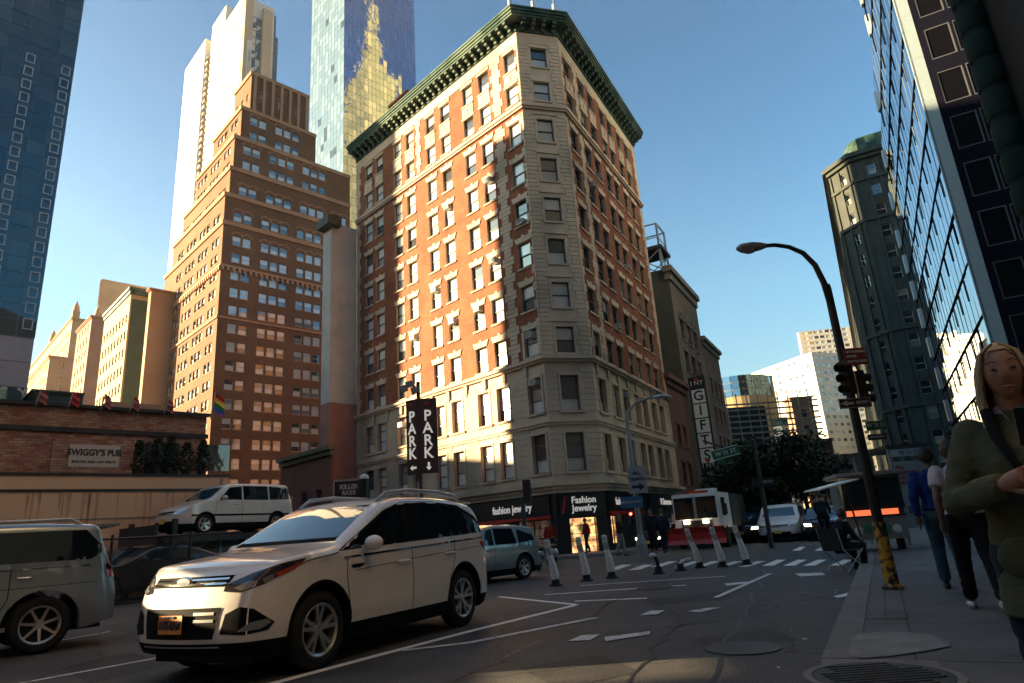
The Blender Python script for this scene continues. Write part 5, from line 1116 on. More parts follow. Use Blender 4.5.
# ------------------------------------------------------------------ vehicles
def interp(pts, x):
    xs = [p[0] for p in pts]; ys = [p[1] for p in pts]
    return float(np.interp(x, xs, ys))
def smooth_prof(pts, n=160, k=5):
    pts = sorted(pts); xs = np.linspace(pts[0][0], pts[-1][0], n); ys = np.interp(xs, [p[0] for p in pts], [p[1] for p in pts])
    ker = np.hanning(k + 2)[1:-1]; ker /= ker.sum(); pad = np.pad(ys, k // 2, mode='edge'); return list(zip(xs, np.convolve(pad, ker, 'valid')))
class Car:
    """local frame: x forward, y left, z up, origin on the ground under the middle"""
    def __init__(s, name, label, loc, az, top, L, W, belt, axle_f, axle_r, ra, rw, floor=0.2, clad=0.36, tum=0.2, nose_r=0.5, tail_r=0.3, colour=None, nose_g=None, tail_g=None, group=None, sk=5, cladmat=None, crown=.05, mirror_mat=None, cat='car', k=1.2, k_n=1.0):
        s.t = thing(name, label, cat, loc, R(90 - az), group); s.t.scale = (k, k, k); s.L, s.W, s.belt, s.tum = L, W, belt, tum; s.paint = colour; s.axf, s.axr, s.rw = axle_f, axle_r, rw
        T = smooth_prof(top, 200, sk); x0, x1 = -L / 2, L / 2
        xs = set(np.linspace(x0, x1, 64)) | {x0 + 0.02, x0 + 0.06, x1 - 0.02, x1 - 0.06, x1 - .1, x0 + .1}
        for ax in (axle_f, axle_r):
            for k in range(17): xs.add(ax + ra * math.cos(math.pi * k / 16))
        xs = sorted(xs); xs = [x for i, x in enumerate(xs) if i == 0 or x - xs[i - 1] > 0.004]
        def plan(x):
            f = 1.0
            if x > x1 - nose_r * 1.6: q = (x - (x1 - nose_r * 1.6)) / (nose_r * 1.6); f -= 0.20 * q ** 2.6
            if x < x0 + tail_r * 1.6: q = ((x0 + tail_r * 1.6) - x) / (tail_r * 1.6); f -= 0.13 * q ** 2.6
            return f
        def Wf(x, z):
            w = W / 2 * plan(x); zb = belt(x) if callable(belt) else belt
            if z > zb: w -= tum * (z - zb) + 0.015 * min(1, (z - zb) / .05)
            else:
                m = .62; q = (z - m) / .45; w -= 0.022 * q * q
                if z < .45: w -= 0.05 * ((.45 - z) / .25) ** 1.5
            return w
        s.Wf = Wf
        def B(x):
            for ax in (axle_f, axle_r):
                if abs(x - ax) < ra: return max(floor + (0 if abs(x - ax) < ra * .98 else 0), rw + math.sqrt(max(0, ra * ra - (x - ax) ** 2)))
            return floor + (0.06 * ((x - x1 + .5) / .5) if x > x1 - .5 else 0) + (0.08 * ((x0 + .5 - x) / .5) if x < x0 + .5 else 0)
        rings = []; NS_, NA = 12, 5
        for x in xs:
            zT = interp(T, x); zB = B(x); zb = belt(x) if callable(belt) else belt
            rc = .07 if zT < zb + .12 else .13; zS = max(zB + .05, zT - rc); ring = []
            z1 = min(max(zB + .03, clad), zS - .02)
            zz = [zB, z1] + [z1 + (zS - z1) * k / (NS_ - 2) for k in range(1, NS_ - 1)]
            for z in zz: ring.append((Wf(x, z), z))
            y0 = Wf(x, zS); ry = rc * 1.1
            for k in range(1, NA + 1):
                ph = math.pi / 2 * k / NA; y = y0 - ry + ry * math.cos(ph); c1 = crown * ((y0 - ry) / y0) ** 2; ring.append((y, zS + (zT - c1 - zS) * math.sin(ph)))
            for k in range(1, 5): y = (y0 - ry) * (1 - k / 4); ring.append((y, zT - crown * (y / y0) ** 2))
            rings.append(ring)
        bm = bmesh.new(); V = []
        ng = nose_g or (lambda z: 0.10 * max(0, (z - .55) / .4) ** 1.5 + .12 * max(0, (.42 - z) / .25) ** 1.5); tg = tail_g or (lambda z: .10 * max(0, (z - .7) / .5) ** 1.5 + .08 * max(0, (.4 - z) / .25))
        for x, ring in zip(xs, rings):
            row = []
            wf = max(0, (x - (x1 - .45)) / .45) ** 1.2; wr = max(0, ((x0 + .45) - x) / .45) ** 1.2
            bow = lambda y: (abs(y) / (W / 2)) ** 2.4
            fx = lambda y, z: x - wf * (ng(z) + .26 * k_n * bow(y)) + wr * (tg(z) + .16 * bow(y))
            for (y, z) in ring: row.append(bm.verts.new((fx(y, z), y, z)))
            full = row + [bm.verts.new((v.co.x, -v.co.y, v.co.z)) for v in row[-2::-1]]
            V.append(full)
        n = len(V[0]); 
        for i in range(len(V) - 1):
            for j in range(n - 1):
                f = bm.faces.new((V[i][j], V[i][j + 1], V[i + 1][j + 1], V[i + 1][j])); f.material_index = 1 if j == 0 or j == n - 2 else 0
            f = bm.faces.new((V[i][0], V[i + 1][0], V[i + 1][-1], V[i][-1])); f.material_index = 1
        for row, fl, x_, ring in ((V[0], 0, xs[0], rings[0]), (V[-1], 1, xs[-1], rings[-1])):
            m_ = n // 2; NC = 14; gridv = []
            for j in range(m_ + 1):
                y1_, z_ = ring[j]; line_ = []
                for q in range(NC + 1):
                    t_ = 1 - 2 * q / NC
                    if q == 0: line_.append(row[j]); continue
                    if q == NC: line_.append(row[n - 1 - j]); continue
                    yy = y1_ * t_; bw = .26 * k_n if fl else .16; xx = (x_ - ng(z_) - bw * (abs(yy) / (W / 2)) ** 2.4) if fl else (x_ + tg(z_) + bw * (abs(yy) / (W / 2)) ** 2.4)
                    line_.append(bm.verts.new((xx, yy, z_ if j < m_ else ring[j][1])))
                gridv.append(line_)
            for j in range(m_):
                for q in range(NC):
                    vs = (gridv[j][q], gridv[j][q + 1], gridv[j + 1][q + 1], gridv[j + 1][q])
                    if len(set(vs)) < 3: continue
                    try: f = bm.faces.new(list(dict.fromkeys(vs if fl else vs[::-1]))); f.material_index = 1 if j == 0 else 0
                    except ValueError: pass
        bmesh.ops.remove_doubles(bm, verts=bm.verts, dist=1e-4); bmesh.ops.recalc_face_normals(bm, faces=bm.faces)
        for f in bm.faces: f.smooth = True
        for e in bm.edges:
            if len(e.link_faces) == 2 and e.calc_face_angle(0) > R(50): e.smooth = False
        s.bvh = BVHTree.FromBMesh(bm); me = bpy.data.meshes.new('body'); bm.to_mesh(me); bm.free()
        me.materials.append(colour); me.materials.append(cladmat or M_clad); s.body = link('body', me, s.t)
        # dark wheel wells and underside
        w = MB(); w.box(x0 + .25, x1 - .3, -W / 2 + .28, W / 2 - .28, floor - .04, floor + .3); w.build('underbody', M_tyre, s.t)
    def patch(s, poly, axis, mat, name, off=.004, grid=.07, parent=None, thick=0.0, both=False):
        """lay a polygon, drawn in side (x,z), front/rear (y,z) or top (x,y) view, onto the body"""
        for sg in ((1, -1) if both else (1,)):
            bm = bmesh.new(); P3 = []
            for (a, b) in poly:
                if axis == 'side': P3.append((a, 5 * sg, b))
                elif axis == 'front': P3.append((6, a * sg, b))
                elif axis == 'rear': P3.append((-6, a * sg, b))
                elif axis == 'diag': P3.append((4.0 - a * .7071, (4.0 + a * .7071) * sg, b))
                else: P3.append((a, b * sg, 5))
            D = {'side': Vector((0, -sg, 0)), 'front': Vector((-1, 0, 0)), 'rear': Vector((1, 0, 0)), 'diag': Vector((-.7071, -.7071 * sg, 0)), 'top': Vector((0, 0, -1))}[axis]
            bm.faces.new([bm.verts.new(p) for p in P3]); bm.normal_update()
            ax1, ax2 = {'side': (0, 2), 'front': (1, 2), 'rear': (1, 2), 'diag': (0, 2), 'top': (0, 1)}[axis]
            for ax in (ax1, ax2):
                lo, hi = min(p[ax] for p in P3), max(p[ax] for p in P3); k = int((hi - lo) / grid)
                for i in range(1, k + 1):
                    c = [0, 0, 0]; c[ax] = lo + i * (hi - lo) / (k + 1); no = [0, 0, 0]; no[ax] = 1
                    bmesh.ops.bisect_plane(bm, geom=bm.verts[:] + bm.edges[:] + bm.faces[:], plane_co=c, plane_no=no)
            for v in bm.verts:
                h = s.bvh.ray_cast(v.co, D)
                if h[0] is None: h = s.bvh.find_nearest(v.co + D * 4.0)
                v.co = h[0] - D * off
            for f in bm.faces: f.smooth = True
            if thick:
                r = bmesh.ops.extrude_face_region(bm, geom=bm.faces[:]); 
                for v in [g for g in r['geom'] if isinstance(g, bmesh.types.BMVert)]: v.co -= D * thick
            bmesh.ops.recalc_face_normals(bm, faces=bm.faces)
            if not thick and bm.faces and sum((f.normal.dot(D) for f in bm.faces)) > 0: bmesh.ops.reverse_faces(bm, faces=bm.faces[:])
            me = bpy.data.meshes.new(name); bm.to_mesh(me); bm.free(); me.materials.append(mat); o = link(name, me, parent or s.t)
        return o
    def line(s, pts, axis, w=.012, mat=None, name='panel_gap', both=True, off=.003):
        for i in range(len(pts) - 1):
            a, b = Vector((*pts[i], 0)), Vector((*pts[i + 1], 0)); d = (b - a).normalized(); n = Vector((-d.y, d.x, 0)) * w / 2
            s.patch([(a + n)[:2], (a - n)[:2], (b - n)[:2], (b + n)[:2]], axis, mat or M_gap, name, off, .12, both=both)
    def wheels(s, style='five', rimr=None, tw=.225, rimmat=None):
        rw = s.rw; rr = rimr or rw * .66
        ty = MB(); h = tw / 2
        ty.lathe([(rr, -h * .85), (rr + .02, -h), (rw - .05, -h), (rw - .012, -h * .75), (rw, -h * .4), (rw, h * .4), (rw - .012, h * .75), (rw - .05, h), (rr + .02, h), (rr, h * .85)], axis='y', n=36)
        tm = ty.mesh('wheel', M_tyre, 40)
        r = MB(); r.lathe([(rr, -h * .85), (rr - .008, -h * .9), (rr - .03, -h * .75), (rr - .03, h * .5)], axis='y', n=36, mi=0); r.lathe([(rr - .03, -.0), (.001, .02)], axis='y', n=36, mi=1)
        r.lathe([(.055, -h * .62), (.05, -h * .7), (.001, -h * .7)], axis='y', n=16); r.lathe([(.075, 0), (.06, -h * .6)], axis='y', n=16)
        ns = {'five': 5, 'multi': 6, 'seven': 7}[style]
        for k in range(ns):
            t = 2 * math.pi * k / ns + .3
            for dt in ((-.17, .17) if style != 'seven' else (0,)):
                p0 = Vector((math.cos(t + dt * .3) * .05, 0, math.sin(t + dt * .3) * .05)); p1 = Vector((math.cos(t + dt * 1.25) * (rr - .02), 0, math.sin(t + dt * 1.25) * (rr - .02)))
                d = (p1 - p0); n = Vector((-d.z, 0, d.x)).normalized() * .021
                for q in range(1):
                    a, b, c, e = p0 + n, p0 - n, p1 - n * .8, p1 + n * .8; y0, y1 = -h * .66, -h * .8
                    r.v += [(a.x, y0, a.z), (b.x, y0, b.z), (c.x, y1, c.z), (e.x, y1, e.z), (a.x, y0 + .035, a.z), (b.x, y0 + .035, b.z), (c.x, y1 + .035, c.z), (e.x, y1 + .035, e.z)]
                    i = len(r.v) - 8
                    for f in ((0, 1, 2, 3), (0, 4, 5, 1), (1, 5, 6, 2), (2, 6, 7, 3), (3, 7, 4, 0)): r.f.append(tuple(i + g for g in f)); r.m.append(0)
        rm = r.mesh('rim', [rimmat or M_rim, M_tyre], 35, fix=False)
        for ax in (s.axf, s.axr):
            for sg in (1, -1):
                o = link('wheel', tm, s.t, (ax, sg * (s.W / 2 - tw / 2 - .02), rw), 0 if sg < 0 else math.pi); link('rim', rm, o)
        return s
    def mirror(s, x, z, mat, w=.2):
        for sg in (1, -1):
            y = s.Wf(x, z) + .03; mb = MB(); mb.sphere((x, sg * (y + w * .6), z + .05), .1, 14, 9, sq=(.75, 1.15, .78)); mb.box(x - .03, x + .03, min(sg * y, sg * (y - .08)), max(sg * y, sg * (y - .08)) + .02, z - .02, z + .03); mb.tube([(x, sg * (y - .05), z), (x, sg * (y + w * .4), z + .02)], .03, 8); mb.build('wing_mirror', mat, s.t, smooth=60)
    def handle(s, pts, mat):
        for (x, z) in pts:
            for sg in (1, -1):
                y = s.Wf(x, z); mb = MB(); mb.tube([(x - .1, sg * (y + .0), z), (x - .08, sg * (y + .035), z), (x + .08, sg * (y + .035), z), (x + .1, sg * (y + .0), z)], .016, 8); mb.build('door_handle', mat, s.t, smooth=50)
def car_paint(name, c, metal=.0, rough=.28):
    if name in MATS: return MATS[name]
    m_ = paint(name, c, rough, metal, coat=1.0, var=.0); return m_
M_tyre = rough_mat('tyre_rubber', (0.018, 0.018, 0.018), .85, .2, 6, .2); M_clad = rough_mat('black_cladding', (0.008, 0.008, 0.009), .8, .2, 6, .1, spec=.12); M_gap = paint('panel_gap', (.01, .01, .01), .9, spec=0)
M_rim = paint('alloy', (.62, .6, .57), .28, metal=.85); M_chrome = paint('chrome', (.75, .75, .75), .12, metal=1.0)
M_cgl = glass_mat('car_glass', [(0, (.008, .012, .014))], .02, 1.75); M_cglb = glass_mat('windscreen_glass', [(0, (.015, .05, .07))], .02, 2.1)
M_lens = paint('headlamp_glass', (.35, .36, .36), .08, metal=.5, coat=1); M_lensd = paint('headlamp_dark', (.03, .03, .035), .1, coat=1); M_amber = paint('amber_reflector', (.5, .06, .02), .2, coat=1); M_tail = paint('tail_lamp_red', (.35, .01, .01), .15, coat=1)
M_plate = paint('orange_plate', (.75, .20, .02), .5); M_plate2 = paint('yellow_plate', (.75, .5, .08), .5); M_ink = paint('dark_blue_ink', (.01, .01, .06), .5)
M_wp = car_paint('white_car_paint', (.82, .79, .76)); M_sp = car_paint('silver_blue_car_paint', (.26, .30, .33), .5, .3); M_bp = car_paint('black_car_paint', (.012, .013, .016), 0, .2); M_gp = car_paint('grey_car_paint', (.2, .22, .23), .4, .3); M_dp = car_paint('dark_blue_car_paint', (.02, .03, .05), 0, .25)
def side_glass(c, polys, mat=None, rim=.02, frame=M_clad):
    for p in polys:
        cx = sum(a for a, b in p) / len(p); cz = sum(b for a, b in p) / len(p)
        c.patch(p, 'side', mat or M_cgl, 'side_window', .008, .08, both=True)
# --- the white crossover in front
mid = Vector((-2.84, 10.57, 0)); azc = 205.65
esc_top = [(-2.26, .98), (-2.235, 1.12), (-2.12, 1.32), (-1.98, 1.50), (-1.8, 1.60), (-1.3, 1.665), (-.7, 1.69), (-.2, 1.675), (.12, 1.63), (.32, 1.55), (.72, 1.34), (1.05, 1.175), (1.25, 1.14), (1.6, 1.105), (1.95, 1.05), (2.12, 1.0), (2.2, .95), (2.26, .86)]
ES = Car('white_suv', 'pearl white crossover with orange number plate and roof rails, driving towards the viewer', mid, azc, esc_top, 4.52, 1.84, lambda x: 1.0 + (1.345 - x) * .035, 1.345, -1.345, .425, .355, colour=M_wp, tum=.30, nose_r=.62, k=1.26)
ES.wheels('five', .245)
bt = lambda x: 1.0 + (1.345 - x) * .035
ES.patch([(1.12, bt(1.1) + .055), (-1.98, bt(-1.98) + .055), (-2.02, 1.2), (-1.82, 1.40), (-1.45, 1.545), (-.8, 1.60), (-.15, 1.585), (.22, 1.48)], 'side', M_clad, 'window_surround', .003, .08, both=True)
side_glass(ES, [[(.98, bt(.98) + .062), (-.1, bt(-.1) + .062), (-.14, 1.555), (.14, 1.48)], [(-.2, bt(-.2) + .062), (-1.12, bt(-1.12) + .062), (-.92, 1.565), (-.24, 1.57)], [(-1.2, bt(-1.2) + .062), (-1.9, bt(-1.9) + .065), (-1.93, 1.19), (-1.76, 1.37), (-1.42, 1.50), (-1.0, 1.55)]])
ES.line([(1.05, bt(1.05) - .014), (-1.95, bt(-1.95) - .016)], 'side', .022, M_chrome, 'chrome_strip', off=.006)
ES.patch([(.72, 1.21), (.60, 1.56), (-.60, 1.56), (-.72, 1.21)][::-1], 'front', M_cglb, 'windscreen', .006, .1)
ES.patch([(.74, 1.17), (.72, 1.21), (-.72, 1.21), (-.74, 1.17)], 'front', M_clad, 'wiper_cowl', .006, .1)
ES.patch([(.60, 1.2), (.5, 1.5), (-.5, 1.5), (-.6, 1.2)], 'rear', M_cgl, 'rear_window', .006, .1)
# nose: grille bars, intake, plate, lamps, fog lamps
ES.patch([(-.50, .835), (.50, .835), (.52, .925), (-.52, .925)], 'front', M_clad, 'upper_grille', .006, .05)
for z in (.86, .90): ES.patch([(-.49, z - .008), (.49, z - .008), (.49, z + .008), (-.49, z + .008)], 'front', M_chrome, 'grille_bar', .016, .07)
mb = MB(); mb.lathe([(.001, .02), (.08, .018), (.095, .01), (.1, 0)], axis='x', n=28); e = mb.build('badge', M_chrome, ES.t, smooth=50); h = ES.bvh.ray_cast(Vector((6, 0, .885)), Vector((-1, 0, 0)))[0]; e.location = (h.x + .012, 0, .885); e.scale = (1, 1.1, .5)
mb = MB(); mb.lathe([(.001, .024), (.084, .022)], axis='x', n=28); e2 = mb.build('badge_field', M_ink, ES.t, smooth=50); e2.location = (h.x + .012, 0, .885); e2.scale = (1, 1.05, .42)
ES.patch([(-.44, .40), (.44, .40), (.50, .66), (-.50, .66)], 'front', M_clad, 'lower_intake', .006, .05)
for k in range(2): ES.patch([(.22, .54 + k * .06), (.44, .54 + k * .06), (.44, .565 + k * .06), (.22, .565 + k * .06)], 'front', M_grey, 'intake_bar', .010, .06)
hx = ES.bvh.ray_cast(Vector((6, 0, .52)), Vector((-1, 0, 0)))[0].x
mb = MB(); mb.box(0, .012, -.155, .155, -.078, .078); pl = mb.build('number_plate', M_plate, ES.t); pl.location = (hx + .03, -.02, .53)
text(ES.t, 'HER-1740', .105, M_ink, (hx + .044, -.02, .522), (R(90), 0, R(90)), 'plate_lettering', sx=.62, bold=.002); text(ES.t, 'NEW YORK', .03, M_ink, (hx + .044, -.02, .592), (R(90), 0, R(90)), 'plate_lettering', sx=.9)
mb = MB(); mb.box(0, .01, -.16, .16, -.083, .083); mb.build('plate_frame', M_clad, ES.t).location = (hx + .027, -.02, .53)
ES.patch([(-1.19, .79), (-1.17, .845), (-.95, .93), (-.68, 1.0), (-.46, 1.03), (-.60, .94), (-.84, .83), (-1.04, .775)], 'diag', M_lensd, 'headlight', .006, .03, both=True)
ES.patch([(-.60, .965), (-.47, 1.018), (-.58, .935), (-.72, .88), (-.74, .92)], 'diag', M_amber, 'side_marker', .010, .03, both=True)
ES.patch([(-1.10, .815), (-.98, .865), (-.90, .86), (-.92, .81), (-1.04, .79)], 'diag', M_lens, 'headlamp_lens', .010, .03, both=True)
ES.patch([(-.86, .875), (-.77, .91), (-.76, .865), (-.84, .835)], 'diag', M_lens, 'headlamp_lens', .010, .03, both=True)
ES.patch([(-1.20, .44), (-1.16, .60), (-1.04, .655), (-.92, .63), (-.74, .50), (-.80, .44), (-1.0, .42)], 'diag', M_clad, 'fog_recess', .006, .04, both=True)
ES.patch([(-1.06, .45), (-.95, .52), (-.80, .535), (-.77, .50), (-.86, .455)], 'diag', M_lens, 'fog_lamp', .012, .03, both=True)
ES.patch([(-.80, .29), (.80, .29), (.84, .335), (-.84, .335)], 'front', M_clad, 'air_dam', .008, .06)
ES.patch([(-.5, .325), (.5, .325), (.5, .34), (-.5, .34)], 'front', M_tin, 'silver_lip', .02, .06)
ES.line([(.98, bt(.98) - .01), (1.0, .82), (.95, .48), (.93, .36)], 'side'); ES.line([(-.16, bt(-.16) - .0), (-.17, .7), (-.15, .37)], 'side'); ES.line([(-1.14, bt(-1.14)), (-1.12, .86), (-.98, .62), (-.95, .37)], 'side')
ES.line([(1.95, .89), (1.55, 1.0), (1.12, 1.05)], 'side', .01)
ES.patch([(.93, .92), (.78, .925), (.7, .915), (.80, .885), (.92, .885)], 'side', M_clad, 'fender_vent', .006, .04, both=True)
ES.patch([(-1.93, .93), (-2.2, .99), (-2.18, 1.10), (-1.9, 1.06), (-1.78, 1.03)][::-1], 'side', M_tail, 'tail_light', .008, .05, both=True)
ES.line([(.86, .86), (.1, .90), (-1.0, .955), (-1.9, .985)], 'side', .006, M_gap, 'crease_shade', off=.002)  # shade of the crease drawn as a thin dark line
ES.handle([(.02, .90), (-.98, .935)], M_wp); ES.mirror(.72, 1.075, M_wp)
for sg in (1, -1):
    mb = MB(); y = lambda x, z=1.63: sg * (.62 - .02 * abs(x + .7)); P = [(.12, y(.12), 1.60), (-.05, y(0), 1.70), (-.5, y(-.5), 1.745), (-1.2, y(-1.2), 1.735), (-1.65, y(-1.65), 1.69), (-1.8, y(-1.8), 1.60)]
    mb.tube(P, [.02, .024, .024, .024, .024, .018], 8); mb.tube([(-.75, y(-.75), 1.66), (-.75, y(-.75), 1.74)], .02, 6); mb.build('roof_rail', M_tin, ES.t, smooth=50)
mb = MB(); mb.box(-2.16, -1.86, -.58, .58, 1.585, 1.615); mb.build('roof_spoiler', M_wp, ES.t)
# --- big silver SUV leaving at the left edge
lex_az = 226.0
def by_wheel(px, py, zc, az, axr, half, k):
    q = gp(px, py, zc * k); f2 = dirv(az); l2 = Vector((-f2.y, f2.x, 0)); q = q - f2 * axr * k - l2 * half * k; return Vector((q.x, q.y, 0))
lex_top = [(-2.5, 1.05), (-2.46, 1.30), (-2.36, 1.62), (-2.22, 1.80), (-2.0, 1.865), (-1.2, 1.90), (0, 1.89), (.4, 1.82), (.9, 1.55), (1.3, 1.25), (2.0, 1.15), (2.4, 1.05), (2.5, .8)]
LX = Car('silver_suv', 'large silver blue off road SUV cut by the left picture edge', by_wheel(40, 625, .40, lex_az, -1.42, .95, 1.15), lex_az, lex_top, 5.0, 1.95, 1.22, 1.43, -1.42, .49, .40, colour=M_sp, floor=.3, clad=.42, tum=.2, nose_r=.4, tail_r=.32, cladmat=M_sp, sk=5, k=1.15)
LX.wheels('seven', .27, .27)
LX.patch([(1.2, 1.29), (-1.98, 1.29), (-2.13, 1.38), (-2.12, 1.5), (-1.9, 1.74), (.15, 1.74), (.5, 1.62)], 'side', M_cgl, 'side_window', .006, .1, both=True)
LX.line([(1.2, 1.20), (-1.98, 1.20)], 'side', .02, M_chrome, 'chrome_strip', off=.008); LX.line([(-.98, 1.2), (-.98, .8), (-.8, .42)], 'side')
LX.patch([(-2.44, 1.0), (-2.44, 1.28), (-2.33, 1.42), (-2.28, 1.3), (-2.2, 1.12), (-2.25, 1.0)], 'side', M_tail, 'tail_light', .012, .05, both=True); LX.patch([(-2.44, 1.10), (-2.44, 1.22), (-2.2, 1.2), (-2.22, 1.12)], 'side', M_clad, 'tail_lamp_band', .016, .05, both=True)
LX.handle([(-1.15, 1.08)], M_chrome); LX.line([(2.0, .9), (-2.2, .95)], 'side', .008, M_gap, 'crease_shade', off=.002)  # crease again a dark line in place of its shade
mb = MB(); mb.box(-2.42, -2.1, -.6, .6, 1.80, 1.84); mb.build('roof_spoiler', M_sp, LX.t)
mb = MB(); mb.box(-1.0, 1.0, -.98, .98, .36, .42); mb.build('side_step', M_chrome, LX.t)
for sg in (1, -1): mb = MB(); mb.tube([(.3, sg * .72, 1.80), (.2, sg * .72, 1.89), (-1.7, sg * .72, 1.92), (-1.85, sg * .72, 1.83)], .022, 8); mb.build('roof_rail', M_tin, LX.t, smooth=50)
# --- generic shapes
suv_top = [(-2.3, .95), (-2.26, 1.15), (-2.1, 1.4), (-1.85, 1.56), (-1.3, 1.64), (-.3, 1.66), (.1, 1.6), (.45, 1.42), (1.0, 1.13), (1.4, 1.06), (2.0, .95), (2.2, .86), (2.3, .7)]
sed_top = [(-2.35, .9), (-2.3, 1.02), (-2.0, 1.1), (-1.6, 1.14), (-1.0, 1.38), (-.5, 1.46), (0, 1.46), (.3, 1.4), (.7, 1.2), (1.05, 1.0), (1.6, .93), (2.1, .84), (2.35, .66)]
van_top = [(-2.35, 1.0), (-2.33, 1.3), (-2.22, 1.6), (-2.05, 1.72), (-1.5, 1.76), (.3, 1.75), (.6, 1.66), (1.1, 1.28), (1.4, 1.13), (1.8, 1.02), (2.15, .92), (2.35, .72)]
def simple_car(name, label, loc, az, col, kind='sedan', group=None, lights=False, detail=True, cat='car', zoff=0.0, plate=None, k=1.2):
    loc = Vector((loc[0], loc[1], loc[2] if len(loc) > 2 else 0)) + Vector((0, 0, zoff))
    if kind == 'sedan': c = Car(name, label, loc, az, sed_top, 4.7, 1.82, .98, 1.38, -1.38, .38, .32, colour=col, tum=.32, group=group, cat=cat, k=k); sw = [[(.62, 1.02), (-.2, 1.02), (-.22, 1.36), (.18, 1.33)], [(-.28, 1.02), (-1.05, 1.02), (-.85, 1.3), (-.3, 1.37)]]; wz = [(.66, 1.08), (.55, 1.36)]; rz_ = [(.6, 1.12), (.5, 1.34)]; hz = .68
    elif kind == 'van': c = Car(name, label, loc, az, van_top, 4.7, 1.92, 1.08, 1.4, -1.45, .38, .33, colour=col, tum=.2, group=group, cat=cat, k=k); sw = [[(.92, 1.13), (.05, 1.13), (.02, 1.60), (.5, 1.56)], [(-.03, 1.13), (-1.05, 1.13), (-1.05, 1.62), (-.03, 1.62)], [(-1.12, 1.13), (-2.08, 1.16), (-1.95, 1.56), (-1.12, 1.62)]]; wz = [(.76, 1.17), (.66, 1.58)]; rz_ = [(.7, 1.2), (.62, 1.6)]; hz = .74
    else: c = Car(name, label, loc, az, suv_top, 4.6, 1.86, 1.02, 1.38, -1.38, .41, .35, colour=col, tum=.27, group=group, cat=cat, k=k); sw = [[(.8, 1.06), (-.12, 1.06), (-.15, 1.52), (.2, 1.46)], [(-.2, 1.06), (-1.1, 1.06), (-1.0, 1.5), (-.22, 1.53)], [(-1.17, 1.07), (-1.9, 1.12), (-1.8, 1.3), (-1.2, 1.47)]]; wz = [(.72, 1.15), (.6, 1.52)]; rz_ = [(.62, 1.2), (.52, 1.48)]; hz = .74
    side_glass(c, sw); c.wheels('five', tw=.21)
    for ax, q, m_, nm in (('front', wz, M_cglb, 'windscreen'), ('rear', rz_, M_cgl, 'rear_window')): c.patch([(q[0][0], q[0][1]), (q[1][0], q[1][1]), (-q[1][0], q[1][1]), (-q[0][0], q[0][1])], ax, m_, nm, .006, .12)
    hm = M_headon if lights else M_lens
    c.patch([(.5, hz - .07), (.8, hz - .05), (.84, hz + .06), (.54, hz + .05)], 'front', hm, 'headlight', .008, .06, both=True)
    c.patch([(-.48, hz - .06), (.48, hz - .06), (.48, hz + .05), (-.48, hz + .05)], 'front', M_clad, 'grille', .007, .08); c.patch([(-.55, .33), (.55, .33), (.55, .47), (-.55, .47)], 'front', M_clad, 'intake', .007, .08)
    c.patch([(.55, hz + .06), (.82, hz + .06), (.8, hz + .2), (.58, hz + .2)], 'rear', M_tail, 'tail_light', .008, .06, both=True)
    h = c.bvh.ray_cast(Vector((6, 0, .42)), Vector((-1, 0, 0)))[0]
    mb = MB(); mb.box(h.x + .006, h.x + .018, -.155, .155, .40, .55); mb.build('number_plate', plate or M_plate2, c.t)
    if detail:
        c.line([(sw[0][1][0] - .03, c.belt), (sw[0][1][0] - .03, .38)], 'side'); c.line([(sw[0][0][0] + .1, c.belt), (sw[0][0][0] + .15, .38)], 'side'); c.mirror(sw[0][0][0] - .12, c.belt + .06, col); c.handle([(sw[0][1][0] + .2, c.belt - .1), (sw[1][1][0] + .15, c.belt - .09)], col)
        if kind == 'van': c.line([(1.9, .62), (-2.2, .62)], 'side', .06, M_clad, 'rubbing_strip', off=.01)
    return c
M_headon = glow('lit_headlamp', (1, .8, .5), 2.5)
# black car with yellow plate, nose peeping out left of the white one
nb_ = gp(128, 634); c_ = nb_ - dirv(228) * 2.6
BC = simple_car('black_car', 'glossy black car with a yellow number plate half hidden behind the white crossover', (c_.x + .75, c_.y + .35, 0), 228, M_bp, 'sedan')
text(BC.t, '7P64', .11, M_ink, (BC.bvh.ray_cast(Vector((6, 0, .42)), Vector((-1, 0, 0)))[0].x + .02, 0, .47), (R(90), 0, R(90)), 'plate_lettering', sx=.8, bold=.002)
# silver crossover behind the white one, near the bollards
SV = simple_car('silver_crossover', 'silver grey crossover seen from its side behind the white one, by the first bollard', by_wheel(525, 567, .35, 224, -1.38, .9, 1.05), 224, M_gp, 'suv', k=1.05)
# white minivan up on the parking lift
MV = simple_car('white_minivan', 'white minivan parked on top of the car lift before the beige wall', (-12.48, 28.12, 2.2), 212.5, car_paint('minivan_white', (.66, .64, .6)), 'van', k=1.16)
# ------------------------------------------------------------------ parking lot: lift, fence, parked cars
lz = MV.t.location.z / 1.16; LF = thing('parking_lift', 'black steel car stacker carrying the white minivan', 'parking lift', (MV.t.location.x, MV.t.location.y, 0), MV.t.rotation_euler.z); LF.scale = (1.16,) * 3
w = MB()
for y in (-1.25, 1.1):
    w.box(-2.3, 2.9, y, y + .16, lz - .22, lz - .02)
w.box(-2.3, 2.9, -1.1, 1.1, lz - .12, lz - .03); w.build('platform', M_black, LF)
for x, y in ((-2.2, -1.35), (-2.2, 1.25), (2.6, -1.35), (2.6, 1.25)): w = MB(); w.box(x, x + .14, y, y + .14, 0, lz + (.5 if x > 0 else .2)); w.build('post', M_black, LF)
w = MB(); w.box(2.95, 3.05, -1.3, .9, lz - .25, lz + .35); w.box(3.052, 3.06, -1.2, .8, lz - .15, lz + .3, 1)
w.build('end_guard', [M_black, M_dark], LF)
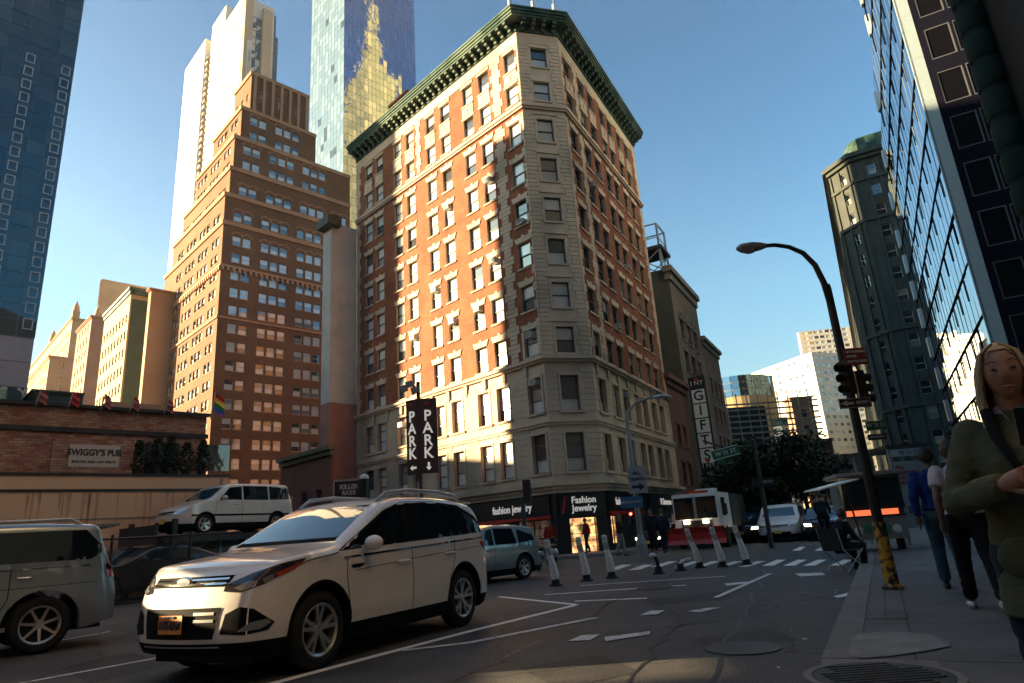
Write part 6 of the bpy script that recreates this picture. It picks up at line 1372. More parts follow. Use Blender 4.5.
# fence
FQ = tower_frame(92, 560, 21.5); f2 = tower_frame(240, 545, 24.0); fd = (Vector((f2.x, f2.y, 0)) - Vector((FQ.x, FQ.y, 0)))
fl_ = fd.length; FE = thing('chain_link_fence', 'chain link fence with a dark top rail along the parking lot', 'fence', FQ - fd.normalized() * 9, math.atan2(fd.y, fd.x)); fl_ += 9
def mesh_net(name):
    mt, t, b = newmat(name); L = t.links.new; v = coord(t); mp = N(t, 'ShaderNodeMapping'); mp.inputs['Rotation'].default_value = (0, R(45), 0); L(v, mp.inputs[0])
    sx = N(t, 'ShaderNodeSeparateXYZ'); L(mp.outputs[0], sx.inputs[0]); outs = []
    for k in (0, 2):
        m1 = N(t, 'ShaderNodeMath', operation='MULTIPLY'); m1.inputs[1].default_value = 14; L(sx.outputs[k], m1.inputs[0]); fr = N(t, 'ShaderNodeMath', operation='FRACT'); L(m1.outputs[0], fr.inputs[0]); lt = N(t, 'ShaderNodeMath', operation='LESS_THAN'); lt.inputs[1].default_value = .12; L(fr.outputs[0], lt.inputs[0]); outs.append(lt)
    mx = N(t, 'ShaderNodeMath', operation='MAXIMUM'); L(outs[0].outputs[0], mx.inputs[0]); L(outs[1].outputs[0], mx.inputs[1]); L(mx.outputs[0], b.inputs['Alpha']); b.inputs['Base Color'].default_value = rgb((.12, .12, .12)); b.inputs['Metallic'].default_value = .6; b.inputs['Roughness'].default_value = .5
    return mt
w = MB(); w.quad((0, 0, .1), (fl_, 0, .1), (fl_, 0, 2.1), (0, 0, 2.1)); w.build('netting', mesh_net('chain_link'), FE)
w = MB(); w.tube([(0, 0, 2.12), (fl_, 0, 2.12)], .035, 8); w.tube([(0, 0, .15), (fl_, 0, .15)], .02, 6)
w.build('top_rail', M_black, FE)
x = 0.3
while x < fl_: w = MB(); w.tube([(x, 0, 0), (x, 0, 2.25)], .04, 8); w.build('post', M_black, FE); x += 2.3
# parked cars inside the lot
def lotcar(px, py, Y, az, col, kind, label, plate=None):
    p = at(px, py, Y); return simple_car('parked_car', label, (p.x, p.y, .14), az, col, kind, group='cars parked behind the fence', detail=True, plate=plate or M_plate2)
lotcar(112, 570, 25.5, 200, M_dp, 'sedan', 'dark blue parked saloon behind the fence, next to the big silver SUV')
lotcar(152, 568, 25.0, 225, M_bp, 'sedan', 'black parked saloon under the lift platform edge')
lotcar(205, 565, 27.5, 226, M_gp, 'suv', 'grey parked crossover below the white minivan')
# things on the pub roof and lot
def conif(name, x, y, z0, h, r, label):
    t_ = thing(name, label, 'shrub', PB.matrix_basis @ Vector((x, y, z0)), RZ_T, 'dark clipped shrubs in pots on the wall top'); w = MB(); rr = random.Random(int(x * 10))
    for i in range(420):
        zz = rr.random(); rad = r * (1 - zz ** 1.8 * .75) * rr.uniform(.5, 1.08); a = rr.random() * 6.283; p = Vector((rad * math.cos(a), rad * math.sin(a), .25 + zz * (h - .25))); s_ = .06 + .05 * rr.random(); u = Vector((rr.uniform(-1, 1), rr.uniform(-1, 1), rr.uniform(.2, 1))).normalized() * s_; v = Vector((math.sin(a), -math.cos(a), rr.uniform(-.4, .4))).normalized() * s_ * .6
        w.quad(p - u - v * .3, p - v, p + u, p + v)
    w.build('foliage', M_leafd, t_); w = MB(); w.lathe([(.16, 0), (.22, .3), (.2, .3), (.001, .28)], n=12); w.build('pot', M_dark, t_)
def leafmat(name, c):
    mt, t, b = newmat(name); L = t.links.new; g_ = N(t, 'ShaderNodeNewGeometry'); r = ramp(t, [(0, sc(c, .45)), (.5, c), (1, sc(c, 1.7))]); L(g_.outputs['Random Per Island'], r.inputs[0]); L(r.outputs[0], b.inputs['Base Color']); b.inputs['Roughness'].default_value = .6; b.inputs['Specular IOR Level'].default_value = .25; return mt
M_leafd = leafmat('dark_leaves', (.018, .03, .014)); M_leaf = leafmat('street_tree_leaves', (.03, .045, .02))
for i, px_ in enumerate((143, 162, 175, 192, 208)):
    s_ = along(PB.location, AZF, px_, 460)[0]; conif('potted_shrub', s_, .7, z_w + .1, 1.5 + .15 * (i % 3), .42 + .05 * (i % 2), ['dark clipped shrub just right of the pub sign', 'second dark shrub right of the pub sign', 'middle dark shrub of the row on the wall', 'dark shrub second from the right end of the wall', 'rightmost dark shrub near the wall end'][i])
def flag(px_, py_, c, label, big=False):
    s_, z_ = along(PB.location + dirv(AZL) * 2.2, AZF, px_, py_); k = 1.0 if big else .55
    t_ = thing('rainbow_flag' if big else 'flag', label, 'flag', PB.location + dirv(AZL) * 2.2 + dirv(AZF) * s_ + Vector((0, 0, z_t)), RZ_T, None if big else 'small flags along the pub parapet')
    w = MB(); w.tube([(0, -.2, -.1), (.1, -.35, 1.2 * k)], .025, 6); w.build('pole', M_tin, t_)
    w = MB(); n = 6
    for j in range(n):
        for i in range(4):
            P = lambda a, b: (.1 + b * .12 * k + .04 * math.sin(a * 2.2 + b), -.36 + .05 * math.sin(a * 1.7), (1.15 - a * .16 - b * .07) * k)
            w.quad(P(j, i), P(j + 1, i), P(j + 1, i + 1), P(j, i + 1), j if big else 0)
    w.build('cloth', [paint('flag_%d_%s' % (q, label[:5]), cc, .8) for q, cc in enumerate(c)], t_)
for i, px_ in enumerate((31, 64, 97, 126, 161)):
    flag(px_, 430, [(.35, .03, .03)] if i % 2 else [(.3, .1, .1)], ['small red flag at the left end of the pub parapet', 'second small red flag on the pub parapet', 'small red flag above the pub sign', 'small red flag above the sign right edge', 'rightmost small red flag on the parapet'][i])
flag(208, 434, [(.5, .02, .02), (.6, .2, .02), (.6, .5, .03), (.03, .3, .08), (.02, .12, .4), (.15, .03, .25)], 'rainbow striped flag at the right corner of the pub roof', True)
# ------------------------------------------------------------------ people: one skinned body, clothes as thicker skins over it
def skin_mesh(name, verts, edges, radii, mat, sub=2, root=0, scale2=None):
    me = bpy.data.meshes.new(name); me.from_pydata([tuple(v) for v in verts], edges, []); o = bpy.data.objects.new(name, me); COL.objects.link(o)
    sm = o.modifiers.new('s', 'SKIN'); sm.use_smooth_shade = True; sv = me.skin_vertices[0].data
    for i, r in enumerate(radii): sv[i].radius = r if isinstance(r, tuple) else (r, r)
    sv[root].use_root = True
    ss = o.modifiers.new('u', 'SUBSURF'); ss.levels = sub; ss.render_levels = sub
    out = bpy.data.meshes.new_from_object(o.evaluated_get(bpy.context.evaluated_depsgraph_get())); bpy.data.objects.remove(o); bpy.data.meshes.remove(me)
    for p in out.polygons: p.use_smooth = True
    out.materials.clear(); out.materials.append(mat); return out
from mathutils import noise as mnoise
def blob(name, parts, s, vox, mat, folds):
    """union of lofted trunks and tapered limbs, fused into one skin; folds = height of cloth creases"""
    w = MB()
    for p in parts:
        if p[0] == 'T':
            n = 20; i0 = len(w.v)
            for (c, a, b) in p[1]:
                for q in range(n): t = 2 * math.pi * q / n; w.v.append((c.x + b * s * math.cos(t), c.y + a * s * math.sin(t), c.z))
            k = len(p[1])
            for j in range(k - 1):
                for q in range(n): q2 = (q + 1) % n; w.f.append((i0 + j * n + q, i0 + j * n + q2, i0 + (j + 1) * n + q2, i0 + (j + 1) * n + q)); w.m.append(0)
            w.f.append(tuple(i0 + q for q in range(n))[::-1]); w.f.append(tuple(i0 + (k - 1) * n + q for q in range(n))); w.m += [0, 0]
        else:
            w.tube(p[1], [r * s for r in p[2]], 12)
            for q, r in ((p[1][0], p[2][0]), *[(a, b) for a, b in zip(p[1][1:-1], p[2][1:-1])]): w.sphere(tuple(q), r * s, 12, 8)
    me = w.mesh(name, mat); o = bpy.data.objects.new(name, me); COL.objects.link(o)
    rm = o.modifiers.new('r', 'REMESH'); rm.mode = 'VOXEL'; rm.voxel_size = vox; sm = o.modifiers.new('s', 'SMOOTH'); sm.factor = .6; sm.iterations = 5
    out = bpy.data.meshes.new_from_object(o.evaluated_get(bpy.context.evaluated_depsgraph_get())); bpy.data.objects.remove(o); bpy.data.meshes.remove(me)
    if folds:
        out.update(); nrm = [v.normal.copy() for v in out.vertices]
        for v, nn in zip(out.vertices, nrm):
            c = v.co; f = mnoise.noise(Vector((c.x * 9, c.y * 9, c.z * 16))) + .6 * mnoise.noise(Vector((c.x * 20 + 5, c.y * 20, c.z * 34))) ; v.co = c + nn * (f * folds * 1.3 + folds * .3)
    for p in out.polygons: p.use_smooth = True
    out.materials.clear(); out.materials.append(mat); return out
def cloth(name, c, rough=.85): return rough_mat(name, c, rough, .18, 5, .35, spec=.15, fine=45)
M_skin = rough_mat('skin', (.36, .20, .14), .55, .14, 14, .12, spec=.3, fine=90); M_skind = paint('dark_skin', (.09, .05, .035), .5, var=.06)  # skin tone darkened to carry the shade on the face
def V3(*a): return Vector(a)
def person(label, loc, az, h=1.72, pose='stand', top=(.1, .1, .1), legs=(.03, .03, .05), hair=(.05, .03, .02), skin=None, shoe=(.03, .03, .03), sleeve=True, group=None, long_hair=False, coat=0.0, stride=.0, k=1.2, arms=None, lod=1, bag=None, build=1.0):
    """local: x forward, y left, z up"""
    sk = skin or M_skin; s = h / 1.72; P = {}
    hip = .93; P['pel'] = V3(0, 0, hip); P['waist'] = V3(.0, 0, 1.08); P['chest'] = V3(.0, 0, 1.28); P['neck0'] = V3(-.01, 0, 1.43); P['neck'] = V3(.01, 0, 1.50); P['head'] = V3(.03, 0, 1.60)
    for sg, L in ((1, 'l'), (-1, 'r')):
        st = stride * (1 if L == 'l' else -1)
        P['hip' + L] = V3(0, sg * .09, hip - .03); P['knee' + L] = V3(st * .5 + .03, sg * .095, .50); P['ank' + L] = V3(st - (.05 if st < 0 else 0), sg * .10, .09 + (.05 if st < -.1 else 0)); P['toe' + L] = P['ank' + L] + V3(.14, sg * .015, -.055)
        P['sh' + L] = V3(-.01, sg * .175, 1.40); P['elb' + L] = V3(-.04 - st * .45, sg * .235, 1.12); P['wri' + L] = V3(.05 - st * .8, sg * .235, .88); P['hand' + L] = P['wri' + L] + V3(.02, 0, -.10)
    if pose == 'sit':
        dz = -.47
        for n_ in ('pel', 'waist', 'chest', 'neck0', 'neck', 'head', 'shl', 'shr'): P[n_] += V3(0, 0, dz)
        P['chest'] += V3(.04, 0, 0); P['neck0'] += V3(.08, 0, 0); P['neck'] += V3(.12, 0, -.01); P['head'] += V3(.16, 0, -.03)
        for sg, L in ((1, 'l'), (-1, 'r')):
            P['hip' + L] = V3(0, sg * .09, hip + dz - .02); P['knee' + L] = V3(.44, sg * .13, .48); P['ank' + L] = V3(.40, sg * .12, .09); P['toe' + L] = P['ank' + L] + V3(.15, 0, -.055)
            P['sh' + L] += V3(.07, 0, 0); P['elb' + L] = V3(.12, sg * .25, .68); P['wri' + L] = V3(.34, sg * .14, .60); P['hand' + L] = P['wri' + L] + V3(.09, -sg * .02, .0)
    if pose == 'bike':
        for n_ in ('chest', 'neck0', 'neck', 'head', 'shl', 'shr'): P[n_] += V3(.16, 0, -.03)
        for sg, L in ((1, 'l'), (-1, 'r')): P['elb' + L] = V3(.30, sg * .22, 1.15); P['wri' + L] = V3(.48, sg * .2, 1.02); P['hand' + L] = V3(.55, sg * .2, 1.0); P['knee' + L] = V3(.3 if sg > 0 else .12, sg * .1, .62 if sg > 0 else .5); P['ank' + L] = V3(.15, sg * .1, .32 if sg > 0 else .12); P['toe' + L] = P['ank' + L] + V3(.14, 0, -.04)
    if arms: 
        for kk, v in arms.items(): P[kk] = V3(*v)
    for kk in P: P[kk] = P[kk] * s
    names = list(P); ix = {n_: i for i, n_ in enumerate(names)}
    E = [('pel', 'waist'), ('waist', 'chest'), ('chest', 'neck0'), ('neck0', 'neck')] + [(a + L, b + L) for L in 'lr' for a, b in (('hip', 'knee'), ('knee', 'ank'), ('ank', 'toe'), ('sh', 'elb'), ('elb', 'wri'))] + [('pel', 'hipl'), ('pel', 'hipr'), ('chest', 'shl'), ('chest', 'shr')]
    rad = dict(pel=(.13, .11), waist=(.125, .095), chest=(.145, .11), neck0=.06, neck=.052, head=.05)
    for L in 'lr': rad.update({'hip' + L: .09, 'knee' + L: .058, 'ank' + L: .04, 'toe' + L: .032, 'sh' + L: .058, 'elb' + L: .042, 'wri' + L: .028, 'hand' + L: .03})
    if sleeve: rad.update(shl=.045, shr=.045, elbl=.032, elbr=.032)
    rad.update(kneel=.05, kneer=.05, hipl=.08, hipr=.08)
    use = [n_ for n_ in names if n_ != 'head' and not n_.startswith('hand')]; ux = {n_: i for i, n_ in enumerate(use)}
    sc_ = lambda r, f=1.0, add=0.0: ((r[0] * f + add) * s * build, (r[1] * f + add) * s * build) if isinstance(r, tuple) else (r * f + add) * s * build
    C_ = lambda n_: P[n_]
    lerp = lambda a, b, t: P[a].lerp(P[b], t)
    vox = (.011 if lod == 2 else .018) * s
    def torso(rings):       # rings: (centre, half width across, half depth)
        return ('T', rings)
    def limb(pts, rs): return ('L', pts, rs)
    bparts = [torso([(P['pel'] + V3(0, 0, -.10) * s, .10, .085), (P['pel'], .15, .10), (P['waist'], .125, .09), (P['chest'] + V3(0, 0, -.03) * s, .15, .105), (P['neck0'] + V3(0, 0, -.06) * s, .15, .085), (P['neck0'], .07, .06)]), limb([P['neck0'], P['neck'], P['neck'] + (P['head'] - P['neck']) * .5], [.062, .054, .054])]
    for L in 'lr':
        bparts += [limb([P['hip' + L], lerp('hip' + L, 'knee' + L, .5), P['knee' + L], lerp('knee' + L, 'ank' + L, .35), P['ank' + L], P['toe' + L]], [.085, .07, .052, .052, .036, .03]), limb([P['sh' + L], P['elb' + L], lerp('elb' + L, 'wri' + L, .4), P['wri' + L]], [.052, .04, .039, .027])]
    me = blob('body', bparts, s * build, vox, sk, 0)
    # head and hands joined into the same mesh
    bm = bmesh.new(); bm.from_mesh(me); hd = MB(); H = P['head']
    n, kq = 20, 14; i0 = 0; rr = .093 * s
    for j in range(kq + 1):
        ph = math.pi * j / kq
        for q in range(n):
            t = 2 * math.pi * q / n; x, y, z = math.sin(ph) * math.cos(t), math.sin(ph) * math.sin(t), math.cos(ph)
            jaw = 1 - .30 * max(0, -z) ** 1.5; px_, py_, pz = x * rr * 1.0, y * rr * .80 * jaw, z * rr * 1.28
            if x > .2:
                px_ *= 1 - .06 * (abs(z) > .6)
                if abs(y) < .22 and -.35 < z < .12: px_ += .020 * s * (1 - abs(y) / .22) * (1 - abs(z + .18) / .3 if abs(z + .18) < .3 else 0)      # nose
                if abs(abs(y) - .38) < .2 and abs(z - .1) < .16: px_ -= .009 * s                                                                # eye sockets
                if abs(y) < .35 and -.62 < z < -.48: px_ += .005 * s
                if z < -.7: px_ += .010 * s
            hd.v.append((H.x + px_, H.y + py_, H.z + pz + .01 * s))
    for j in range(kq):
        for q in range(n): q2 = (q + 1) % n; hd.f.append((j * n + q, (j + 1) * n + q, (j + 1) * n + q2, j * n + q2)); hd.m.append(0)
    for sg in (1, -1): hd.sphere((H.x - .005 * s, sg * .077 * s, H.z - .005 * s), .02 * s, 8, 6, sq=(.9, .4, 1.5))
    for L, sg in (('l', 1), ('r', -1)):
        w_, h_ = P['wri' + L], P['hand' + L]; d = (h_ - w_).normalized(); side = d.cross(V3(0, sg, 0)); side = side.normalized() if side.length > .1 else V3(1, 0, 0); nrm = d.cross(side).normalized()
        c = w_ + d * .045 * s
        hd.sphere(tuple(c), .042 * s, 10, 6, sq=(1, 1, 1)) if lod == 0 else None
        if lod:
            for t_ in range(5): 
                f_ = t_ / 4; a0 = w_ + d * (.09 * f_ - .005) * s; 
            hd.tube([w_ - d * .01 * s, w_ + d * .03 * s, w_ + d * .085 * s], [.026 * s, .036 * s, .034 * s], 10)
            for q in range(4):
                o_ = side * ((q - 1.5) * .018 * s); ln = [.062, .075, .07, .055][q] * s; b0 = w_ + d * .08 * s + o_; cur = nrm * sg * .0 + V3(.25 * ln, 0, 0)
                hd.tube([b0, b0 + d * ln * .45, b0 + d * ln * .8 + cur * .5, b0 + d * ln + cur], [.0095 * s, .009 * s, .008 * s, .006 * s], 6)
            tb = w_ + d * .025 * s + side * .03 * s; hd.tube([tb, tb + side * .02 * s + d * .03 * s, tb + side * .022 * s + d * .06 * s], [.012 * s, .0105 * s, .008 * s], 6)
    hm = hd.mesh('h', sk, 60, fix=False); bm.from_mesh(hm); 
    for f in bm.faces: f.smooth = True
    bm.to_mesh(me); bm.free(); bpy.data.meshes.remove(hm)
    o = bpy.data.objects.new('person', me); COL.objects.link(o); o.location = loc; o.rotation_euler = (0, 0, R(90 - az)); o.scale = (k, k, k); tag(o, label, 'person', group)
    nm = 'c_%d' % len(COL.objects)
    # trousers
    tp_ = [torso([(P['pel'] + V3(0, 0, -.11) * s, .12, .11), (P['pel'] + V3(0, 0, -.03) * s, .175, .125), (P['pel'] + V3(0, 0, .07) * s, .155, .112), (P['waist'] + V3(0, 0, -.03) * s, .14, .105)])]
    for L in 'lr': tp_.append(limb([P['hip' + L], lerp('hip' + L, 'knee' + L, .5), P['knee' + L], lerp('knee' + L, 'ank' + L, .5), P['ank' + L] + V3(0, 0, .0) * s], [.108, .093, .076, .069, .063]))
    link('trousers', blob('trousers', tp_, s * build, vox, cloth(nm + 'trouser_cloth', legs), .006), o)
    # top
    low = P['pel'] + V3(0, 0, -coat) * s if coat else P['pel'] + V3(0, 0, .02) * s; f_ = .012 if coat else 0
    tp_ = [torso([(low, .185 + f_, .14 + f_), (low.lerp(P['waist'], .5), .172 + f_, .13 + f_), (P['waist'], .158 + f_, .122 + f_), (P['chest'] + V3(0, 0, -.02) * s, .18 + f_, .132 + f_), (P['neck0'] + V3(0, 0, -.07) * s, .178 + f_ * .5, .105 + f_ * .5), (P['neck0'] + V3(0, 0, -.015) * s, .10, .075), (P['neck0'] + V3(0, 0, .03) * s, .072, .068)])]
    for L in 'lr':
        if sleeve: tp_.append(limb([P['sh' + L], lerp('sh' + L, 'elb' + L, .5), P['elb' + L], lerp('elb' + L, 'wri' + L, .5), lerp('elb' + L, 'wri' + L, .95)], [.060 + f_ * .2, .061 + f_ * .3, .056 + f_ * .3, .050 + f_ * .3, .044 + f_ * .3]))
        else: tp_.append(limb([P['sh' + L], lerp('sh' + L, 'elb' + L, .6)], [.072, .07]))
    link('jacket' if coat else 'shirt', blob('top', tp_, s * build, vox, cloth(nm + 'top_cloth', top), .0045 if coat else .006), o)
    # shoes
    for L in 'lr': w = MB(); a, t_ = P['ank' + L], P['toe' + L]; d = (t_ - a); c = a + V3(.05, 0, -.055) * s; w.sphere(tuple(c), .075 * s, 10, 6, sq=(1.75, .62, .62)); w.build('shoe', paint(nm + 'shoe_leather', shoe, .5), o, smooth=70)
    # hair
    if hair is None: return o, P, s
    w = MB(); hr = rr * 1.10; i0 = 0; n, kq = 18, 9; vv = []
    for j in range(kq + 1):
        ph = math.pi * .60 * j / kq
        for q in range(n):
            t = 2 * math.pi * q / n; x, y, z = math.sin(ph) * math.cos(t), math.sin(ph) * math.sin(t), math.cos(ph)
            if x > 0 and z < .55: z = .55 + (z - .55) * .15 * (1 - x) + (0 if x > .55 else (z - .55) * (1 - x / .55) * .7)
            r_ = hr * (1 + .03 * math.sin(t * 5 + j)); w.v.append((H.x + x * r_ * 1.03 - .006 * s, H.y + y * r_ * .86, H.z + z * r_ * 1.26 + .012 * s))
    for j in range(kq):
        for q in range(n): q2 = (q + 1) % n; w.f.append((j * n + q, (j + 1) * n + q, (j + 1) * n + q2, j * n + q2)); w.m.append(0)
    w.build('hair', paint(nm + 'hair', hair, .6, var=.2), o, smooth=70)
    return o, P, s
# --- foreground woman in the green jacket: at the right edge, half out of the picture
WZ = .15
wq = gp(1012, 700, .15); 
WY = 2.95; wp_ = at(1006, 470, WY)
W_, P, s_ = person('blond woman in an olive green jacket holding a phone at the right edge', (wp_.x + .10, wp_.y, WZ), 212, 1.63, 'stand', (.085, .095, .06), (.02, .03, .055), None, coat=.24, stride=.16, k=1.18, build=1.03, lod=2,
    arms={'shl': (-.01, .155, 1.385), 'shr': (-.01, -.155, 1.385), 'elbl': (.06, .255, 1.12), 'wril': (.27, .09, 1.20), 'handl': (.34, .03, 1.23), 'elbr': (.06, -.255, 1.12), 'wrir': (.26, -.10, 1.17), 'handr': (.33, -.03, 1.20)})
Hc = P['head']; M_blond = leafmat('blond_hair', (.40, .30, .18))
w = MB()
# parted hair: a close cap over the skull and many locks falling past the ears to the shoulders
n, kq = 24, 10
for j in range(kq + 1):
    ph = math.pi * .66 * j / kq
    for q in range(n):
        t = 2 * math.pi * q / n; x, y, z = math.sin(ph) * math.cos(t), math.sin(ph) * math.sin(t), math.cos(ph)
        lim = .62 - .25 * min(1, abs(y) * 1.6)
        if x > .05 and z < lim: x = x * .55 - .05; z = max(z, -.1) 
        w.v.append((Hc.x + x * .100 * s_ - .004, Hc.y + y * .084 * s_, Hc.z + z * .126 * s_ + .010))
for j in range(kq):
    for q in range(n): q2 = (q + 1) % n; w.f.append((j * n + q, (j + 1) * n + q, (j + 1) * n + q2, j * n + q2)); w.m.append(0)
for i in range(300):
    rr_ = random.Random(i); a = R(58) + (R(360) - R(116)) * i / 299; ca, sa = math.cos(a), math.sin(a); sd_ = 1 if sa > 0 else -1
    top = Vector((Hc.x + .045 * s_ * ca + .02, Hc.y + .012 * sd_, Hc.z + .126 * s_)); mid_ = Vector((Hc.x + .072 * s_ * ca + (.02 if ca > 0 else 0), Hc.y + .066 * s_ * sa, Hc.z + .088 * s_))
    p1 = Vector((Hc.x + .094 * s_ * ca, Hc.y + .088 * s_ * sa, Hc.z + .01 * s_)); p2 = Vector((Hc.x + .098 * s_ * ca - .008, Hc.y + .098 * s_ * sa, Hc.z - .09 * s_)); ln = rr_.uniform(.165, .205)
    p3 = Vector((Hc.x + .088 * s_ * ca + rr_.uniform(-.012, .012), Hc.y + .100 * s_ * sa + rr_.uniform(-.01, .01), Hc.z - ln * s_)); jt = rr_.uniform(.96, 1.05); p1 = Hc + (p1 - Hc) * jt; p2 = Hc + (p2 - Hc) * rr_.uniform(.95, 1.08); w.tube([top, mid_, p1, p2, p3], [.004, .005, .006, .0065, .002], 4)
w.build('long_hair', M_blond, W_, smooth=80)
w = MB()
for sg in (1, -1):
    w.sphere((Hc.x + .0845 * s_, sg * .032 * s_, Hc.z + .014 * s_), .0095 * s_, 10, 8, sq=(.45, 1.3, .62), mi=0); w.sphere((Hc.x + .0875 * s_, sg * .032 * s_, Hc.z + .014 * s_), .0052 * s_, 8, 6, sq=(.4, 1, 1), mi=1)
w.build('eye', [paint('shaded_eye_white', (.10, .085, .075), .4), M_ink], W_, smooth=80)  # whites darkened, shade of the face put into their colour
w = MB()
for sg in (1, -1): w.tube([(Hc.x + .088 * s_, sg * .018 * s_, Hc.z + .043 * s_), (Hc.x + .088 * s_, sg * .036 * s_, Hc.z + .048 * s_), (Hc.x + .078 * s_, sg * .052 * s_, Hc.z + .042 * s_)], .003, 6)
w.build('eyebrow', paint('brow', (.16, .1, .06), .8), W_)
w = MB(); w.sphere((Hc.x + .090 * s_, 0, Hc.z - .060 * s_), .02 * s_, 12, 6, sq=(.35, 1.15, .3)); w.build('lips', paint('lips', (.3, .11, .09), .5), W_, smooth=80)
# collar, jacket opening, pocket, fingers are part of the body
w = MB(); nk = P['neck0']
for sg in (1, -1): w.poly([(nk.x + .075, sg * .015, nk.z - .03), (nk.x + .085, sg * .075, nk.z - .06), (nk.x + .02, sg * .095, nk.z + .03), (nk.x + .055, sg * .045, nk.z + .045)]); 
w.build('shirt_collar', paint('pale_blue_collar', (.42, .46, .55), .8), W_)
w = MB(); cz = P['chest'].z
for sg in (1, -1): w.tube([(nk.x + .07, sg * .085, nk.z + .03), (nk.x + .125, sg * .075, nk.z - .08), (P['chest'].x + .165, sg * .045, cz - .04), (P['waist'].x + .16, sg * .03, P['waist'].z)], [.022, .02, .014, .01], 8)
w.build('jacket_lapel', cloth('dark_lapel', (.012, .014, .014)), W_, smooth=70)
w = MB(); 
for sg in (1, -1): w.sphere((P['pel'].x + .155, sg * .10, P['pel'].z - .02), .075, 14, 8, sq=(.25, 1.0, .95)); 
w.build('jacket_pocket', cloth('olive_pocket', (.085, .095, .06)), W_, smooth=70)
PH = thing('smartphone', 'dark phone held in both hands by the blond woman', 'phone', W_.matrix_basis @ Vector((.375, 0.0, 1.255)), W_.rotation_euler.z); w = MB(); w.box(-.005, .005, -.035, .035, -.03, .11); w.build('case', M_black, PH); PH.scale = (1.18,) * 3; PH.rotation_euler = (0, R(35), W_.rotation_euler.z)
w = MB(); w.box(-.0065, -.0052, -.031, .031, -.022, .10); w.build('screen', paint('dark_screen', (.02, .02, .03), .1), PH)
# --- pedestrians walking away on the pavement
q = gp(958, 590, .15); person('person in a royal blue sweater and jeans walking away on the pavement', (q.x, q.y, .15), 30, 1.76, 'stand', (.012, .03, .16), (.05, .09, .14), (.02, .015, .012), skin=M_skind, stride=.2, k=1.2)
q = gp(990, 611, .15); person('person in a white T shirt walking away just behind the green jacket', (q.x, q.y, .15), 25, 1.68, 'stand', (.5, .45, .5), (.01, .01, .013), (.02, .015, .012), skin=M_skind, shoe=(.5, .48, .5), sleeve=False, stride=.26, k=1.2)
# --- seated person on the folding chair by the kerb
q = gp(846, 571); SP_ = Vector((q.x, q.y, 0)); azs = 70
person('person in dark clothes sitting on a folding chair at the kerb', SP_, azs, 1.7, 'sit', (.012, .013, .016), (.015, .015, .02), (.02, .02, .02), skin=M_skind, k=1.2)
FC = thing('folding_chair', 'black fabric folding chair with crossed metal legs at the kerb', 'chair', SP_, R(90 - azs)); FC.scale = (1.2,) * 3
w = MB(); w.box(-.2, .28, -.26, .26, .40, .425); w.build('seat', M_black, FC); w = MB(); w.obox((-.24, -.27, .42), (-.06, 0, .42), (0, .54, 0), (.02, 0, 0)); w.build('backrest', M_black, FC)
for y in (-.27, .27): w = MB(); w.tube([(-.22, y, 0), (.27, y, .42)], .012, 6); w.build('leg', M_tin, FC); w = MB(); w.tube([(.27, y, 0), (-.22, y, .42), (-.3, y, .84)], .012, 6); w.build('leg', M_tin, FC)
# --- small figures at the shops
for (px, py, az, tp, lg, lab, ps, hh) in ((588, 553, 250, (.25, .02, .03), (.03, .03, .04), 'person in a dark red top standing at the jewellery shop door', 'stand', 1.65), (622, 556, 120, (.05, .02, .02), (.3, .28, .26), 'person with pale trousers waiting at the corner pavement edge', 'stand', 1.6), (552, 560, 200, (.3, .03, .02), (.02, .02, .03), 'person in red by the motorcycles next to the first bollard', 'stand', 1.6), (655, 553, 200, (.015, .015, .018), (.015, .015, .02), 'person all in black beside the corner lamp post', 'stand', 1.75), (666, 553, 30, (.02, .03, .04), (.02, .02, .03), 'person in navy walking past the far shop window', 'stand', 1.7)):
    q = gp(px, py, .15); person(lab, (q.x, q.y, .15), az, hh, ps, tp, lg, (.03, .02, .015), stride=.12, k=1.1, lod=0)
q = gp(829, 548); person('cyclist in black riding away down the street', (q.x, q.y, .12), 27.75, 1.75, 'bike', (.015, .015, .02), (.012, .012, .015), (.02, .02, .02), k=1.2, lod=0)
def bicycle(name, label, loc, az, c, k=1.2):
    t_ = thing(name, label, 'bicycle', loc, R(90 - az)); t_.scale = (k,) * 3
    for x in (-.52, .52):
        w = MB(); w.lathe([(.31, -.015), (.34, 0), (.31, .015), (.305, 0), (.31, -.015)], (x, 0, .34), 'y', 24)
        for j in range(8): a = math.pi * j / 8; w.tube([(x + .3 * math.cos(a), 0, .34 + .3 * math.sin(a)), (x - .3 * math.cos(a), 0, .34 - .3 * math.sin(a))], .003, 4)
        w.build('wheel', M_tyre, t_)
    w = MB(); 
    for a, b in (((-.52, 0, .34), (-.1, 0, .34)), ((-.1, 0, .34), (-.22, 0, .85)), ((-.52, 0, .34), (-.2, 0, .75)), ((-.1, 0, .34), (.38, 0, .8)), ((-.2, 0, .78), (.36, 0, .86)), ((.34, 0, .95), (.52, 0, .34))): w.tube([a, b], .018, 6)
    w.build('frame', c, t_); w = MB(); w.sphere((-.24, 0, .9), .1, 8, 6, sq=(1.2, .7, .35)); w.build('saddle', M_black, t_); w = MB(); w.tube([(.36, -.28, 1.0), (.34, 0, .97), (.36, .28, 1.0)], .014, 6); w.build('handlebar', M_black, t_)
    return t_
bicycle('bicycle', 'dark bicycle ridden by the cyclist down the street', (q.x, q.y, 0), 27.75, M_black)
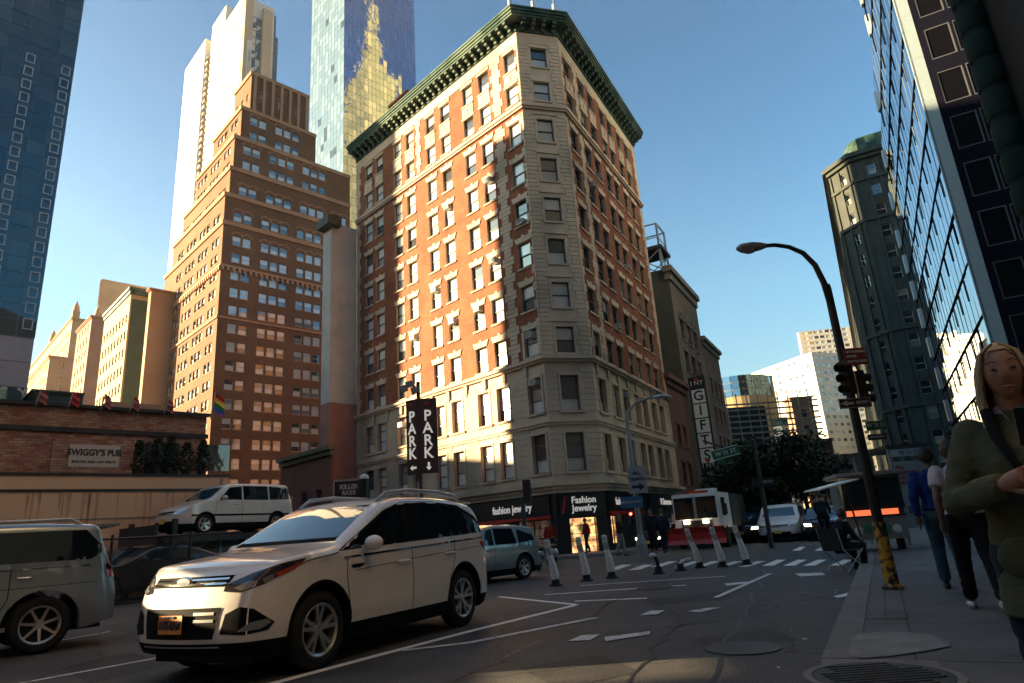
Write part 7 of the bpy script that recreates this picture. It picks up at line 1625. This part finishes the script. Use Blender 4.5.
# ------------------------------------------------------------------ street furniture
def bollard(px, py, lean, label, kind='full'):
    q = gp(px, py); t_ = thing('lane_bollard', label, 'bollard', q, 0, 'white flexible lane posts'); t_.scale = (1.15,) * 3
    ax = Matrix.Rotation(lean, 4, Vector((RT.x, RT.y, 0)).normalized().cross(Vector((0, 0, 1)))); t_.rotation_euler = (0, 0, 0)
    w = MB(); w.lathe([(.16, 0), (.15, .03), (.10, .05), (.085, .16), (.06, .19)], n=18); w.build('base', M_tyre, t_, smooth=50)
    if kind == 'stub': w = MB(); w.tube([(0, 0, .15), (.06, 0, .24), (.3, .02, .27)], [.05, .05, .045], 12); w.build('post', M_bol, t_, smooth=50); return t_
    w = MB(); dx = Vector((RT.x, RT.y, 0)).normalized(); L_ = .95 if kind == 'full' else .45
    pts = [Vector((0, 0, .15)) + dx * (math.tan(lean) * z * 1.0 + .01 * math.sin(z * 7)) + Vector((0, 0, z)) for z in (0, .12, .3, .5, .7, .85)]
    if kind == 'short': pts = [Vector((0, 0, .15)), Vector((0, 0, .28)), Vector((-.04, 0, .40)), Vector((-.10, 0, .46))]; w.tube(pts, [.05, .045, .04, .05], 12, mi=1); w.sphere(tuple(pts[-1]), .09, 12, 8, sq=(1.1, 1, .6)); w.build('post', [M_bol, M_tyre], t_, smooth=50); return t_
    w.tube(pts, [.09, .10, .092, .07, .068, .072], 14); w.tube([pts[-1], pts[-1] + Vector((0, 0, .04))], [.075, .05], 14, mi=0); w.build('post', M_bol, t_, smooth=50)
    w = MB(); w.tube([pts[3] + Vector((0, 0, .03)), pts[4]], [.0725, .0715], 14, cap=False); w.build('reflective_band', paint('grey_band', (.34, .3, .28), .6), t_, smooth=50)
    return t_
M_bol = rough_mat('grubby_white_plastic', (.78, .75, .70), .6, .35, 9, .1, stain=(.5, .45, .4))
bollard(556, 586, R(-9), 'first white bollard from the left, next to the silver crossover'); bollard(587, 581, R(-8), 'second white bollard from the left'); bollard(612, 578, R(-6), 'third white bollard from the left, upright')
bollard(659, 574, 0, 'broken dark bollard stump with a white cap left of the flattened one', 'short'); bollard(681, 571, 0, 'flattened bollard stub lying over in the middle of the row', 'stub')
bollard(700, 568, R(-14), 'strongly leaning white bollard in front of the red plough blade'); bollard(723, 567, R(-10), 'second bollard from the right, in front of the plough truck'); bollard(747, 565, R(-11), 'rightmost white bollard of the row')
# --- curved lamp post on the right with its signs
LP = gp(893, 589, .15); LA = thing('street_lamp', 'tall dark street lamp with curved arm and yellow scraped base at the kerb', 'street lamp', (LP.x, LP.y, .15), 0)
zt_ = lambda y: zat(LP, y) - .15; zy = zt_(522); zp = zt_(290)
w = MB(); w.lathe([(.17, 0), (.17, .04), (.11, .08), (.10, zy)], n=8); 
def scraped():
    mt, t, b = newmat('scraped_yellow'); L = t.links.new; v = coord(t); n1 = N(t, 'ShaderNodeTexNoise'); n1.inputs['Scale'].default_value = 9; n1.inputs['Detail'].default_value = 4; L(v, n1.inputs[0]); r = ramp(t, [(.45, (.03, .025, .02)), (.52, (.5, .26, .03))]); L(n1.outputs[0], r.inputs[0]); L(r.outputs[0], b.inputs['Base Color']); b.inputs['Roughness'].default_value = .6; return mt
w.build('painted_base', scraped(), LA); w = MB(); w.lathe([(.085, zy), (.07, zp), (.06, zp + .1)], n=8); w.build('pole', M_black, LA)
hp = at(742, 249, LP.y - .3); dl = Vector((hp.x - LP.x, hp.y - LP.y, 0)); L_ = dl.length; dl.normalize(); hz = hp.z - .15
pts = [Vector((0, 0, zp - .3))]
for (x, y) in ((824, 283), (815, 265), (803, 253), (789, 247), (775, 245), (763, 246)):
    p = at(x, y, LP.y - .15); pts.append(Vector((p.x - LP.x, p.y - LP.y, p.z - .15)))
w = MB(); w.tube(pts, [.06, .055, .05, .045, .04, .038, .036], 10); w.build('arm', M_black, LA, smooth=60)
e_ = pts[-1]; d_ = Vector((-1, -.05, -.06)).normalized()
w = MB(); w.tube([e_ + d_ * -.05, e_ + d_ * .05, e_ + d_ * .22, e_ + d_ * .42, e_ + d_ * .5], [.045, .075, .10, .085, .03], 12); w.build('lamp_head', M_grey, LA, smooth=60); w = MB(); w.sphere(tuple(e_ + d_ * .28 + Vector((0, 0, -.06))), .09, 12, 8, sq=(1.4, .9, .7)); w.build('lens', M_lens, LA, smooth=60)
for i in range(2): p = at(826 + i * 0, 287, LP.y); 
def signon(name, label, x0, x1, yt, yb, faces, cat='sign', dy=-.12, thick=.02, mat=None, group=None):
    """flat sign facing the viewer, fixed to the pole; x0..x1,yt..yb surveyed in the picture"""
    a = at(x0, (yt + yb) / 2, LP.y + dy); b = at(x1, (yt + yb) / 2, LP.y + dy); tp = at((x0 + x1) / 2, yt, LP.y + dy); bt_ = at((x0 + x1) / 2, yb, LP.y + dy)
    u = (b - a); W = math.hypot(u.x, u.y); H = tp.z - bt_.z; c = (tp + bt_) / 2
    t_ = thing(name, label, cat, c, math.atan2(u.y, u.x), group); w = MB(); w.box(-W / 2, W / 2, -thick / 2, thick / 2, -H / 2, H / 2); w.build('panel', mat, t_); faces(t_, W, H); return t_
def f_red(t_, W, H):
    for z, s3, k in ((H * .27, 'NO STANDING', .8), (0, 'ANYTIME', .7), (-H * .3, 'EXCEPT AUTHORIZED', .55)): text(t_, s3, H * .2, M_white, (-W * .42, -.013, z), (R(90), 0, 0), align='LEFT', sx=k)
signon('parking_sign', 'dark red parking sign near the top of the curved lamp post', 844, 866, 348, 365, f_red, mat=paint('sign_dark_red', (.22, .02, .02), .45))
def f_one(t_, W, H):
    w = MB(); w.poly([(x * W / 2, -.0125, z * H / 2) for x, z in ((-.93, 0), (-.5, .62), (-.5, .22), (-.1, .22), (-.1, -.22), (-.5, -.22), (-.5, -.62))][::-1]); w.build('arrow', M_signw, t_); text(t_, 'ONE WAY', H * .48, M_signw, (W * .22, -.014, 0), (R(90), 0, 0), sx=.55)
    w = MB(); 
    for (x0, x1, z0, z1) in ((-.98, .98, .82, .9), (-.98, .98, -.9, -.82), (-.98, -.955, -.82, .82), (.955, .98, -.82, .82)): w.box(x0 * W / 2, x1 * W / 2, -.0135, -.0115, z0 * H / 2, z1 * H / 2)
    w.build('border', M_signw, t_)
M_signw = paint('sign_white', (.5, .48, .47), .5)
o1 = signon('one_way_sign', 'black one way sign with a left arrow on the curved lamp post', 839, 871, 398, 408, f_one, mat=M_black); o1.rotation_euler[1] = 0
def f_st(t_, W, H): text(t_, 'W 31 ST', H * .7, M_signw, (0, -.014, 0), (R(90), 0, 0), sx=.8)
M_signg = paint('street_sign_green', (.01, .07, .04), .45)
signon('street_name_sign', 'green W 31 ST street name sign on the curved lamp post', 866, 886, 421, 430, f_st, mat=M_signg)
signon('small_sign', 'small dark sign under the W 31 ST sign', 868, 886, 434, 440, lambda t_, W, H: text(t_, 'BROADWAY', H * .6, M_signw, (0, -.014, 0), (R(90), 0, 0), sx=.7), mat=M_black)
# signal heads and bracket on the lamp post
def signal(name, label, px, py, k, az=180, lit=None, dy=0.0, Y=None, group=None, pedestrian=False):
    p = at(px, py, (Y or LP.y) + dy); t_ = thing(name, label, 'traffic light', p, R(90 - az)); t_.scale = (k,) * 3
    w = MB(); w.box(-.12, .12, -.15, .15, -.48, .48); w.build('housing', M_black, t_)
    for i in range(3): z = .30 - i * .3; w = MB(); w.tube([(.12, 0, z), (.30, 0, z - .02)], .115, 12, cap=False); w.build('visor', M_black, t_); w = MB(); w.lathe([(.10, .122), (.001, .135)], (0, 0, z), 'x', 14); w.build('lens', glow('red_signal', (1, .05, .03), 4) if lit == i else M_lensd, t_)
    return t_
signal('traffic_light', 'dark traffic light hung left of the curved lamp post under the red sign', 847, 378, .62, az=250); signal('traffic_light', 'dark traffic light on a bracket right of the curved lamp post', 861, 388, .62, az=100, dy=.1)
w = MB(); p0 = at(846, 358, LP.y); p1 = at(856, 366, LP.y + .1); p2 = at(862, 378, LP.y + .1); w.tube([p0 - LP - Vector((0, 0, 0)), p1 - LP, p2 - LP], .02, 8); p3 = at(850, 371, LP.y); w.tube([p3 - LP, at(845, 368, LP.y) - LP], .02, 6); w.build('signal_bracket', M_black, LA)
# --- bus shelter with advert
bq = gp(902, 546, .15); SH = thing('bus_shelter', 'glass bus shelter end with a pale advert poster on the pavement', 'bus shelter', (bq.x, bq.y, .15), 0)
bl, br_ = at(900, 500, bq.y), at(938, 497, bq.y); ua = (br_ - bl); ua.z = 0; wa = ua.length; SH.rotation_euler = (0, 0, math.atan2(ua.y, ua.x)); SH.location = (bl.x, bl.y, .15); hT = zat(bl, 449) - .15; hP = zat(bl, 462) - .15
w = MB(); w.box(-.1, wa + .1, -.08, 2.6, hT + .0, hT + .12); w.build('roof', M_black, SH)
for x in (-.06, wa): w = MB(); w.box(x, x + .07, -.04, .04, 0, hT); w.build('post', M_grey, SH); w = MB(); w.box(x, x + .07, 2.4, 2.48, 0, hT); w.build('post', M_grey, SH)
w = MB(); w.box(.02, wa - .02, -.05, -.02, hT - .28, hT - .04); w.build('header_sign', paint('header_white', (.38, .42, .44), .5), SH); text(SH, 'W 31 ST', .2, paint('header_blue', (.02, .15, .3), .5), (wa / 2, -.06, hT - .17), (R(90), 0, 0))
w = MB(); w.box(.02, wa - .02, -.04, .04, .55, hP); w.build('poster', lit_poster if False else rough_mat('poster_paper', (.28, .32, .33), .4, .15, 1.5, 0, stain=(.13, .22, .26)), SH)
M_pr = paint('poster_red', (.4, .04, .05), .5)
for i, s3 in enumerate(('FREE', 'TREATMENTS', 'FOR CITY', 'WORKERS')): text(SH, s3, .17, M_pr, (.08, -.045, hP - .22 - i * .17), (R(90), 0, 0), align='LEFT', sx=.75)
w = MB(); w.sphere((wa * .72, -.042, hP - .75), .3, 16, 10, sq=(.8, .02, 1.1)); w.box(wa * .15, wa * .5, -.046, -.041, 1.0, 1.25); w.build('poster_picture', paint('poster_teal', (.05, .13, .12), .6), SH)
# --- food cart
cq = gp(882, 560); FQ2 = thing('food_cart', 'steel street food cart with framed window and orange menu strip by the kerb', 'food cart', (cq.x + .75, cq.y + 1.3, 0), R(-14)); FQ2.scale = (1.1,) * 3
w = MB(); w.box(-.75, .75, 0, 1.6, .45, 1.05); w.build('counter_body', M_tin, FQ2); w = MB(); w.box(-.75, .75, .05, 1.55, 1.25, 2.1); w.build('cabin_glass', glass_mat('cart_glass', [(0, (.02, .035, .035))], .1, 1.6), FQ2)
w = MB()
for (x0, x1, z0, z1) in ((-.78, .78, 2.1, 2.16), (-.78, -.73, 1.25, 2.1), (.73, .78, 1.25, 2.1), (-.78, .78, 1.05, 1.1)): w.box(x0, x1, -.04, .02, z0, z1)
w.build('window_frame', M_chrome, FQ2); w = MB(); w.box(-.72, -.1, -.03, .04, 1.1, 1.25); w.box(.12, .6, -.03, .04, 1.1, 1.25); w.build('menu_strip', glow('menu_orange', (.9, .16, .06), .25), FQ2)
w = MB(); w.box(-.72, .74, -.02, .05, 1.101, 1.249); w.build('menu_backing', M_dark, FQ2); w = MB(); w.box(-.85, .85, -.25, 1.7, 2.2, 2.28); w.box(-.8, .8, .0, 1.6, 2.16, 2.2); w.build('roof', M_tin, FQ2)
for x in (-.7, .7): w = MB(); w.lathe([(.0, -.05), (.26, -.05), (.3, 0), (.26, .05), (0, .05)], (x, .8, .3), 'x', 20); w.build('wheel', M_tyre, FQ2)
w = MB(); 
for i in range(5): w.sphere((-.5 + i * .24, -.06, .7 + .07 * (i % 2)), .11, 10, 6, sq=(1, .3, 1.2), mi=i % 2)
w.build('hanging_packet', [M_white, paint('packet_green', (.05, .25, .15), .5)], FQ2)
aw = at(838, 489, cq.y); UM = thing('awning_pole', 'thin pale awning flap on a slanting pole above the seated person', 'awning', (aw.x, aw.y, 0), 0); w = MB(); w.obox((-.5, 0, aw.z), (1.15, 0, .22), (0, 1.2, 0), (0, 0, .04)); w.build('flap', M_white, UM); w = MB(); w.tube([(.55, .2, .0), (.3, .2, aw.z + .1)], .03, 6); w.build('pole', M_black, UM)
# --- PARK blade sign, left
pq = at(418, 470, 30); PK = thing('park_sign', 'brown two sided PARK sign with white letters and arrows on a post', 'sign', (pq.x, pq.y, 0), R(8))
zT, zB_ = zat(pq, 399), zat(pq, 474); wL = (at(437, 440, 30) - at(418, 440, 30)).length; 
M_pk = paint('park_brown', (.07, .03, .025), .4); M_pl = glow('park_letters', (.62, .58, .5), .12)
def face_(ox, oy, rz, W, arrow):
    M_ = Matrix.Translation((ox, oy, 0)) @ Matrix.Rotation(rz, 4, 'Z'); w = MB(); w.box(0, W, -.06, .0, zB_, zT); w.v = [tuple(M_ @ Vector(v)) for v in w.v]; w.build('sign_face', M_pk, PK)
    H = zT - zB_
    for i, c in enumerate('PARK'): p = M_ @ Vector((W / 2, -.075, zT - H * (.24 + .165 * i))); text(PK, c, H * .205, M_pl, p, (R(90), 0, rz), 'letter', bold=.012, sx=.95)
    a = [(-.5, .12), (0, .12), (0, .32), (.38, 0), (0, -.32), (0, -.12), (-.5, -.12)]; ang = {'down': -90, 'left': 180}[arrow]; ca, sa = math.cos(R(ang)), math.sin(R(ang)); w = MB(); w.poly([tuple(M_ @ Vector((W / 2 + (x * ca - z * sa) * H * .12, -.07, zB_ + H * .085 + (x * sa + z * ca) * H * .12))) for x, z in a]); w.build('arrow', M_pl, PK, fix=True)
    w = MB(); w.sphere(tuple(M_ @ Vector((W / 2, -.07, zT - H * .07))), .1, 10, 6, sq=(1.4, .2, .8)); w.build('small_emblem', M_red, PK)
face_(.06, 0, 0, wL, 'down'); face_(-wL * .52, .42, R(-38), wL * .78, 'left')
w = MB(); w.tube([(.1, .35, 0), (.1, .35, zT + .9)], .09, 10); w.build('post', M_pk, PK)
w = MB()
for i, (dx, dz) in enumerate(((-.45, .75), (-.2, .95), (.05, .65))): w.obox((dx - .25, .1, zT + dz - .35), (.34, 0, .08), (0, .25, 0), (-.06, 0, .26))
w.build('floodlight', M_grey, PK)
# --- small dark sign between the cars
kq = at(349, 489, 20); KS = thing('lot_sign', 'small black sign with pale frame over the white crossover roof, lettered KILLER RATE', 'sign', (kq.x, kq.y, 0), R(4)); z0, z1 = zat(kq, 498), zat(kq, 481); ww = (at(361, 489, 20) - at(333, 489, 20)).length
w = MB(); w.box(-ww / 2, ww / 2, -.03, .03, z0, z1); w.build('panel', M_black, KS); w = MB()
for (x0, x1, a, b) in ((-ww / 2 - .04, ww / 2 + .04, z1, z1 + .05), (-ww / 2 - .04, -ww / 2, z0 - .3, z1), (ww / 2, ww / 2 + .04, z0 - .3, z1)): w.box(x0, x1, -.04, .04, a, b)
w.build('frame', M_tin, KS); text(KS, 'KILLER', (z1 - z0) * .36, M_signw, (0, -.04, z1 - (z1 - z0) * .35), (R(90), 0, 0), bold=.01); text(KS, 'RATE', (z1 - z0) * .34, M_signw, (0, -.04, z1 - (z1 - z0) * .7), (R(90), 0, 0), bold=.01)
w = MB(); w.tube([(0, 0, 0), (0, 0, z0)], .05, 8); w.build('post', M_black, KS)
gl_ = at(364, 480, 20); GP = thing('globe_lamp_post', 'dark cylinder post with a pale lamp cap beside the small black sign', 'lamp', (gl_.x, gl_.y, 0), 0); w = MB(); w.tube([(0, 0, 0), (0, 0, zat(gl_, 479))], .16, 14); w.build('post', M_black, GP); w = MB(); w.sphere((0, 0, zat(gl_, 478)), .15, 12, 8, sq=(1, 1, .8)); w.build('lamp', M_white, GP, smooth=60)
# --- corner lamp post in front of the jewellery shop, with signs
cp = gp(643, 557, .15); CPo = thing('street_lamp', 'pale grey street lamp with one arm at the corner block, carrying signs', 'street lamp', (cp.x, cp.y, .15), 0); zt2 = zat(cp, 415)
w = MB(); w.lathe([(.24, 0), (.22, .5), (.12, .9), (.1, zt2 * .7), (.08, zt2)], n=8); w.build('pole', M_grey, CPo)
e2 = at(661, 400, cp.y); w = MB(); w.tube([(0, 0, zt2 - .1), (e2.x * .3 + cp.x * .7 - cp.x, 0, zt2 + .35), (e2.x - cp.x - .2, 0, e2.z + .05)], .05, 8); w.build('arm', M_grey, CPo); w = MB(); w.sphere((e2.x - cp.x, 0, e2.z), .2, 12, 7, sq=(1.8, .8, .5)); w.build('lamp_head', M_tin, CPo, smooth=60)
cs = at(637, 478, cp.y - .2); SN = thing('regulation_sign', 'pale square regulation sign high on the corner lamp post', 'sign', cs, 0); w = MB(); w.box(-.38, .38, -.02, .02, -.62, .5); w.build('panel', paint('sign_grey_white', (.3, .32, .34), .5), SN); 
text(SN, 'ALL', .22, M_ink, (0, -.03, .2), (R(90), 0, 0)); text(SN, 'TRAFFIC', .17, M_ink, (0, -.03, -.05), (R(90), 0, 0)); w = MB(); w.poly([(-.25, -.03, -.3), (.05, -.03, -.3), (.05, -.03, -.2), (.28, -.03, -.36), (.05, -.03, -.52), (.05, -.03, -.42), (-.25, -.03, -.42)]); w.build('arrow', M_ink, SN)
cs = at(634, 502, cp.y - .2); SN = thing('street_name_sign', 'blue street sign on the corner lamp post', 'sign', cs, 0); w = MB(); w.box(-.55, .35, -.02, .02, -.22, .22); w.build('panel', paint('sign_blue', (.03, .13, .28), .5), SN); text(SN, 'BROADWAY', .16, M_signw, (-.1, -.03, 0), (R(90), 0, 0))
signal('pedestrian_signal', 'small signal glowing red at the corner lamp post', 631, 518, .55, az=185, lit=0, Y=cp.y, dy=-.1)
# --- signal at the near corner of the block
tp_ = gp(527, 562, .15); TP = thing('signal_pole', 'dark green signal pole in front of the left shop sign', 'signal pole', (tp_.x, tp_.y, .15), 0); w = MB(); w.tube([(0, 0, 0), (0, 0, zat(tp_, 500))], .1, 10); w.build('pole', M_dkgreen, TP); signal('traffic_light', 'dark green traffic light seen from behind left of the corner shop sign', 527, 491, 1.05, az=20, Y=tp_.y)
# --- signal pole hidden in the tree with its arm and W 31 ST sign
mp_ = gp(772, 548); MP = thing('signal_mast', 'signal mast with long thin arm reaching left from the dark trees', 'signal pole', (mp_.x, mp_.y, 0), 0); w = MB(); w.tube([(0, 0, 0), (0, 0, zat(mp_, 440))], [.12, .08], 8); w.build('pole', M_black, MP)
w = MB(); w.tube([at(x, y, mp_.y) - Vector((mp_.x, mp_.y, 0)) for x, y in ((773, 438), (750, 446), (729, 449), (703, 441))], .045, 6); w.build('arm', M_black, MP)
a = at(712, 456, mp_.y - .1); b = at(739, 449, mp_.y - .1); c = (a + b) / 2; u = b - a; SN = thing('street_name_sign', 'green W 31 ST sign hung from the long mast arm over the street', 'sign', c, math.atan2(u.y, u.x)); Ws = math.hypot(u.x, u.y); SN.rotation_euler = (0, -math.atan2(u.z, Ws), math.atan2(u.y, u.x)); Hs = zat(c, 448) - zat(c, 458)
w = MB(); w.box(-Ws / 2, Ws / 2, -.02, .02, -Hs / 2, Hs / 2); w.build('panel', paint('sign_green2', (.015, .14, .07), .45), SN); text(SN, 'W 31 ST', Hs * .6, M_white, (0, -.03, 0), (R(90), 0, 0))
w = MB(); 
for (x0, x1, z0, z1) in ((-1, 1, .84, .96), (-1, 1, -.96, -.84)): w.box(x0 * Ws / 2, x1 * Ws / 2, -.032, -.021, z0 * Hs / 2, z1 * Hs / 2)
w.build('border', M_white, SN)
c = at(763, 482, mp_.y - .2); SN = thing('one_way_sign', 'small dark one way sign in front of the dark trees', 'sign', c, 0); w = MB(); w.box(-.5, .5, -.02, .02, -.2, .2); w.build('panel', M_black, SN); f_one(SN, 1.0, .4)
# --- plough truck
tq = gp(705, 549); PT = thing('plough_truck', 'white cabbed truck with lit headlamps and a red snow plough blade', 'truck', (tq.x, tq.y + .5, 0), R(90 - 207.75)); PT.scale = (1.1,) * 3
w = MB(); w.prism([(-2.2, -1.15), (.0, -1.15), (.35, -1.05), (.35, 1.05), (0, 1.15), (-2.2, 1.15)], .9, 2.55); w.build('cab', M_white, PT)
w = MB(); 
for y0, y1 in ((-1.0, -.06), (.06, 1.0)): w.box(.352, .37, y0, y1, 1.38, 2.38)
w.build('windscreen', M_cgl, PT); w = MB(); w.box(-.9, -.1, 1.152, 1.165, 1.45, 2.3); w.box(-.9, -.1, -1.165, -1.152, 1.45, 2.3); w.build('side_window', M_cgl, PT)
w = MB(); w.box(.352, .40, -.7, .7, .95, 1.3); w.build('grille', M_black, PT)
for y in (-.45, .45): w = MB(); w.box(.42, .5, y - .13, y + .13, 1.16, 1.32); w.build('headlight', M_headon, PT)
w = MB(); pts = [(.95, .25), (.85, .45), (.86, .75), (.98, .98)]
for i in range(3): (x0, z0), (x1, z1) = pts[i], pts[i + 1]; w.quad((x0, -1.35, z0), (x0, 1.35, z0), (x1, 1.35, z1), (x1, -1.35, z1)); w.quad((x0 - .06, 1.35, z0), (x0 - .06, -1.35, z0), (x1 - .06, -1.35, z1), (x1 - .06, 1.35, z1))
w.box(.84, .93, -1.35, 1.35, .95, 1.01); w.box(.3, .9, -.1, .1, .5, .7); w.build('plough_blade', M_redb, PT) if False else w.build('plough_blade', paint('plough_red', (.45, .02, .015), .45), PT)
w = MB(); w.box(-6, -2.25, -1.2, 1.2, .9, 2.5); w.box(-6, .3, -.9, .9, .6, .9); w.build('load_body', M_dark, PT)
for x in (-.7, -4.6): 
    for y in (-1.05, 1.05): w = MB(); w.lathe([(0, -.14), (.4, -.14), (.5, -.1), (.5, .1), (.4, .14), (0, .14)], (x, y, .5), 'y', 24); w.build('wheel', M_tyre, PT)
w = MB(); w.box(-.6, -.3, -.5, .5, 2.55, 2.7); w.build('beacon_bar', M_amber, PT)
for y in (-1.35, 1.35): w = MB(); w.box(.1, .2, y - .1, y + .1, 1.5, 2.0); w.tube([(.1, y * .85, 2.1), (.15, y, 2.0)], .02, 6); w.build('wing_mirror', M_black, PT)
w = MB(); w.box(-2.9, -2.3, -.5, .5, 2.5, 2.85); w.build('roof_unit', M_white, PT); w = MB(); w.box(.352, .36, -1.0, 1.0, .93, .98); w.box(.352, .362, -.03, .03, 1.4, 2.4); w.build('trim_bar', M_chrome, PT); w = MB(); w.box(.3, .345, -.9, .9, 2.36, 2.5); w.build('visor', M_black, PT); w = MB(); w.tube([(.38, -.8, 1.5), (.385, -.35, 1.75)], .012, 5); w.tube([(.38, .2, 1.5), (.385, .6, 1.75)], .012, 5); w.build('wiper', M_black, PT)
# --- traffic coming down the street
simple_car('white_taxi_van', 'white van with dark windscreen waiting at the far crossing', (gp(808, 541).x, gp(808, 541).y + 3, 0), 207.75, M_wp, 'van', detail=False, k=1.15)
p = gp(829, 537); simple_car('white_car', 'white car behind the waiting van', (p.x + 1, p.y + 6, 0), 207.75, M_wp, 'sedan', detail=False)
p = gp(762, 542); simple_car('dark_car', 'dark car with one lit headlamp under the street trees', (p.x, p.y + 2, 0), 207.75, M_bp, 'sedan', lights=True, detail=False)
p = gp(672, 551, 0); simple_car('dark_car', 'dark car nosing out beside the plough truck', (p.x + .2, p.y + 3.5, 0), 207.75, M_bp, 'sedan', lights=True, detail=False, k=1.0)
p = gp(782, 540); simple_car('silver_taxi', 'silver car half hidden behind the street tree trunks', (p.x - .6, p.y + 5, 0), 207.75, M_gp, 'sedan', detail=False)
p = gp(858, 540); simple_car('yellow_cab', 'car with a bright headlamp beyond the food cart', (p.x + .5, p.y + 4, 0), 207.75, M_bp, 'sedan', lights=True, detail=False)
# --- motorcycles by the first bollard
for i, (px, py, c, lab) in enumerate(((545, 570, (.02, .08, .09), 'teal motor scooter by the rear of the silver crossover'), (552, 566, (.3, .3, .3), 'grey motor scooter behind the teal one'))):
    q = gp(px, py); t_ = thing('motor_scooter', lab, 'scooter', q, R(70 + 30 * i)); t_.scale = (1.1,) * 3
    for x in (-.62, .62): w = MB(); w.lathe([(.0, -.05), (.2, -.05), (.27, 0), (.2, .05), (0, .05)], (x, 0, .27), 'y', 20); w.build('wheel', M_tyre, t_)
    w = MB(); w.prism([(-.85, .0), (-.8, .16), (-.1, .2), (.1, .12), (.35, .1), (.35, -.1), (.1, -.12), (-.1, -.2), (-.8, -.16)], .32, .42); w.sphere((-.5, 0, .5), .3, 12, 8, sq=(1.2, .6, .65)); w.tube([(.35, 0, .35), (.5, 0, .75), (.42, 0, 1.0)], [.12, .14, .07], 10); w.build('fairing', paint('scooter_%d' % i, c, .25, coat=1), t_, smooth=50)
    w = MB(); w.sphere((-.42, 0, .74), .28, 12, 6, sq=(1.2, .55, .3)); w.build('seat', M_black, t_, smooth=60); w = MB(); w.tube([(.4, -.33, 1.05), (.42, 0, 1.0), (.4, .33, 1.05)], .02, 6); w.build('handlebar', M_black, t_)
# --- street trees
def tree(px, py, h, cr, label, seed, n=2600):
    n = int(n * 2.6); q = gp(px, py); t_ = thing('street_tree', label, 'tree', q, 0, 'dark street trees along the running street'); rr = random.Random(seed); w = MB(); w.tube([(0, 0, 0), (.05, 0, h * .25), (-.05, .05, h * .5), (.05, 0, h * .8)], [.22, .17, .13, .04], 9); ends = []
    for i in range(9):
        a = i * 2.4 + rr.random(); z0 = h * (.3 + .055 * i); ln = cr * rr.uniform(.6, .95); e = Vector((math.cos(a) * ln, math.sin(a) * ln, z0 + ln * .55)); m_ = Vector((math.cos(a) * ln * .5, math.sin(a) * ln * .5, z0 + ln * .38)); w.tube([(0, 0, z0), m_, e], [.08, .05, .02], 6); ends += [e, m_]
    w.build('trunk', rough_mat('bark', (.06, .05, .04), .9, .3, 4, .4), t_, smooth=50); w = MB(); cl = []
    for e in ends:
        for k in range(3): cl.append((e + Vector((rr.gauss(0, .5), rr.gauss(0, .5), rr.gauss(.2, .45))), cr * rr.uniform(.22, .42)))
    cl.append((Vector((0, 0, h * .9)), cr * .45))
    for i in range(n):
        c, r_ = rr.choice(cl); d = Vector((rr.gauss(0, 1), rr.gauss(0, 1), rr.gauss(0, .8))).normalized() * r_ * rr.random() ** .4; p = c + d; s_ = rr.uniform(.10, .20); u = Vector((rr.uniform(-1, 1), rr.uniform(-1, 1), rr.uniform(-.6, .6))).normalized(); v = u.cross(Vector((rr.uniform(-1, 1), rr.uniform(-1, 1), 1))).normalized(); w.quad(p - u * s_, p - v * s_ * .6, p + u * s_, p + v * s_ * .6)
    w.build('crown', M_leaf, t_)
tree(752, 540, 5.6, 2.3, 'leftmost dark street tree right of the plough truck', 1); tree(786, 537, 6.0, 2.7, 'dark street tree with the one way sign before it', 2, 3200); tree(812, 533, 6.6, 2.6, 'dark street tree over the waiting white van', 3); tree(766, 530, 7.4, 3.2, 'taller dark street tree at the back of the group', 4, 3200)

# ------------------------------------------------------------------ the hazy air
hz_ = MB(); hz_.box(-420, 520, -80, 900, -1.3, 330)
HZ = hz_.build('haze', None or bpy.data.materials.new('haze_air')); HZ['kind'] = 'stuff'
hm_ = HZ.data.materials[0]; hm_.use_nodes = True; hn = hm_.node_tree.nodes; hn.clear(); ho = hn.new('ShaderNodeOutputMaterial'); pv_ = hn.new('ShaderNodeVolumePrincipled')
pv_.inputs['Color'].default_value = (.95, .97, 1, 1); pv_.inputs['Density'].default_value = HAZE; pv_.inputs['Anisotropy'].default_value = .3; hm_.node_tree.links.new(pv_.outputs[0], ho.inputs['Volume'])
# ------------------------------------------------------------------ everything above was laid out in units of 0.836 m: bring it to metres
UNIT = 0.836
for o in list(COL.objects):
    if o.parent is None:
        o.location = o.location * UNIT
        if o.type not in ('CAMERA', 'LIGHT'): o.scale = o.scale * UNIT
